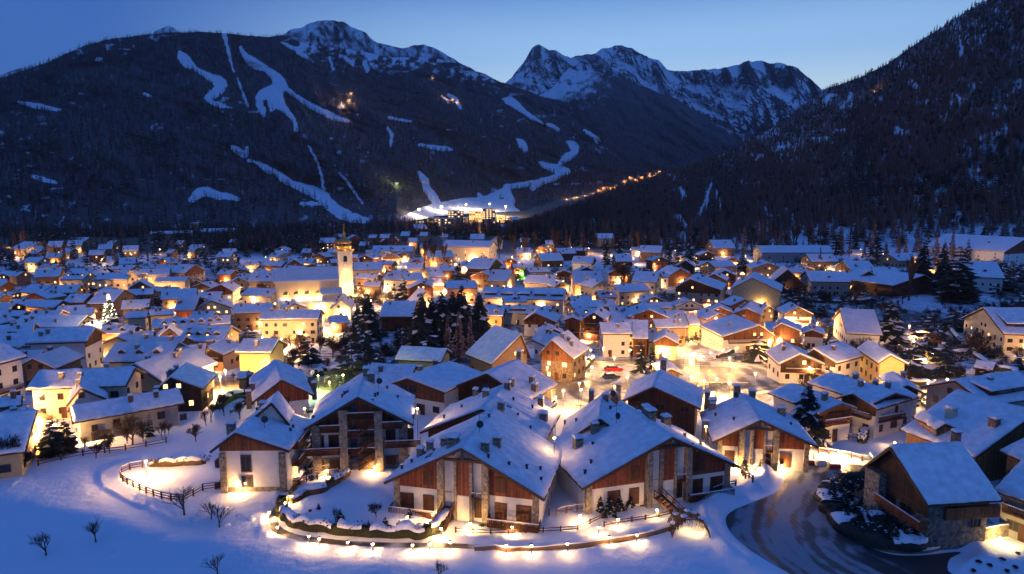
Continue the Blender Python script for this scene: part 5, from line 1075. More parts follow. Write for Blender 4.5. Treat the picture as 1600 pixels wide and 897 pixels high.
H(E_, 580, 393, 645, 393, 384, 6, wall='grey', lit=.1, dormers=3); H(G_, 612, 377, 622, 377, 371, 7, dep=9, wall='red', lit=.1, label='tiny red-walled house among the conifers behind the bell tower'); H(G_, 596, 380, 606, 379, 374, 6, dep=9, wall='red')
H(E_, 497, 380, 521, 380, 372, 6, wall='brown', lit=.3); H(G_, 543, 376, 567, 374, 368, 6, wall='wood', lit=.2)
H(E_, 616, 562, 690, 566, 544, 4.5, wall='green', lit=0, nchim=1, label='pale isolated house with one chimney, in front of the group of tall conifers'); H(G_, 648, 476, 684, 470, 455, 4, wall='cream', lit=.1); H(E_, 686, 500, 740, 498, 486, 5, wall='brown', lit=0)
# --- middle
H(E_, 689, 385, 765, 387, 376, 11, wall='cream', lit=.4, balcony=2, label='long three-storey hotel with lit balconies, behind the bare poplars', cat='hotel', name='hotel'); H(E_, 734, 374, 757, 374, 366, 7, wall='ochre', lit=.4); H(G_, 765, 378, 786, 378, 371, 7, wall='white', lit=.2)
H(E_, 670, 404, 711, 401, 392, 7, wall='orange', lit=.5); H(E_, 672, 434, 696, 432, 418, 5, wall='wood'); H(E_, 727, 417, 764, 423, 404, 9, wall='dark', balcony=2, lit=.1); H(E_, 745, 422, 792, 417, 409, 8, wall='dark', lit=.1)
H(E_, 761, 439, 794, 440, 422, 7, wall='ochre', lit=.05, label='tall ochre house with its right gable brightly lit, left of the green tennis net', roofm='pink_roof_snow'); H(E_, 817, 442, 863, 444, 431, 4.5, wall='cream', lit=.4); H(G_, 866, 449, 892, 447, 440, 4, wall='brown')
H(E_, 752, 466, 883, 469, 450, 6.5, wall='cream', lit=.15, rooflights=5, balcony=1, nchim=3, label='long terraced row with five dark roof windows and lit porches, centre of the village', cat='terrace', name='terraced_row')
H(E_, 755, 489, 862, 491, 478, 5, wall='cream', rooflights=3, lit=.2, nchim=2, label='lower terraced row just in front of the long five-windowed terrace', cat='terrace', name='terraced_row'); H(G_, 816, 502, 870, 504, 489, 6, xa=835, wall='white', lit=.3, clad='wood')
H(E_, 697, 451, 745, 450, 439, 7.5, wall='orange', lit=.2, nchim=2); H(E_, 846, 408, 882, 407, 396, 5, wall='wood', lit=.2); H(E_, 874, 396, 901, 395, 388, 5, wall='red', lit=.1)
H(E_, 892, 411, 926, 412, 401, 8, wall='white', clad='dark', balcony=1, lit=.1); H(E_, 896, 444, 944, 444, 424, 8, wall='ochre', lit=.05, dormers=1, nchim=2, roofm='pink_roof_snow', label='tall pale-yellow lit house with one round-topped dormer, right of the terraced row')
H(G_, 925, 451, 959, 447, 439, 8, wall='grey', lit=.1); H(E_, 967, 460, 1017, 451, 444, 7, wall='grey', lit=.1, nchim=1); H(E_, 932, 373, 960, 373, 365, 8, wall='cream', lit=.3, label='lone white house up by the foot of the right slope, behind a fir')
H(E_, 962, 409, 990, 409, 397, 6, wall='dark'); H(E_, 986, 440, 1026, 442, 425, 7, wall='cream', lit=.1, label='cream house whose right side is lit orange, right of the lone tall bare tree')
# --- bright chalets in the centre
H(G_, 880, 501, 909, 502, 496, 8, wall='wood', clad='wood', balcony=1, lit=.3); H(G_, 909, 499, 947, 501, 489, 8, dep=15, wall='wood', clad='wood', balcony=2, lit=.3, label='brown chalet with two lit balconies, left of the white block by the lit road', winkind='plain')
H(E_, 939, 522, 989, 522, 505, 7.5, wall='white', lit=.15, nchim=2, label='white three-storey block with a flat-looking snowy roof above the two small firs'); H(E_, 987, 529, 1014, 530, 502, 6, wall='wood', balcony=1)
H(G_, 1020, 536, 1061, 538, 526, 5, xa=1039, dep=12, wall='cream', clad='wood', lit=.2); H(E_, 1012, 534, 1030, 534, 516, 4.5, wall='cream', win='none'); H(G_, 980, 496, 1045, 497, 484, 7.5, xa=1014, wall='wood', clad='wood', balcony=1, lit=.4, label='wide chalet with a lit open stair in its gable, centre right behind the white block')
H(E_, 955, 500, 985, 500, 480, 6, wall='cream'); H(E_, 1046, 506, 1077, 506, 486, 5, wall='cream', lit=.6); H(E_, 1077, 508, 1096, 508, 490, 5, wall='orange', lit=.6)
H(E_, 895, 482, 965, 478, 470, 6, wall='brown', nchim=4); H(G_, 1105, 500, 1146, 498, 490, 7, xa=1125, wall='white', lit=.4, clad='wood'); H(G_, 1145, 490, 1190, 493, 482, 8, xa=1167, wall='wood', clad='wood', lit=.3, balcony=1)
H(G_, 1225, 491, 1272, 492, 480, 6, xa=1248, wall='white', clad='dark', balcony=1, lit=.4, label='chalet with a dark gable over a lit white ground floor, by the lane lamp'); H(G_, 1187, 490, 1216, 487, 478, 6, wall='brown')
H(G_, 1129, 527, 1211, 525, 509, 5.5, xa=1187, wall='white', clad='wood', balcony=1, lit=.5, nchim=2, winkind='plain', label='widest of the bright chalets, its long left roof slope almost touching the snow'); H(G_, 1206, 514, 1253, 520, 506, 7.5, xa=1221, wall='wood', clad='wood', lit=.5, balcony=1)
H(G_, 1254, 520, 1290, 525, 516, 5.5, xa=1269, wall='white', lit=.1, clad='wood', label='small white gabled house at the right end of the bright chalets', dep=10)
H(G_, 1255, 557, 1307, 568, 546, 6, xa=1271, dep=13, wall='white', clad='dark', balcony=1, lit=.2); H(G_, 1217, 570, 1293, 572, 554, 4.6, xa=1251, dep=13, wall='white', clad='dark', balcony=1, lit=.15, nchim=2, label='chalet with two nested dark gables and a red-lit door, above the lit road')
H(G_, 1053, 447, 1128, 457, 436, 9.5, xa=1078, wall='grey', clad='dark', lit=.4, balcony=1, nchim=3, label='tall dark-gabled house with two glowing windows, left of the plain green-grey gable')
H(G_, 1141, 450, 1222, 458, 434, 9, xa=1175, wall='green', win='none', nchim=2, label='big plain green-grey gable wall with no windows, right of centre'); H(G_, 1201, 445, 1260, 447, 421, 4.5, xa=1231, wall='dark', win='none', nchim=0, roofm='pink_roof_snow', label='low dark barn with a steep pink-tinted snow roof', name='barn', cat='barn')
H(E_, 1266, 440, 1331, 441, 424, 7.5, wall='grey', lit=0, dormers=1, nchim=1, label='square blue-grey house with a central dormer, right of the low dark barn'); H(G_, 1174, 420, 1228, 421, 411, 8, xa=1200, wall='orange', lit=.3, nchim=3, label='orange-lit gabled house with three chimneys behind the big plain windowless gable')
H(E_, 1190, 395, 1304, 395, 384, 8, wall='grey', lit=0, nchim=0, label='long unlit barrack-like block at the foot of the wooded slope'); H(E_, 1115, 388, 1150, 388, 375, 7, wall='brown'); H(E_, 997, 394, 1033, 395, 384, 8, wall='brown', lit=0)
H(G_, 1056, 416, 1086, 417, 407, 5, wall='dark'); H(G_, 1042, 433, 1085, 432, 420, 5.5, wall='wood', clad='wood', lit=.2); H(G_, 1095, 435, 1136, 442, 428, 6, wall='dark', lit=.1); H(G_, 1115, 430, 1152, 431, 423, 7, wall='wood', clad='wood', balcony=1, lit=.2)
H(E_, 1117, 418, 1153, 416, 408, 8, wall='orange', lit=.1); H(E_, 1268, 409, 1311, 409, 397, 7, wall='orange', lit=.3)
H(G_, 1340, 433, 1376, 436, 424, 7, wall='dark', clad='dark', lit=0); H(E_, 1330, 424, 1372, 424, 408, 6, wall='dark', lit=0, nchim=3); H(G_, 1396, 447, 1466, 441, 430, 6, xa=1445, wall='dark', lit=0, nchim=1); H(E_, 1372, 430, 1410, 430, 418, 6, wall='dark', lit=0)
H(E_, 1516, 433, 1571, 435, 409, 8, wall='white', lit=0, dormers=1, nchim=1, label='white house with a bright blue roof and wide dormer, right of the dark spreading pines'); H(G_, 1570, 394, 1640, 390, 372, 9, wall='white', clad='red', balcony=1, lit=0, label='tall white house with a brown gable at the right edge, by the lit road'); H(E_, 1404, 408, 1430, 407, 397, 5, wall='orange', lit=.3)
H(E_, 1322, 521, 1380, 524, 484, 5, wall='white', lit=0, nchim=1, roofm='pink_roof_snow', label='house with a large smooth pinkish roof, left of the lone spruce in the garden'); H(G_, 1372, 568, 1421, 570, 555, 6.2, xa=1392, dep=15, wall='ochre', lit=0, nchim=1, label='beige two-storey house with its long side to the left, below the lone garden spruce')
H(E_, 1568, 522, 1665, 525, 482, 6.5, wall='cream', lit=.2, nchim=0, rooflights=1, label='large farmhouse with lit ground-floor arches at the right edge'); H(E_, 1520, 574, 1552, 579, 566, 2.3, wall='dark', win='none', nchim=0, name='shed', cat='shed', label='small open wooden shed in a snowy garden near the right edge')

# far left among the conifers, and the distant rows
for a in ((72, 387, 96, 386, 377), (113, 379, 131, 379, 371), (93, 394, 110, 394, 388), (14, 388, 40, 392, 378), (70, 403, 98, 402, 396), (103, 385, 128, 384, 376), (137, 399, 163, 398, 391), (152, 390, 175, 389, 382), (166, 381, 178, 381, 376), (190, 393, 216, 392, 384), (185, 413, 212, 412, 403), (35, 410, 60, 410, 402), (272, 382, 284, 382, 376), (258, 396, 268, 396, 390), (42, 397, 58, 397, 391), (292, 393, 304, 393, 387), (357, 379, 366, 379, 374)):
    H(E_, *a, 6, wall=rnd.choice(('brown', 'orange', 'wood', 'grey')), lit=.2, group='small houses among the conifers on the far left')
for a in ((592, 372, 608, 372, 366), (625, 369, 640, 369, 362), (640, 379, 655, 378, 372), (575, 372, 588, 372, 367), (648, 358, 668, 357, 351), (520, 371, 534, 371, 366), (655, 369, 668, 369, 363), (560, 384, 576, 384, 378), (655, 387, 668, 387, 380), (690, 371, 700, 371, 366), (812, 378, 826, 378, 372), (852, 382, 868, 382, 376), (470, 395, 484, 395, 389), (420, 402, 436, 402, 396), (510, 395, 524, 395, 389), (786, 357, 800, 356, 351), (800, 344, 812, 343, 339)):
    H(E_, *a, 6, wall=rnd.choice(('brown', 'orange', 'cream', 'wood')), lit=.3, group='small distant houses beyond the bell tower')
H(E_, 234, 366, 300, 365, 361, 6, wall='grey', lit=0, nchim=0, label='long low roof left of the lonely tower block at the foot of the left mountain'); H(E_, 312, 364, 371, 361, 357, 6, wall='grey', lit=.1, nchim=0, label='long low blue roof right of the lonely tower block'); 
p = at(305, 364); tw = thing('tower_block', 'lonely square tower block with a dim yellow face, at the foot of the left mountain', 'tower block', p); ww = 11 * p.y / FPX; MB().box(-ww / 2, ww / 2, 0, ww, -2, 15 * p.y / FPX).build('wall', 'ochre_plaster', tw); MB().box(-ww / 2 - .4, ww / 2 + .4, -.4, ww + .4, 15 * p.y / FPX, 15 * p.y / FPX + .8).build('roof_snow', 'roof_snow', tw)
# apartment blocks at the foot of the lifts
for i, (x0, x1, yt, yb, lab) in enumerate(((671, 684, 341, 350, 'low apartment block left of the three tall ones at the lift station'), (684, 710, 342, 356, 'broad cream apartment block at the lift station'), (700, 724, 330, 348, 'tall apartment block with lit balconies, middle of the lift station'), (733, 752, 331, 344, 'apartment block with a slanted end at the lift station'), (754, 774, 327, 346, 'tallest apartment block, right of the lift station'), (776, 790, 337, 344, 'low lit hall right of the tallest apartment block'))):
    p = at((x0 + x1) / 2, yb + 3); k = p.y / FPX; w_ = (x1 - x0) * k; hh = (yb + 3 - yt) * k; t = thing('apartment_block', lab, 'apartment block', p, R(rnd.uniform(-8, 12)))
    MB().box(-w_ / 2, w_ / 2, 0, 16, -4, hh).build('wall', 'cream_plaster', t); MB().box(-w_ / 2 - .5, w_ / 2 + .5, -.5, 16.5, hh, hh + 1).build('roof_snow', 'roof_snow', t)
    nf = max(2, int(hh / 3.4)); nc = max(2, int(w_ / 5))
    for q in range(nf):
        for c in range(nc):
            add_window(t, -w_ / 2 + (c + .5) * w_ / nc, -.05, (q + .55) * hh / nf, w_ / nc * .6, 1.9, 0, 'plain', rnd.random() < .45)
# villages further up the valley, on the mountain's foot
def on_mount(MT, u, row):
    t = np.linspace(0, 1, 200); P, r = MT.P(np.full(200, float(u)), t); i = int(np.argmin(np.abs(r - row))); return P[i]
for i in range(34):
    if i < 12: u, row = 886 + i * 4.2 + rnd.uniform(-2, 2), 318 - i * 1.1 + rnd.uniform(-2.5, 2.5)
    elif i < 20: u, row = 935 + (i - 12) * 4, 299 - (i - 12) * .7 + rnd.uniform(-2, 2)
    else: u, row = 975 + (i - 20) * 4.6, 284 - (i - 20) * .9 + rnd.uniform(-3, 3)
    P_ = on_mount(MT1, u, row); s = P_[1] / 3000
    t = thing('village_house', '', 'house', P_, rnd.uniform(-.5, .5), 'tiny lit houses of the far villages up the valley'); t['label'] = ('bottom' if i < 12 else 'middle' if i < 20 else 'top') + ' cluster of the far valley villages: tiny lit house, ' + ['leftmost', 'second', 'third', 'fourth', 'fifth', 'sixth', 'seventh', 'eighth', 'ninth', 'tenth', 'eleventh', 'twelfth', 'thirteenth', 'fourteenth'][i if i < 12 else i - 12 if i < 20 else i - 20] + ' from the left'
    w_, d_, h_ = 14 * s, 12, 9 * s
    link('wall', recalc(gable_box(MB(), lambda a, b, z: (a, b, z), -w_ / 2, w_ / 2, 0, d_, -8, h_, h_, 0, h_ + 4).mesh('wall', 'orange_lit_plaster')), t)
    m = MB(); v = [(-w_ / 2 - 1, -1, h_ - .4), (0, -1, h_ + 4.4), (w_ / 2 + 1, -1, h_ - .4), (-w_ / 2 - 1, d_, h_ - .4), (0, d_, h_ + 4.4), (w_ / 2 + 1, d_, h_ - .4)]; m.add(v, [(0, 1, 4, 3), (1, 2, 5, 4)]); link('roof_snow', recalc(m.mesh('roof_snow', 'roof_snow')), t)
    add_window(t, -w_ * .2, -.3, h_ * .5, 3.4 * s, 3.4 * s, 0, 'plain', True)
    if i % 2 == 0: lamp_light((2, -14, 12), 26000, (1, .55, .2), 1.5, t, 'street_light')
# lit lift stations high on the mountain
for u, row, p, lab in ((545, 158, 160000, 'lowest lit hut of the ski slope, left of centre on the mountain'), (549, 148, 60000, 'upper of two lit huts close together on the left mountain'), (706, 157, 90000, 'lone brightly lit hut high on the middle of the mountain'), (676, 124, 20000, 'dimly lit hut just under the ridge of the mountain'), (620, 288, 45000, 'green-lit lift hut low on the forested mountain'), (1365, 143, 6000, 'lone hut with a bright roof near the top of the right slope')):
    P_ = on_mount(MT5 if u > 1200 else MT1, u, row); t = thing('mountain_hut', lab, 'hut', P_)
    s = P_[1] / 3600 if u < 1200 else .6
    MB().box(-8 * s, 8 * s, -2, 8, -6, 7 * s).build('wall', 'honey_wood', t); m = MB(); m.add([(-9 * s, -5, 6.5 * s), (9 * s, -5, 6.5 * s), (9 * s, 9, 11 * s), (-9 * s, 9, 11 * s)], [(0, 1, 2, 3)]); link('roof_snow', m.mesh('roof_snow', 'roof_snow'), t)
    add_window(t, 0, -2.2, 3 * s, 5 * s, 3 * s, 0, 'plain', True)
    lamp_light((0, -22, 14), p, (.8, 1, .3) if u == 620 else (1, .6, .3), 1.5, t, 'work_light')

# ---- the rest of the closely packed roofs between the houses above
def blocked_np(X, Y, mrg=1.0):
    b = np.zeros(len(X), bool)
    for h_ in HOUSES:
        dx, dy = X - h_['mid'].x, Y - h_['mid'].y; u = dx * h_['U'].x + dy * h_['U'].y; n = dx * h_['N'].x + dy * h_['N'].y
        A, B = (u, n) if h_['kind'] == 'g' else (n, u); b |= (A > h_['A1'] - mrg) & (A < h_['A2'] + mrg) & (B > h_['B1'] - mrg) & (B < h_['B2'] + mrg)
    return b
FILL = [([(-40, 440), (60, 430), (425, 440), (430, 480), (400, 545), (330, 600), (-40, 690)], 42), ([(430, 400), (560, 400), (720, 408), (760, 445), (745, 505), (655, 520), (650, 455), (560, 470), (430, 440)], 26), ([(740, 396), (1120, 400), (1160, 430), (1130, 480), (1100, 500), (760, 522)], 36), ([(1120, 402), (1560, 412), (1560, 440), (1160, 440)], 12), ([(0, 395), (430, 400), (430, 430), (0, 440)], 6), ([(860, 500), (1000, 500), (1220, 500), (1230, 540), (1120, 545), (860, 545)], 8)]
frs = random.Random(21); n_fill = 0
for poly, cnt in FILL:
    xs = [p[0] for p in poly]; ys = [p[1] for p in poly]; got = 0
    for _ in range(cnt * 14):
        if got >= cnt: break
        x, y = frs.uniform(min(xs), max(xs)), frs.uniform(min(ys), max(ys))
        if not inside(np.array([x]), np.array([y]), poly)[0] or (422 < x < 565 and 438 < y < 508): continue
        p = at(x, y); w = frs.uniform(8, 13.5); d = frs.uniform(8, 11); h = frs.choice((4.6, 5.2, 5.8, 6.6)); k = FPX / p.y
        gx, gy = np.meshgrid(np.linspace(-w / 2 - .5, w / 2 + .5, 4), np.linspace(-.5, d + .5, 4)); X, Y = p.x + gx.ravel(), p.y + gy.ravel()
        if blocked_np(X, Y, .3).any() or inside(X, Y, plaza).any() or (seg_dist(X, Y, plaza, True) < 2).any(): continue
        kd = 'e' if frs.random() < .62 else 'g'; sl = frs.uniform(-.012, .012) * w * k * 2
        er = project(p.x, p.y, p.z + h)[1]; top = project(p.x, p.y + (d / 2 if kd == 'e' else 0), p.z + h + (d if kd == 'e' else w) * .215)[1]
        wl = frs.choice(('cream', 'ochre', 'brown', 'white', 'wood', 'dark', 'grey', 'orange', 'brown', 'wood'))
        r = house(kd, x - w * k / 2, er + sl, x + w * k / 2, er - sl, top, h, dep=d if kd == 'g' else None, wall=wl, clad=frs.choice((None, 'wood', 'dark')) if kd == 'g' or frs.random() < .3 else None, lit=.25, nchim=frs.choice((1, 2, 2)), dormers=frs.choice((0, 0, 0, 1, 2)) if kd == 'e' and p.y < 330 else 0, balcony=frs.choice((0, 0, 1)) if p.y < 300 else 0, roofm=frs.choice(('roof_snow', 'roof_snow', 'pink_roof_snow')), fine=0 if p.y > 180 else None)
        got += 1; n_fill += 1
        if frs.random() < .5:  # lights added to random fronts for an amber glow in the streets
            q = link('porch_light', MB().box(-.14, .14, -.2, .0, -.14, .14).mesh('porch_light', 'bulb'), r['o'], (frs.uniform(-.3, .3) * w, (r['b1'] if kd == 'g' else r['a1']) - .02, 2.6)); lamp_light((0, -1.0, -.2), frs.uniform(1200, 3400), (1, .53, .17), .2, q, 'porch_lamp')
# lights added at random to other house fronts, to brighten the facades
for h_ in HOUSES:
    if h_['dist'] < 170 or h_['dist'] > 620 or len(h_['o'].children) == 0 or any('porch' in c.name for c in h_['o'].children): continue
    if h_['lit'] >= .1 and frs.random() < .4 or frs.random() < .12:
        fx = frs.uniform(-.35, .35) * h_['w']; fy = h_['b1'] if h_['kind'] == 'g' else h_['a1']
        q = link('porch_light', MB().box(-.14, .14, -.2, .0, -.14, .14).mesh('porch_light', 'bulb'), h_['o'], (fx, fy - .02, 2.7)); lamp_light((0, -1.1, -.2), frs.uniform(1400, 3600), (1, .53, .17), .2, q, 'porch_lamp')
# floodlights of the run-out at the lift station
for k, (x, y) in enumerate(((655, 344), (690, 338), (728, 334), (765, 333), (790, 338))):
    p = at(x, y); t = thing('floodlight_mast', ('leftmost', 'second', 'middle', 'fourth', 'rightmost')[k] + ' floodlight mast of the snowfield at the lift station', 'floodlight mast', p, 0, 'floodlight masts at the lift station'); MB().tube((0, 0, -2), (0, 0, 22), .35, .2, 6).build('mast', 'metal', t); MB().box(-1.5, 1.5, -.3, .3, 21.5, 23).build('lamp_head', 'bulb', t); lamp_light((0, -1, 20), 120000, (1, .80, .55), 1.0, t, 'floodlight')
# ================================================================== trees
def joined(name, pair):
    bm = bmesh.new(); a, b = pair; n = len(a.materials)
    bm.from_mesh(a); k = len(bm.faces); bm.from_mesh(b); bm.faces.ensure_lookup_table()
    for f in bm.faces[k:]: f.material_index = n
    me = bpy.data.meshes.new(name); bm.to_mesh(me); bm.free()
    for m in list(a.materials) + list(b.materials): me.materials.append(m)
    return me
SMALL = {'fir': [joined('fir_tree', fir_mesh('c', 40 + i, 9, 8, wr=.2 + .03 * i, snow=.04)) for i in range(3)],
         'larch': [joined('larch_tree', larch_mesh('c', 50 + i, levels=17, per=7, wr=.13 + .02 * i, snow=.0)) for i in range(3)],
         'bare': [joined('bare_tree', bare_mesh('c', 60 + i, 5, spread=.5, r0=.016, up=.5, thin=.58)) for i in range(3)],
         'poplar': [joined('poplar_tree', bare_mesh('c', 70 + i, 4, matn='brown_bark', spread=.25, up=1.2, first=.3)) for i in range(2)]}
def small_tree(kind, px, py, hpx, label=None, group=None, pos=None, hm=None):
    p = Vector(pos) if pos is not None else at(px, py); hgt = hm or hpx * p.y / FPX; w = WORD[kind if kind in WORD else 'fir']
    o = link(w[2], rnd.choice(SMALL[kind]), None, p, rnd.uniform(0, 6.28), (hgt * rnd.uniform(.85, 1.2),) * 2 + (hgt,)); tag(o, label or '', w[1], group)
    TREES.append(dict(o=o, px=px, py=py, kind=kind, label=label, hm=hgt, hpx=hpx, word=w[0], group=group)); return o
# the ones that stand out
for a in (('group_fir', 576, 532, 78, 'broad dark conifer right of the bell tower, left end of the tall conifer group'), ('group_fir', 660, 552, 98, 'leftmost tall tree of the dark conifer group in the middle of the village'), ('group_fir', 691, 550, 100, 'dark conifer second from the left in the tall middle group'),
          ('group_fir', 722, 548, 108, 'tallest dark conifer, third from the left in the middle group'), ('group_fir', 749, 544, 92, 'rightmost tall tree of the dark conifer group in the middle'),
          ('group_fir', 676, 545, 84, 'shorter dark conifer squeezed between the two leftmost of the middle group'), ('group_fir', 708, 542, 92, 'dark conifer standing behind the gap left of the tallest of the group'), ('group_fir', 560, 528, 56, 'lower dark conifer close on the left of the one by the bell tower'),
          ('fir', 1001, 583, 52, 'snowy fir with a twin beside it, left one, by the red car'), ('fir', 1019, 580, 50, 'right one of the twin snowy firs by the red car'), ('fir', 908, 572, 26, 'small snowy fir at the corner of the chalet with the big dormer, right one'), ('fir', 897, 580, 20, 'tiny fir just left of the small fir by the parking place'),
          ('fir_big', 1258, 690, 96, 'big snow-laden spruce left of the dark-balconied white chalet'), ('fir_big', 1390, 536, 70, 'lone snowy spruce in the garden beside the pinkish roof'), ('spreading_pine', 1494, 472, 92, 'widest of the dark pines on the right, with lit windows showing behind it'),
          ('dark_fir', 1470, 462, 86, 'dark pine leaning against the left side of the widest pine'), ('dark_fir', 1440, 440, 70, 'tall dark pine left of the wide pine group on the right'), ('fir', 1368, 412, 62, 'pointed fir standing alone behind the square blue-grey house'), ('fir', 1525, 404, 34, 'small pointed fir right of the wide dark pines'), ('fir', 1511, 408, 38, 'slim fir between the wide dark pines and the small pointed fir'),
          ('fir_big', 360, 558, 48, 'fir in the courtyard right of the dormered inn'), ('dark_fir', 391, 632, 60, 'dark pillar-like conifer left of the chalet with the square brown shutter'), ('fir', 556, 588, 26, 'small dark fir beside the lit tennis courts'), ('fir', 1163, 740, 36, 'dark bushy conifer at the right corner of the right front chalet'),
          ('spreading_pine', 82, 712, 66, 'dark pine in front of the yellow glow at the left edge, left one'), ('spreading_pine', 104, 706, 58, 'dark pine in front of the yellow glow at the left edge, right one'), ('fir', 947, 408, 42, 'fir standing close below the lone white house'), ('fir', 966, 406, 46, 'tallest fir right of the lone white house'),
          ('fir', 1060, 420, 56, 'fir group centre tree left of the brown house at the slope foot'), ('fir', 1044, 416, 46, 'fir just left of the fir group centre tree'), ('fir', 1078, 418, 50, 'fir right of the fir group centre tree'), ('fir', 1158, 432, 48, 'dark fir left of the orange-lit gabled house'), ('larch', 1184, 438, 44, 'brownish larch in front of the orange-lit gabled house'), ('larch', 1280, 424, 40, 'lamp-lit brown larch right of the low dark barn'),
          ('larch', 700, 560, 72, 'tall bare brown tree at the foot of the dark conifer group, left one'), ('larch', 718, 572, 90, 'tallest bare brown tree at the foot of the dark conifer group'), ('larch', 735, 566, 76, 'tall bare brown tree at the foot of the dark conifers, right one')):
    tree(*a, wide=1.25 if a[0] == 'group_fir' else 1.5 if a[0] == 'fir_big' else 1.0)
for a in (('sapling', 150, 847, 56, 'small bare tree alone in the blue snowfield, the right one of the left pair'), ('sapling', 72, 868, 56, 'leaning bare tree alone in the blue snowfield at far left'), ('sapling', 340, 899, 52, 'bare sapling at the bottom edge, left of centre'), ('sapling', 686, 905, 48, 'bare sapling at the bottom edge below the lit path'),
          ('sapling', 288, 805, 70, 'bare birch rising from the bend of the ranch fence'), ('sapling', 330, 812, 44, 'thin birch sapling just right of the fence bend'), ('sapling', 343, 824, 50, 'thinnest birch sapling among the snowy rocks'), ('sapling', 524, 815, 34, 'small bare tree inside the hedge-ringed garden'),
          ('bare', 16, 745, 92, 'large bare tree at the lower left edge'), ('bare', 34, 738, 60, 'smaller bare tree beside the large one at the lower left edge'), ('bare_brown', 207, 695, 74, 'big bare tree in front of the grey farmhouse'), ('bare', 172, 708, 42, 'scrubby bare tree below the left half of the grey farmhouse'), ('bare', 150, 716, 40, 'scrubby bare tree below the left end of the grey farmhouse'), ('bare', 224, 690, 34, 'scrubby bare tree right of the big bare tree'),
          ('bare', 290, 612, 48, 'dark many-branched tree above the right end of the grey farmhouse'), ('bare', 306, 690, 46, 'scrubby bare tree right of the grey farmhouse'), ('bare', 330, 660, 44, 'bare tree behind the small white chalet, left one'), ('bare', 350, 650, 50, 'bare tree behind the small white chalet, middle one'), ('bare', 375, 655, 44, 'bare tree behind the small white chalet, right one'), ('bare_brown', 62, 645, 38, 'brown bushy bare tree in front of the very long cream house'), ('bare_brown', 85, 640, 30, 'brown bare shrub-like tree beside the long cream house'),
          ('bare_brown', 1527, 560, 66, 'broad brown bare tree in front of the farmhouse at right'), ('bare_brown', 1458, 548, 40, 'brown bare tree in the dark garden, left of the broad one'), ('bare_brown', 1590, 500, 40, 'bare tree before the farmhouse roof at the right edge'), ('bare', 1240, 690, 30, 'bare tree behind the chalet by the road'), ('bare_brown', 1180, 655, 40, 'spreading bare tree by the lit road, right one'), ('bare_brown', 1168, 650, 38, 'spreading bare tree by the lit road, left one'),
          ('bare_brown', 972, 452, 62, 'lone tall bare tree between the pale yellow house and the cream house'), ('bare_brown', 1390, 500, 40, ''), ('bare', 1270, 600, 40, ''), ('bare', 1285, 615, 44, ''), ('bare', 1320, 610, 34, ''), ('bare', 1345, 560, 40, ''), ('bare', 1440, 570, 40, ''), ('bare', 1500, 590, 36, ''), ('bare', 1300, 580, 36, ''), ('bare', 1240, 470, 40, ''), ('bare', 1350, 500, 34, ''), ('bare', 1290, 480, 38, ''), ('bare', 1310, 500, 36, ''), ('bare', 1420, 600, 30, ''), ('bare', 1470, 575, 38, ''), ('bare_brown', 410, 465, 34, ''), ('bare_brown', 1340, 470, 44, ''), ('bare_brown', 1410, 475, 44, ''),
          ('bare', 480, 560, 40, ''), ('bare', 500, 556, 44, ''), ('bare', 520, 560, 50, ''), ('bare', 540, 552, 44, ''), ('bare', 555, 556, 36, ''), ('bare', 458, 572, 40, ''), ('bare', 602, 560, 44, ''), ('bare', 620, 552, 40, ''), ('bare', 470, 540, 36, ''), ('bare', 590, 575, 30, ''), ('bare', 440, 560, 36, ''), ('bare', 512, 580, 34, ''), ('bare', 532, 575, 36, ''), ('bare', 640, 540, 30, ''), ('bare', 145, 470, 30, ''),
          ('poplar', 870, 400, 44, ''), ('poplar', 780, 404, 38, ''), ('poplar', 663, 420, 46, ''), ('poplar', 676, 420, 42, ''), ('poplar', 694, 418, 38, ''), ('poplar', 866, 398, 30, ''), ('poplar', 820, 404, 38, ''), ('poplar', 800, 400, 38, ''), ('poplar', 838, 398, 36, ''), ('poplar', 998, 395, 34, ''), ('poplar', 912, 402, 34, ''), ('poplar', 1214, 396, 44, ''), ('poplar', 1240, 400, 50, ''), ('poplar', 1262, 398, 44, ''), ('poplar', 1420, 470, 72, '')):
    tree(*a, wide=1.9 if a[0] == 'sapling' else 1.15)
tr = tree('bare', 588, 808, 38, 'weeping leafless shrub with hanging purple-brown twigs in the hedge-ringed garden', wide=1.3)
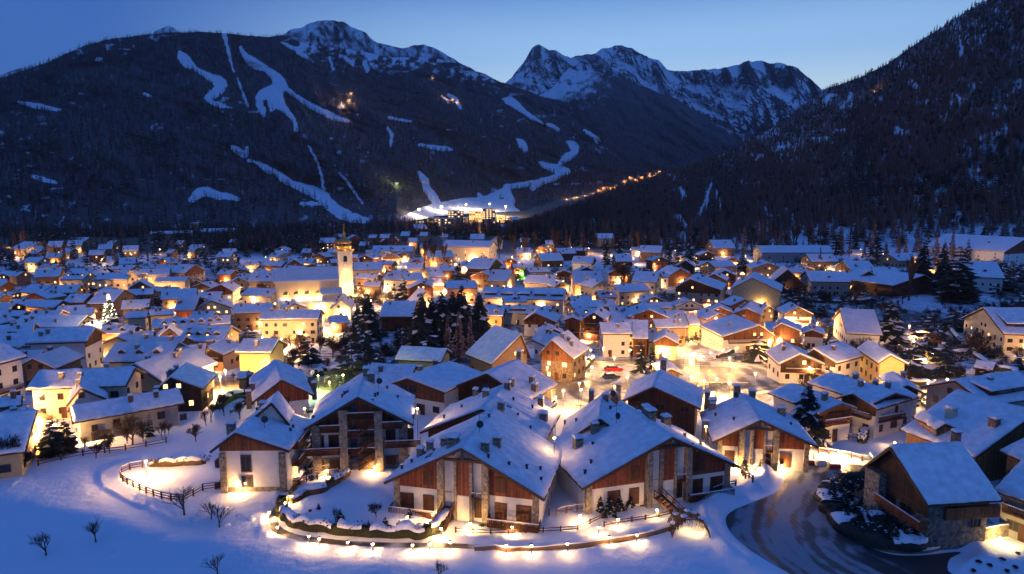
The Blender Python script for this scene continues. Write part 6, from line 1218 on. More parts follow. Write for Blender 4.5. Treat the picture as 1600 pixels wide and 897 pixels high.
# bands of trees around the town: (region, kinds, how many, height in picture rows)
def in_poly(poly): 
    xs = [p[0] for p in poly]; ys = [p[1] for p in poly]
    while True:
        x, y = rnd.uniform(min(xs), max(xs)), rnd.uniform(min(ys), max(ys))
        if inside(np.array([x]), np.array([y]), poly)[0]: return x, y
def blocked(x, y):
    p = at(x, y)
    for h_ in HOUSES:
        d = Vector((p.x, p.y)) - h_['mid']; u, n = d.dot(h_['U']), d.dot(h_['N'])
        if h_['kind'] == 'g': A, B = u, n
        else: A, B = n, u
        if h_['A1'] - 1.5 < A < h_['A2'] + 1.5 and h_['B1'] - 1.5 < B < h_['B2'] + 1.5: return True
    return False
for poly, kinds, n, h0, h1 in (
        ([(0, 372), (330, 372), (420, 380), (440, 405), (330, 412), (200, 412), (0, 425)], ('fir', 'fir', 'fir', 'larch'), 120, 20, 36),
        ([(240, 366), (560, 366), (620, 372), (600, 405), (480, 408), (380, 392), (240, 395)], ('fir', 'fir', 'larch'), 80, 18, 34),
        ([(560, 352), (690, 356), (800, 362), (830, 380), (700, 385), (600, 378)], ('fir', 'fir', 'fir', 'larch'), 46, 15, 28),
        ([(0, 415), (90, 412), (110, 440), (0, 455)], ('fir', 'bare'), 16, 18, 28),
        ([(560, 385), (700, 388), (730, 400), (620, 408), (560, 405)], ('fir', 'bare', 'poplar'), 22, 18, 30),
        ([(860, 374), (1120, 384), (1110, 398), (860, 392)], ('fir', 'larch', 'bare'), 30, 18, 34),
        ([(1120, 388), (1600, 392), (1600, 412), (1120, 405)], ('larch', 'fir', 'larch', 'bare', 'larch'), 62, 24, 52),
        ([(1230, 466), (1560, 460), (1560, 520), (1420, 530), (1400, 500), (1240, 500)], ('bare',), 26, 18, 30),
        ([(-10, 735), (60, 725), (160, 705), (290, 684), (335, 660), (300, 650), (120, 690), (40, 700), (-10, 700)], ('bare', 'bare', 'bare', 'fir'), 26, 26, 46),
        ([(640, 540), (760, 535), (740, 580), (640, 585)], ('bare',), 12, 24, 50)):
    k = 0
    while k < n:
        x, y = in_poly(poly)
        if blocked(x, y): k += .3; continue
        small_tree(rnd.choice(kinds), x, y, rnd.uniform(h0, h1)); k += 1
# ---- forests as one mass each
def forest_group():
    ng = bpy.data.node_groups.new('tree_scatter', 'GeometryNodeTree'); ng.interface.new_socket('Geometry', in_out='INPUT', socket_type='NodeSocketGeometry'); ng.interface.new_socket('Collection', in_out='INPUT', socket_type='NodeSocketCollection'); ng.interface.new_socket('Geometry', in_out='OUTPUT', socket_type='NodeSocketGeometry')
    n, l = ng.nodes, ng.links; gi = n.new('NodeGroupInput'); go = n.new('NodeGroupOutput'); ip = n.new('GeometryNodeInstanceOnPoints'); ci = n.new('GeometryNodeCollectionInfo')
    ci.inputs['Separate Children'].default_value = True; ci.inputs['Reset Children'].default_value = True; l.new(gi.outputs['Collection'], ci.inputs['Collection'])
    def attr(nm, ty): a = n.new('GeometryNodeInputNamedAttribute'); a.data_type = ty; a.inputs['Name'].default_value = nm; return a.outputs['Attribute']
    l.new(gi.outputs['Geometry'], ip.inputs['Points']); l.new(ci.outputs[0], ip.inputs['Instance']); ip.inputs['Pick Instance'].default_value = True
    l.new(attr('kind', 'INT'), ip.inputs['Instance Index']); l.new(attr('rot', 'FLOAT_VECTOR'), ip.inputs['Rotation']); l.new(attr('size', 'FLOAT_VECTOR'), ip.inputs['Scale']); l.new(ip.outputs[0], go.inputs[0]); return ng
NG = forest_group()
def proto_collection(name, meshes):
    c = bpy.data.collections.new(name)
    for i, m in enumerate(meshes): c.objects.link(bpy.data.objects.new('tree_%c' % (97 + i), m))
    return c
COL_FAR = proto_collection('far_trees', [joined('t', fir_mesh('c', 80, 5, 5, wr=.24, snow=0, mats=('needles', 'roof_snow', 'bark'))), joined('t', fir_mesh('c', 81, 5, 5, wr=.2, snow=.03)), joined('t', larch_mesh('c', 82, 'bark', levels=7, per=4, wr=.2, snow=.04)), joined('t', larch_mesh('c', 83, 'bark', levels=8, per=4, wr=.17, snow=.04))])
COL_NEAR = proto_collection('slope_trees', [SMALL['fir'][0], SMALL['larch'][0], SMALL['larch'][1], SMALL['larch'][2], SMALL['bare'][0], SMALL['fir'][1]])
def scatter(name, P, size, wide, kinds, col, label):
    n = len(P); me = bpy.data.meshes.new(name); me.vertices.add(n); me.vertices.foreach_set('co', P.reshape(-1).astype(np.float32))
    rs = np.random.RandomState(n); a = me.attributes.new('kind', 'INT', 'POINT'); a.data.foreach_set('value', kinds.astype(np.int32))
    rot = np.zeros((n, 3)); rot[:, 2] = rs.rand(n) * 6.28; a = me.attributes.new('rot', 'FLOAT_VECTOR', 'POINT'); a.data.foreach_set('vector', rot.reshape(-1).astype(np.float32))
    s = np.stack([size * wide, size * wide, size], -1); a = me.attributes.new('size', 'FLOAT_VECTOR', 'POINT'); a.data.foreach_set('vector', s.reshape(-1).astype(np.float32))
    o = link(name, me); md = o.modifiers.new('scatter', 'NODES'); md.node_group = NG
    md[[i.identifier for i in NG.interface.items_tree if i.name == 'Collection'][0]] = col
    return stuff(o, label, 'forest')
def mountain_trees(MT, u0, u1, n, snowf, dens, rs, thr=.55, tmax=1.0, tp=1.0):
    u = rs.uniform(u0, u1, n); t = rs.rand(n) ** tp * tmax; P, row = MT.P(u, t); s = snowf(u, row, t); keep = (s + rs.uniform(-.12, .12, n)) < thr
    D = P[:, 1]; w = np.minimum(1, (D / dens) ** 2); keep &= rs.rand(n) < w * np.clip(.35 + t * 3.2, 0, 1)
    return P[keep], u[keep], row[keep], t[keep]
rs = np.random.RandomState(11)
P, u, row, t = mountain_trees(MT1, -250, 1180, 120000, snow1, 3600, rs, .50)
size = rs.uniform(12, 22, len(P)) * (1 + .15 * rs.rand(len(P))); conif = fbm(u / 60, row / 40, 3) + rs.uniform(-.5, .5, len(P)) > .12
scatter('mountain_forest', P - [0, 0, 1], size, rs.uniform(.9, 1.3, len(P)), np.where(conif, rs.randint(0, 2, len(P)), rs.randint(2, 4, len(P))), COL_FAR, 'dark winter forest covering the big mountain on the left between the ski runs')
P, u, row, t = mountain_trees(MT4, 800, 1280, 30000, lambda u, r, t: (t > .80) * 1.0, 4600, rs, .55)
scatter('hill_forest', P - [0, 0, 1], rs.uniform(16, 26, len(P)), rs.uniform(.9, 1.3, len(P)), rs.randint(0, 2, len(P)), COL_FAR, 'dark forest on the wooded hill below the snowy range')
P, u, row, t = mountain_trees(MT5, 790, 2000, 46000, snow5, 1500, rs, .74, tp=.9)
conif = (fbm(u / 70, row / 50, 3) + rs.uniform(-.45, .45, len(P)) + np.clip((1060 - u) / 200, 0, .3)) > .36
kk = np.where(conif, rs.choice([0, 5], len(P)), rs.choice([1, 2, 3, 3, 2, 1, 4], len(P)))
# the hundred and fifty that show largest become objects of their own
app = (rs.uniform(14, 27, len(P))) * (1 - .35 * t); k_ = np.argsort(-(app / P[:, 1]) * ((u < 1620) & (row > 5)))[:110]
own = np.zeros(len(P), bool); own[k_] = True
for i in k_:
    kd = 'fir' if kk[i] in (0, 5) else 'bare' if kk[i] == 4 else 'larch'; small_tree(kd, u[i], row[i], 0, pos=P[i] - [0, 0, .6], hm=float(app[i]), group='trees at the foot of the right slope')
scatter('slope_forest', P[~own] - [0, 0, .6], app[~own], rs.uniform(.9, 1.3, (~own).sum()), kk[~own], COL_NEAR, 'mixed larch and fir forest covering the steep slope on the right')
# tree cover at the foot of the mountains and between the houses, too dense to count
pts = []; 
def band(poly, n):
    xs = [p[0] for p in poly]; ys = [p[1] for p in poly]; x = rs.uniform(min(xs), max(xs), n * 3); y = rs.uniform(min(ys), max(ys), n * 3); k = inside(x, y, poly); x, y = x[k][:n], y[k][:n]
    a, b = slopes(x, y); d = -54.0 / b
    for _ in range(4): d = (gz(a * d, d) - CAMZ) / b
    X, Y = a * d, d; bl = blocked_np(X, Y, 1.5) | (Y > 2600) | (Y < 0)
    for p in np.stack([X, Y, gz(X, Y)], -1)[~bl]: pts.append(tuple(p))
band([(-200, 356), (560, 354), (640, 350), (700, 350), (830, 356), (840, 372), (600, 366), (430, 374), (330, 370), (-200, 376)], 1900)
band([(250, 368), (470, 370), (600, 372), (500, 395), (300, 392)], 420); band([(-200, 376), (100, 372), (40, 420), (-200, 440)], 220); band([(830, 372), (1130, 384), (1130, 392), (830, 385)], 260)
pts = np.array(pts); scatter('valley_wood', pts, rs.uniform(10, 17, len(pts)) * (.7 + pts[:, 1] / 3000), rs.uniform(1.0, 1.4, len(pts)), rs.choice([0, 5, 0, 1], len(pts)), COL_NEAR, 'dark belt of conifers between the town and the foot of the mountain')
# ================================================================== lamps of the village
lamp(228, 722, 3200, 'garden', 2.6, label='bright garden lamp at the sharp corner of the ranch fence on the left')
for x, y, p in ((380, 762, 900), (425, 801, 420), (434, 824, 420), (476, 838, 380), (500, 842, 420), (541, 847, 420), (584, 850, 420), (640, 852, 380), (670, 850, 420), (704, 848, 260), (788, 853, 300), (834, 853, 260), (880, 850, 260), (957, 840, 260), (994, 836, 300), (972, 812, 420), (940, 824, 260), (1027, 797, 500), (466, 739, 420), (506, 735, 520), (588, 730, 560), (455, 776, 520), (440, 786, 320), (683, 804, 700), (692, 826, 500), (1044, 752, 800), (1197, 707, 400), (730, 818, 900), (800, 824, 700), (640, 808, 500), (905, 806, 600)):  # some by the middle chalet are added to brighten its front
    lamp(x + rnd.uniform(-7, 7), y, p * rnd.uniform(.35, .7), 'bollard')
lamp(1150, 724, 700, 'bollard'); lamp(1180, 728, 700, 'bollard'); lamp(1222, 728, 900, 'bollard')  # fill lamps added to light the front of the chalet by the road
lamp(1251, 703, 2600, 'garden', 1.3, label='left of the two bright lamps at the right corner of the chalet by the road'); lamp(1312, 707, 2600, 'garden', 1.6, label='right of the two bright lamps near the chalet by the road')
lamp(1398, 692, 300, 'bollard')
TOWN_LAMPS = '''243,455 185,460,2 178,476,2 160,500,2 160,520,1.5 205,447 130,452 45,467,.6 350,402,.6 375,425,.7 365,445,.7 415,402,.6 70,470,.5 150,546,1.5 165,535,1.5
235,447 100,448 255,560,.6 330,552 345,545 352,580,1.2 344,590,1.2 20,655,1.6 85,665,2 30,630 300,545,.6 410,528,1.4 440,530,1.2 455,545,1 425,575,.8 400,540,.6 470,520,1
565,437 588,408,1.3 603,410,1.2 629,408,1 655,430,1.2 690,425,1.5 717,405,1.5 733,407,1.5 700,445,1.5 722,440,1.5 745,402 775,405,1.2 800,402,1.4 770,447 880,400,1.4 900,420,1.4 880,440,1.2 862,462,1.2 735,396,1.3 700,400,1.2 680,412 665,440
785,476,.7 846,476,.7 775,510,1 842,503,.7 798,446,1.6 812,460,1 870,428,1.4 893,387 905,392 885,425 945,392 940,455,1.2 900,455 990,405 985,390,1.2 960,392,1.2 920,388 1010,425
505,500,1.5 500,480,1.5 545,470,1.5 430,475 405,455 395,460 560,450,1.2 600,455 640,455 580,470
920,515,1.2 935,512 943,545,1.6 915,560,1.5 923,548 962,538 1065,503 1066,517 1100,502,1.4 1107,515,1.4 1050,530,1.2 1068,555,1.6 1087,553,1.6 1080,535 1095,560 1150,545,1.5 1190,520 1220,545 1215,533 1277,505,1.5 1240,500 1163,532,1 1110,552 1130,548 1002,548 1030,552 985,548
1120,592,2.5 1100,596,2.5 1080,590,2 1140,598,2 1060,600,1.5 1000,608,1 880,612,1.4 1140,560,1.2 1180,585,1.2 960,560,1.6 925,575,1 905,600,1 980,590,1.4 1020,570,1.6 855,575,.8
1421,510 1428,533 1457,554 1330,448,.8 1190,440 1230,425 1275,425 1135,420,.8 1085,412,.8 1110,412,.6 1290,422,.8 1460,405 1500,405 1540,406 1380,397,.8 1345,390,.6 1300,598 1400,597 1450,596 1350,598 1480,594 1550,585,.6 1600,540,.6 1245,560 1300,560 1265,575,.5 1480,405 1330,440,.5 1212,555,.8
730,352,8 700,346,10 720,342,12 745,345,12 680,342,8 770,344,10 790,340,6 660,352,5 745,362,3 640,352,2 690,360,3 600,372,1 545,382,1 640,382,1 680,385 815,385 840,392 250,390,.5 110,392,.7 75,397,.7 85,380,.7 15,380,.7 24,396,.7 205,398,.5 160,405,.5 860,390 1030,395 1055,392,.7 1090,395,.7 1165,400,.7 505,388,.7'''
for s in TOWN_LAMPS.split():
    a = [float(q) for q in s.split(',')]; in_sq = 870 < a[0] < 1200 and a[1] > 540; lamp(a[0], a[1], (1300 if in_sq else 5000 if a[1] < 365 else 6500 if a[0] < 440 else 5200) * (a[2] if len(a) > 2 else 1), 'post')

for x, y, l_ in ((866, 686, 'tall lamp in the narrow gap between the two largest front chalets'), (652, 640, 'added tall lamp between the four-storey chalet and the roof right of it'), (1103, 668, 'added tall lamp behind the right front chalet, before the chalet by the road'), (476, 640, 'added tall lamp left of the four-storey chalet'), (908, 610, 'added tall lamp beside the dark brown gable, left side'), (868, 622, 'added tall lamp by the small low roof')):  # most of these tall posts are added to warm the roof snow
    lamp(x, y, 160 if x == 866 else 700, 'garden', 7.5, label=l_)
# ================================================================== fences, hedges, vehicles, small things
_post = MB().box(-.09, .09, -.09, .09, -.5, 1.05).mesh('post', 'beam_wood')
def fence(pts_px, label, hgt=1.05, gap=2.2, rails=(.42, .88), matn='beam_wood', n=4, snow=True):
    pw = smooth_line([tuple(at(x, y)[:2]) for x, y in pts_px], n); acc = [pw[0]]; last = Vector(pw[0])
    for p in pw[1:]:
        v = Vector(p); 
        while (v - last).length > gap: last = last + (v - last).normalized() * gap; acc.append(tuple(last))
    if len(acc) < 2: acc.append(pw[-1])
    P_ = [Vector((x, y, g1(x, y))) for x, y in acc]; t = thing('wooden_fence', label, 'fence', P_[0]); o0 = P_[0]; k = hgt / 1.05
    for p in P_: link('post', _post, t, p - o0, rnd.uniform(-.2, .2), (1, 1, k))
    for a, b in zip(P_[:-1], P_[1:]):
        for z in rails:
            MB().beam(a - o0 + Vector((0, -.06, z * k)), b - o0 + Vector((0, -.06, z * k + rnd.uniform(-.03, .03))), .07, .11).build('rail', matn, t)
        if snow: MB().beam(a - o0 + Vector((0, -.06, rails[-1] * k + .1)), b - o0 + Vector((0, -.06, rails[-1] * k + .1)), .10, .07).build('rail_snow', 'roof_snow', t)
    return t
def hedge(pts_px, label, w=1.1, hgt=1.1, matn='hedge_leaves', snow=.35, n=5, leaves=True, cat='hedge', close=.5, patch=-.55):
    pw = smooth_line([tuple(at(x, y)[:2]) for x, y in pts_px], n); acc = []; last = None
    for p in pw:
        v = Vector(p)
        if last is None or (v - last).length > close: acc.append(v); last = v
    o0 = Vector((acc[0].x, acc[0].y, g1(*acc[0]))); t = thing('hedge', label, cat, o0)
    body = MB(); cap = MB(); prof = [(-.5, 0), (-.56, .45), (-.42, .92), (0, 1.05), (.42, .92), (.56, .45), (.5, 0)]; K_ = len(prof); ringp = []; ringc = []
    for i, p in enumerate(acc):
        d = (acc[min(i + 1, len(acc) - 1)] - acc[max(i - 1, 0)]).normalized(); nrm = Vector((-d.y, d.x)); g = g1(p.x, p.y)
        wf = 1 + .45 * float(vnoise(p.x * .9, p.y * .9)); hf = 1 + .24 * float(vnoise(p.x * .8 + 9, p.y * .8)) + .08 * rnd.uniform(-1, 1)
        if i in (0, len(acc) - 1): wf *= .4; hf *= .6
        for j, (a, b) in enumerate(prof):
            q = p + nrm * a * w * wf * (1 + .15 * rnd.uniform(-1, 1)); body.v.append((q.x - o0.x, q.y - o0.y, g - o0.z - .2 + (b * hgt + .2) * hf * (1 + .06 * rnd.uniform(-1, 1))))
        sh = snow * (0.55 + .9 * max(0, float(vnoise(p.x * 1.1 + 3, p.y * 1.1))) + .3 * rnd.random())
        for a, b in ((-.52, .86), (-.50, .98 + sh * .5 / hgt), (-.25, 1.08 + sh / hgt), (.25, 1.08 + sh / hgt), (.50, .98 + sh * .5 / hgt), (.52, .86)):
            q = p + nrm * a * w * wf; cap.v.append((q.x - o0.x, q.y - o0.y, g - o0.z - .2 + (b * hgt + .2) * hf))
    for i in range(len(acc) - 1):
        for j in range(K_ - 1): body.f.append((i * K_ + j, i * K_ + j + 1, (i + 1) * K_ + j + 1, (i + 1) * K_ + j)); body.m.append(0)
        pc = acc[i]
        if snow < .5 and float(vnoise(pc.x * .75 + 31, pc.y * .75)) < patch: continue
        for j in range(5): cap.f.append((i * 6 + j, i * 6 + j + 1, (i + 1) * 6 + j + 1, (i + 1) * 6 + j)); cap.m.append(0)
    for e in (0, len(acc) - 1): body.f.append(tuple(e * K_ + j for j in range(K_))); body.m.append(0)
    body.build('foliage', matn, t, True)
    if snow:
        cp_ = cap.build('snow_cap', 'roof_snow', t, True)
        if snow < .5: stuff(cp_)
    if leaves:
        lv = MB()
        for p in acc:
            g0 = g1(p.x, p.y)
            for _ in range(34):
                a = rnd.uniform(0, 6.28); q = p + Vector((math.cos(a), math.sin(a))) * w * .6 * rnd.uniform(.5, 1.25); z = g0 - o0.z + hgt * rnd.uniform(.1, 1.25); s = .19
                c = Vector((q.x - o0.x, q.y - o0.y, z)); e1 = Vector((rnd.uniform(-1, 1), rnd.uniform(-1, 1), rnd.uniform(-1, 1))).normalized() * s; e2 = Vector((rnd.uniform(-1, 1), rnd.uniform(-1, 1), rnd.uniform(-.5, 1))).normalized() * s
                lv.add([c - e1, c + e1, c + e2 * 1.4], [(0, 1, 2)])
        stuff(lv.build('leaves', matn, t))
    return t
def snow_bush(px, py, hpx, label=None, kind='fir', wide=1.5, group='snowy bushes near the front chalets'):
    p = at(px, py); hgt = hpx * p.y / FPX; t = thing('bush', label or '', 'bush', p, rnd.uniform(0, 6), group); t.scale = (hgt * wide, hgt * wide, hgt)
    cr, tr_ = rnd.choice(PROTO[kind]); link('foliage', cr, t); link('stem', tr_, t); BUSHES.append((t, px, py, label)); return t
BUSHES = []
fence([(365, 748), (365, 762), (316, 767), (282, 786), (241, 776), (218, 766), (192, 753), (188, 742), (200, 734), (226, 730)], 'dark ranch fence curving round a snowy yard left of the small white chalet', 1.15, 1.7, (.3, .6, .95))
hedge([(234, 729), (260, 728), (295, 726), (326, 724)], 'brown snow-topped hedge running from the bright lamp to the small white chalet', .9, .9, 'brown_leaves', .3)
hedge([(449, 780), (440, 796), (446, 812), (470, 824), (520, 833), (580, 837), (640, 838), (672, 836), (692, 822), (704, 806)], 'long curved hedge with a lumpy snow cap, ringing the garden before the middle chalet', 1.1, 1.15, 'hedge_leaves', .34, leaves=True, close=.45, patch=-.30)
hedge([(456, 786), (478, 776), (500, 770), (516, 760), (534, 750), (545, 738)], 'short shrubby hedge along the upper left side of the ringed garden', .8, 1.0, 'brown_leaves', .4)
fence([(462, 760), (480, 752), (512, 744), (545, 738)], 'rail fence beside the upper path under the four-storey chalet, lower one', 1.0, 1.6); fence([(470, 744), (500, 737), (530, 734), (548, 731)], 'rail fence beside the upper path under the four-storey chalet, upper one', 1.0, 1.6)
fence([(548, 729), (575, 726), (610, 722), (640, 716)], 'rail fence from the stair of the four-storey chalet towards the right', 1.0, 1.6)
fence([(712, 832), (760, 835), (800, 834), (866, 831), (905, 828), (928, 816), (960, 803), (998, 792)], 'low thin rail fence along the lit path below the two largest chalets', .7, 2.2, (.35, .85), snow=False)
fence([(944, 823), (990, 815), (1040, 806), (1064, 803)], 'short low rail fence leading to the lit lattice arbour', .7, 2.0, (.35, .85), snow=False)
fence([(858, 806), (862, 770), (868, 742), (874, 720)], 'dark fence climbing between the two largest chalets', 1.1, 1.6, (.3, .6, .95)); fence([(870, 806), (890, 800), (920, 797), (934, 795)], 'dark fence in front of the left wall of the right front chalet', 1.1, 1.5)
fence([(1108, 772), (1130, 764), (1160, 757)], 'broken dark rails on the snow right of the right front chalet', .9, 1.5); fence([(1158, 738), (1165, 748), (1178, 760)], 'short dark fence going down from the dark bushy conifer', 1.0, 1.3)
fence([(1180, 736), (1210, 729), (1240, 722), (1275, 716)], 'rail fence under the two bright lamps, left part', 1.1, 1.6); fence([(1262, 705), (1290, 710), (1330, 716), (1365, 722)], 'rail fence beside the upper lane, right of the bright lamps', 1.1, 1.6)
fence([(1275, 686), (1310, 687), (1345, 687)], 'dark rail fence in the snowy lawn below the spruce, the longer one', 1.1, 1.8); fence([(1330, 668), (1345, 682), (1350, 690)], 'short dark fence descending from the dark-balconied chalet', 1.1, 1.5)
hedge([(1345, 693), (1352, 682), (1366, 675), (1385, 672), (1408, 674)], 'dark arched hedge enclosing a small snowy lawn on the right', 1.2, 1.4, 'hedge_leaves', .25)
# path-side kerb of the terrace
def low_wall(pts, label, w=.25, hgt=.45, matn='stone', name='low_wall', snow=True):
    c = smooth_line([tuple(at(x, y)[:2]) for x, y in pts], 5); o0 = Vector((c[0][0], c[0][1], g1(*c[0]))); t = thing(name, label, 'wall', o0); m = MB(); s = MB()
    for a, b in zip(c[:-1], c[1:]):
        A = Vector((a[0], a[1], g1(*a))) - o0; B = Vector((b[0], b[1], g1(*b))) - o0; m.beam(A + Vector((0, 0, hgt / 2 - .3)), B + Vector((0, 0, hgt / 2 - .3)), w, hgt + .6); s.beam(A + Vector((0, 0, hgt + .08)), B + Vector((0, 0, hgt + .08)), w * .9, .16)
    m.build('masonry', matn, t)
    if snow: s.build('snow_cap', 'roof_snow', t)
    return t
low_wall([(742, 861), (800, 862), (860, 859), (930, 851), (1000, 840), (1044, 829)], 'long low kerb wall at the outer edge of the lit path', .2, .5, 'brown_plaster')
# ---- the arbour, bushes, rocks
p = at(1075, 832); t = thing('arbour', 'low arched lattice arbour overgrown with twigs, glowing from inside, at the end of the path', 'arbour', p); w_ = 62 * p.y / FPX / 2
for k in range(6):
    m = MB(); y = (k - 2.5) * .55
    for i in range(10):
        a0, a1 = math.pi * i / 10, math.pi * (i + 1) / 10; m.beam((-w_ * math.cos(a0), y, 2.5 * math.sin(a0)), (-w_ * math.cos(a1), y, 2.5 * math.sin(a1)), .10, .10, 0, (0, 1, 0))
    m.build('arch', 'beam_wood', t)
for k in range(11):
    a = math.pi * (k + .5) / 11; MB().beam((-w_ * math.cos(a), -1.6, 2.5 * math.sin(a) + .05), (-w_ * math.cos(a), 1.6, 2.5 * math.sin(a) + .05), .07, .07).build('slat', 'beam_wood', t)
m = MB()
for _ in range(420):
    a = rnd.uniform(.1, 3.0); y = rnd.uniform(-1.7, 1.7); c = Vector((-w_ * math.cos(a), y, 2.55 * math.sin(a))); m.tube(c, c + Vector((rnd.uniform(-.3, .3), rnd.uniform(-.3, .3), -rnd.uniform(.3, 1.1))), .03, .012, 3)
stuff(m.build('twigs', 'brown_bark', t)); lamp_light((0, 0, 1.0), 90, (1, .62, .22), .15, t, 'hidden_lamp'); lamp_light((w_ * .5, -.6, .8), 50, (1, .62, .22), .15, t, 'hidden_lamp')
for k in range(9):
    a = math.pi * (k + .8) / 9.6; MB().lathe([(.45, 0), (.4, .12), (.2, .2), (0, .22)], 7, (-w_ * math.cos(a), rnd.uniform(-1, 1), 2.6 * math.sin(a))).build('snow_clump', 'roof_snow', t, True)
for x, y, h_, l_ in ((938, 800, 30, 'leftmost snowy evergreen before the right front chalet'), (952, 803, 36, 'tallest snowy evergreen before the right front chalet'), (968, 798, 30, 'third snowy evergreen before the right front chalet'), (984, 792, 26, 'small evergreen in front of a brown shutter of the right front chalet'), (1048, 778, 34, 'lit bush at the foot of the wooden stair of the right front chalet'), (1002, 788, 18, None), (1018, 784, 16, None), (1030, 782, 18, None), (946, 808, 22, None), (960, 808, 20, None),
                     (532, 815, 24, 'dark round evergreen inside the hedge-ringed garden'), (484, 800, 14, None), (498, 796, 12, None), (576, 826, 16, None), (602, 822, 18, None), (624, 826, 16, None), (646, 828, 18, None), (664, 824, 16, None), (552, 824, 14, None), (752, 824, 18, None), (768, 822, 16, None), (784, 824, 14, None), (812, 822, 14, None), (824, 826, 16, None), (640, 806, 14, None),
                     (478, 742, 20, 'lit bush in the small front garden of the four-storey chalet, left one'), (486, 750, 18, None), (604, 728, 20, 'reddish bush at the right corner of the four-storey chalet'), (615, 722, 18, None), (540, 733, 20, None), (565, 730, 18, None), (1412, 700, 12, 'yellow-lit pot plant by the lawn below the wide roof')):
    snow_bush(x, y, h_, l_, 'fir' if h_ > 21 or rnd.random() < .6 else 'bush')
def rock(px, py, s, label):
    p = at(px, py); t = thing('rock', label, 'rock', p); bm = bmesh.new(); bmesh.ops.create_icosphere(bm, subdivisions=2, radius=s)
    for v in bm.verts: v.co *= 1 + .3 * float(vnoise(v.co.x * 2 + px, v.co.y * 2)); v.co.z *= .55
    me = bpy.data.meshes.new('stone'); bm.to_mesh(me); link('stone', me, t)
    for v in bm.verts: v.co *= 1.06; v.co.z = max(v.co.z, s * .16) + s * .12
    me = bpy.data.meshes.new('snow_cap'); bm.to_mesh(me); me.materials.append(M['roof_snow']); me.polygons.foreach_set('use_smooth', [True] * len(me.polygons)); link('snow_cap', me, t); bm.free(); t.children[0].data.materials.append(M['dark_stone'])
for x, y, s, l_ in ((312, 803, .8, 'dark rock beside the birch at the fence bend'), (304, 814, .7, 'small dark rock below the birch at the fence bend'), (345, 802, 1.6, 'largest snow-buried rock right of the thin birches'), (352, 821, .7, 'lowest snow-buried rock under the thin birches'), (372, 806, .5, 'small rock standing upright in the lit snow'), (392, 811, .8, 'rightmost snow-buried rock near the path start'), (176, 862, .3, 'small dark stone near the right sapling of the snowfield pair')): rock(x, y, s * .7, l_)
# ---- hedge island beside the road, wall and steps at the stone chalet
hedge([(1300, 762), (1296, 785), (1303, 805), (1322, 825), (1348, 842), (1385, 852), (1425, 852), (1446, 838)], 'thick dark evergreen hedge following the inside of the road bend', 2.4, 1.2, 'needles', .12, close=.6, patch=.15)
hedge([(1305, 757), (1335, 752), (1370, 748), (1390, 752)], 'dark hedge along the top of the planted island in the road bend', 1.8, 1.2, 'needles', .2, patch=.1)
hedge([(1360, 805), (1378, 820), (1400, 834)], 'dark shrub row inside the planted island, nearest the stone chalet', 1.8, 1.1, 'needles', .2, patch=.1)
for x, y, h_ in ((1318, 792, 26), (1335, 806, 26), (1350, 790, 20), (1342, 822, 26), (1372, 838, 28), (1400, 848, 26), (1428, 846, 30), (1340, 775, 18), (1362, 828, 20), (1310, 775, 22), (1330, 768, 24), (1299, 770, 26), (1300, 783, 28), (1304, 797, 30), (1311, 810, 30), (1322, 820, 28), (1333, 831, 28), (1346, 839, 30), (1359, 845, 28), (1386, 849, 30), (1414, 851, 30), (1440, 843, 26), (1382, 826, 24), (1396, 838, 24), (1325, 780, 20), (1345, 762, 24), (1362, 756, 22), (1378, 754, 20), (1316, 764, 24)): snow_bush(x, y, h_, None, 'shrub_fir', 1.5, 'dark evergreen shrubs of the road island')
low_wall([(1294, 782), (1300, 806), (1318, 828), (1345, 847), (1385, 862), (1440, 864), (1470, 858)], 'low kerb with a rim of snow around the inside of the road bend', .3, .35, 'brown_plaster')
p = at(1360, 782); t = thing('wooden_deck', 'small wooden deck with a railing in the planted island beside the stone chalet', 'deck', p, .5)
for k in range(8): MB().box(-2.4, 2.4, k * .34 - 1.4, k * .34 - 1.1, .9, .98).build('board', 'red_wood', t)
for x in (-2.3, 0, 2.3): MB().box(x - .07, x + .07, -1.45, -1.3, -.5, 1.9).build('post', 'red_wood', t)
for z in (1.25, 1.5, 1.8): MB().box(-2.4, 2.4, -1.52, -1.45, z, z + .12).build('rail', 'red_wood', t)
w1 = low_wall([(1482, 856), (1505, 850), (1530, 843), (1560, 838), (1582, 836)], 'curved stone garden wall lit yellow, in front of the stone chalet', .5, 1.5, 'stone'); w1.name = 'stone_wall'
p = at(1478, 845); q = at(1548, 826); t = thing('stairway', 'outdoor stairway with dark treads lit cold white beside the stone chalet wall', 'stairway', p); d = q - p
for k in range(9):
    c = d * (k / 9.0); c.z = d.z * k / 9.0 + .16 * k; MB().beam(c + Vector((-.1, -.9, .1)), c + Vector((.25, .9, .1)), .55, .14).build('tread', 'metal' if k % 2 else 'grey_paint', t)
lamp_light((1.2, 0.6, 2.6), 420, (.62, .85, 1.0), .12, t, 'cold_lamp'); MB().box(1.1, 1.35, 1.5, 1.7, -.2, 2.7).build('lamp_post', 'metal', t)
p = at(1562, 846); t = thing('wall_light', 'small yellow light fixed low on the curved stone garden wall', 'wall light', p); MB().box(-.1, .1, -.1, .1, 0, .5).build('fitting', 'bulb', t); lamp_light((0, -.6, 1.0), 420, (1, .65, .2), .1, t, 'wall_lamp')
for x, y in ((1530, 880), (1548, 886), (1565, 876), (1585, 888), (1520, 893), (1575, 895), (1592, 868)): snow_bush(x, y, 18, None, 'bush', 1.6, 'shrubs in the snow mound at the lower right corner')
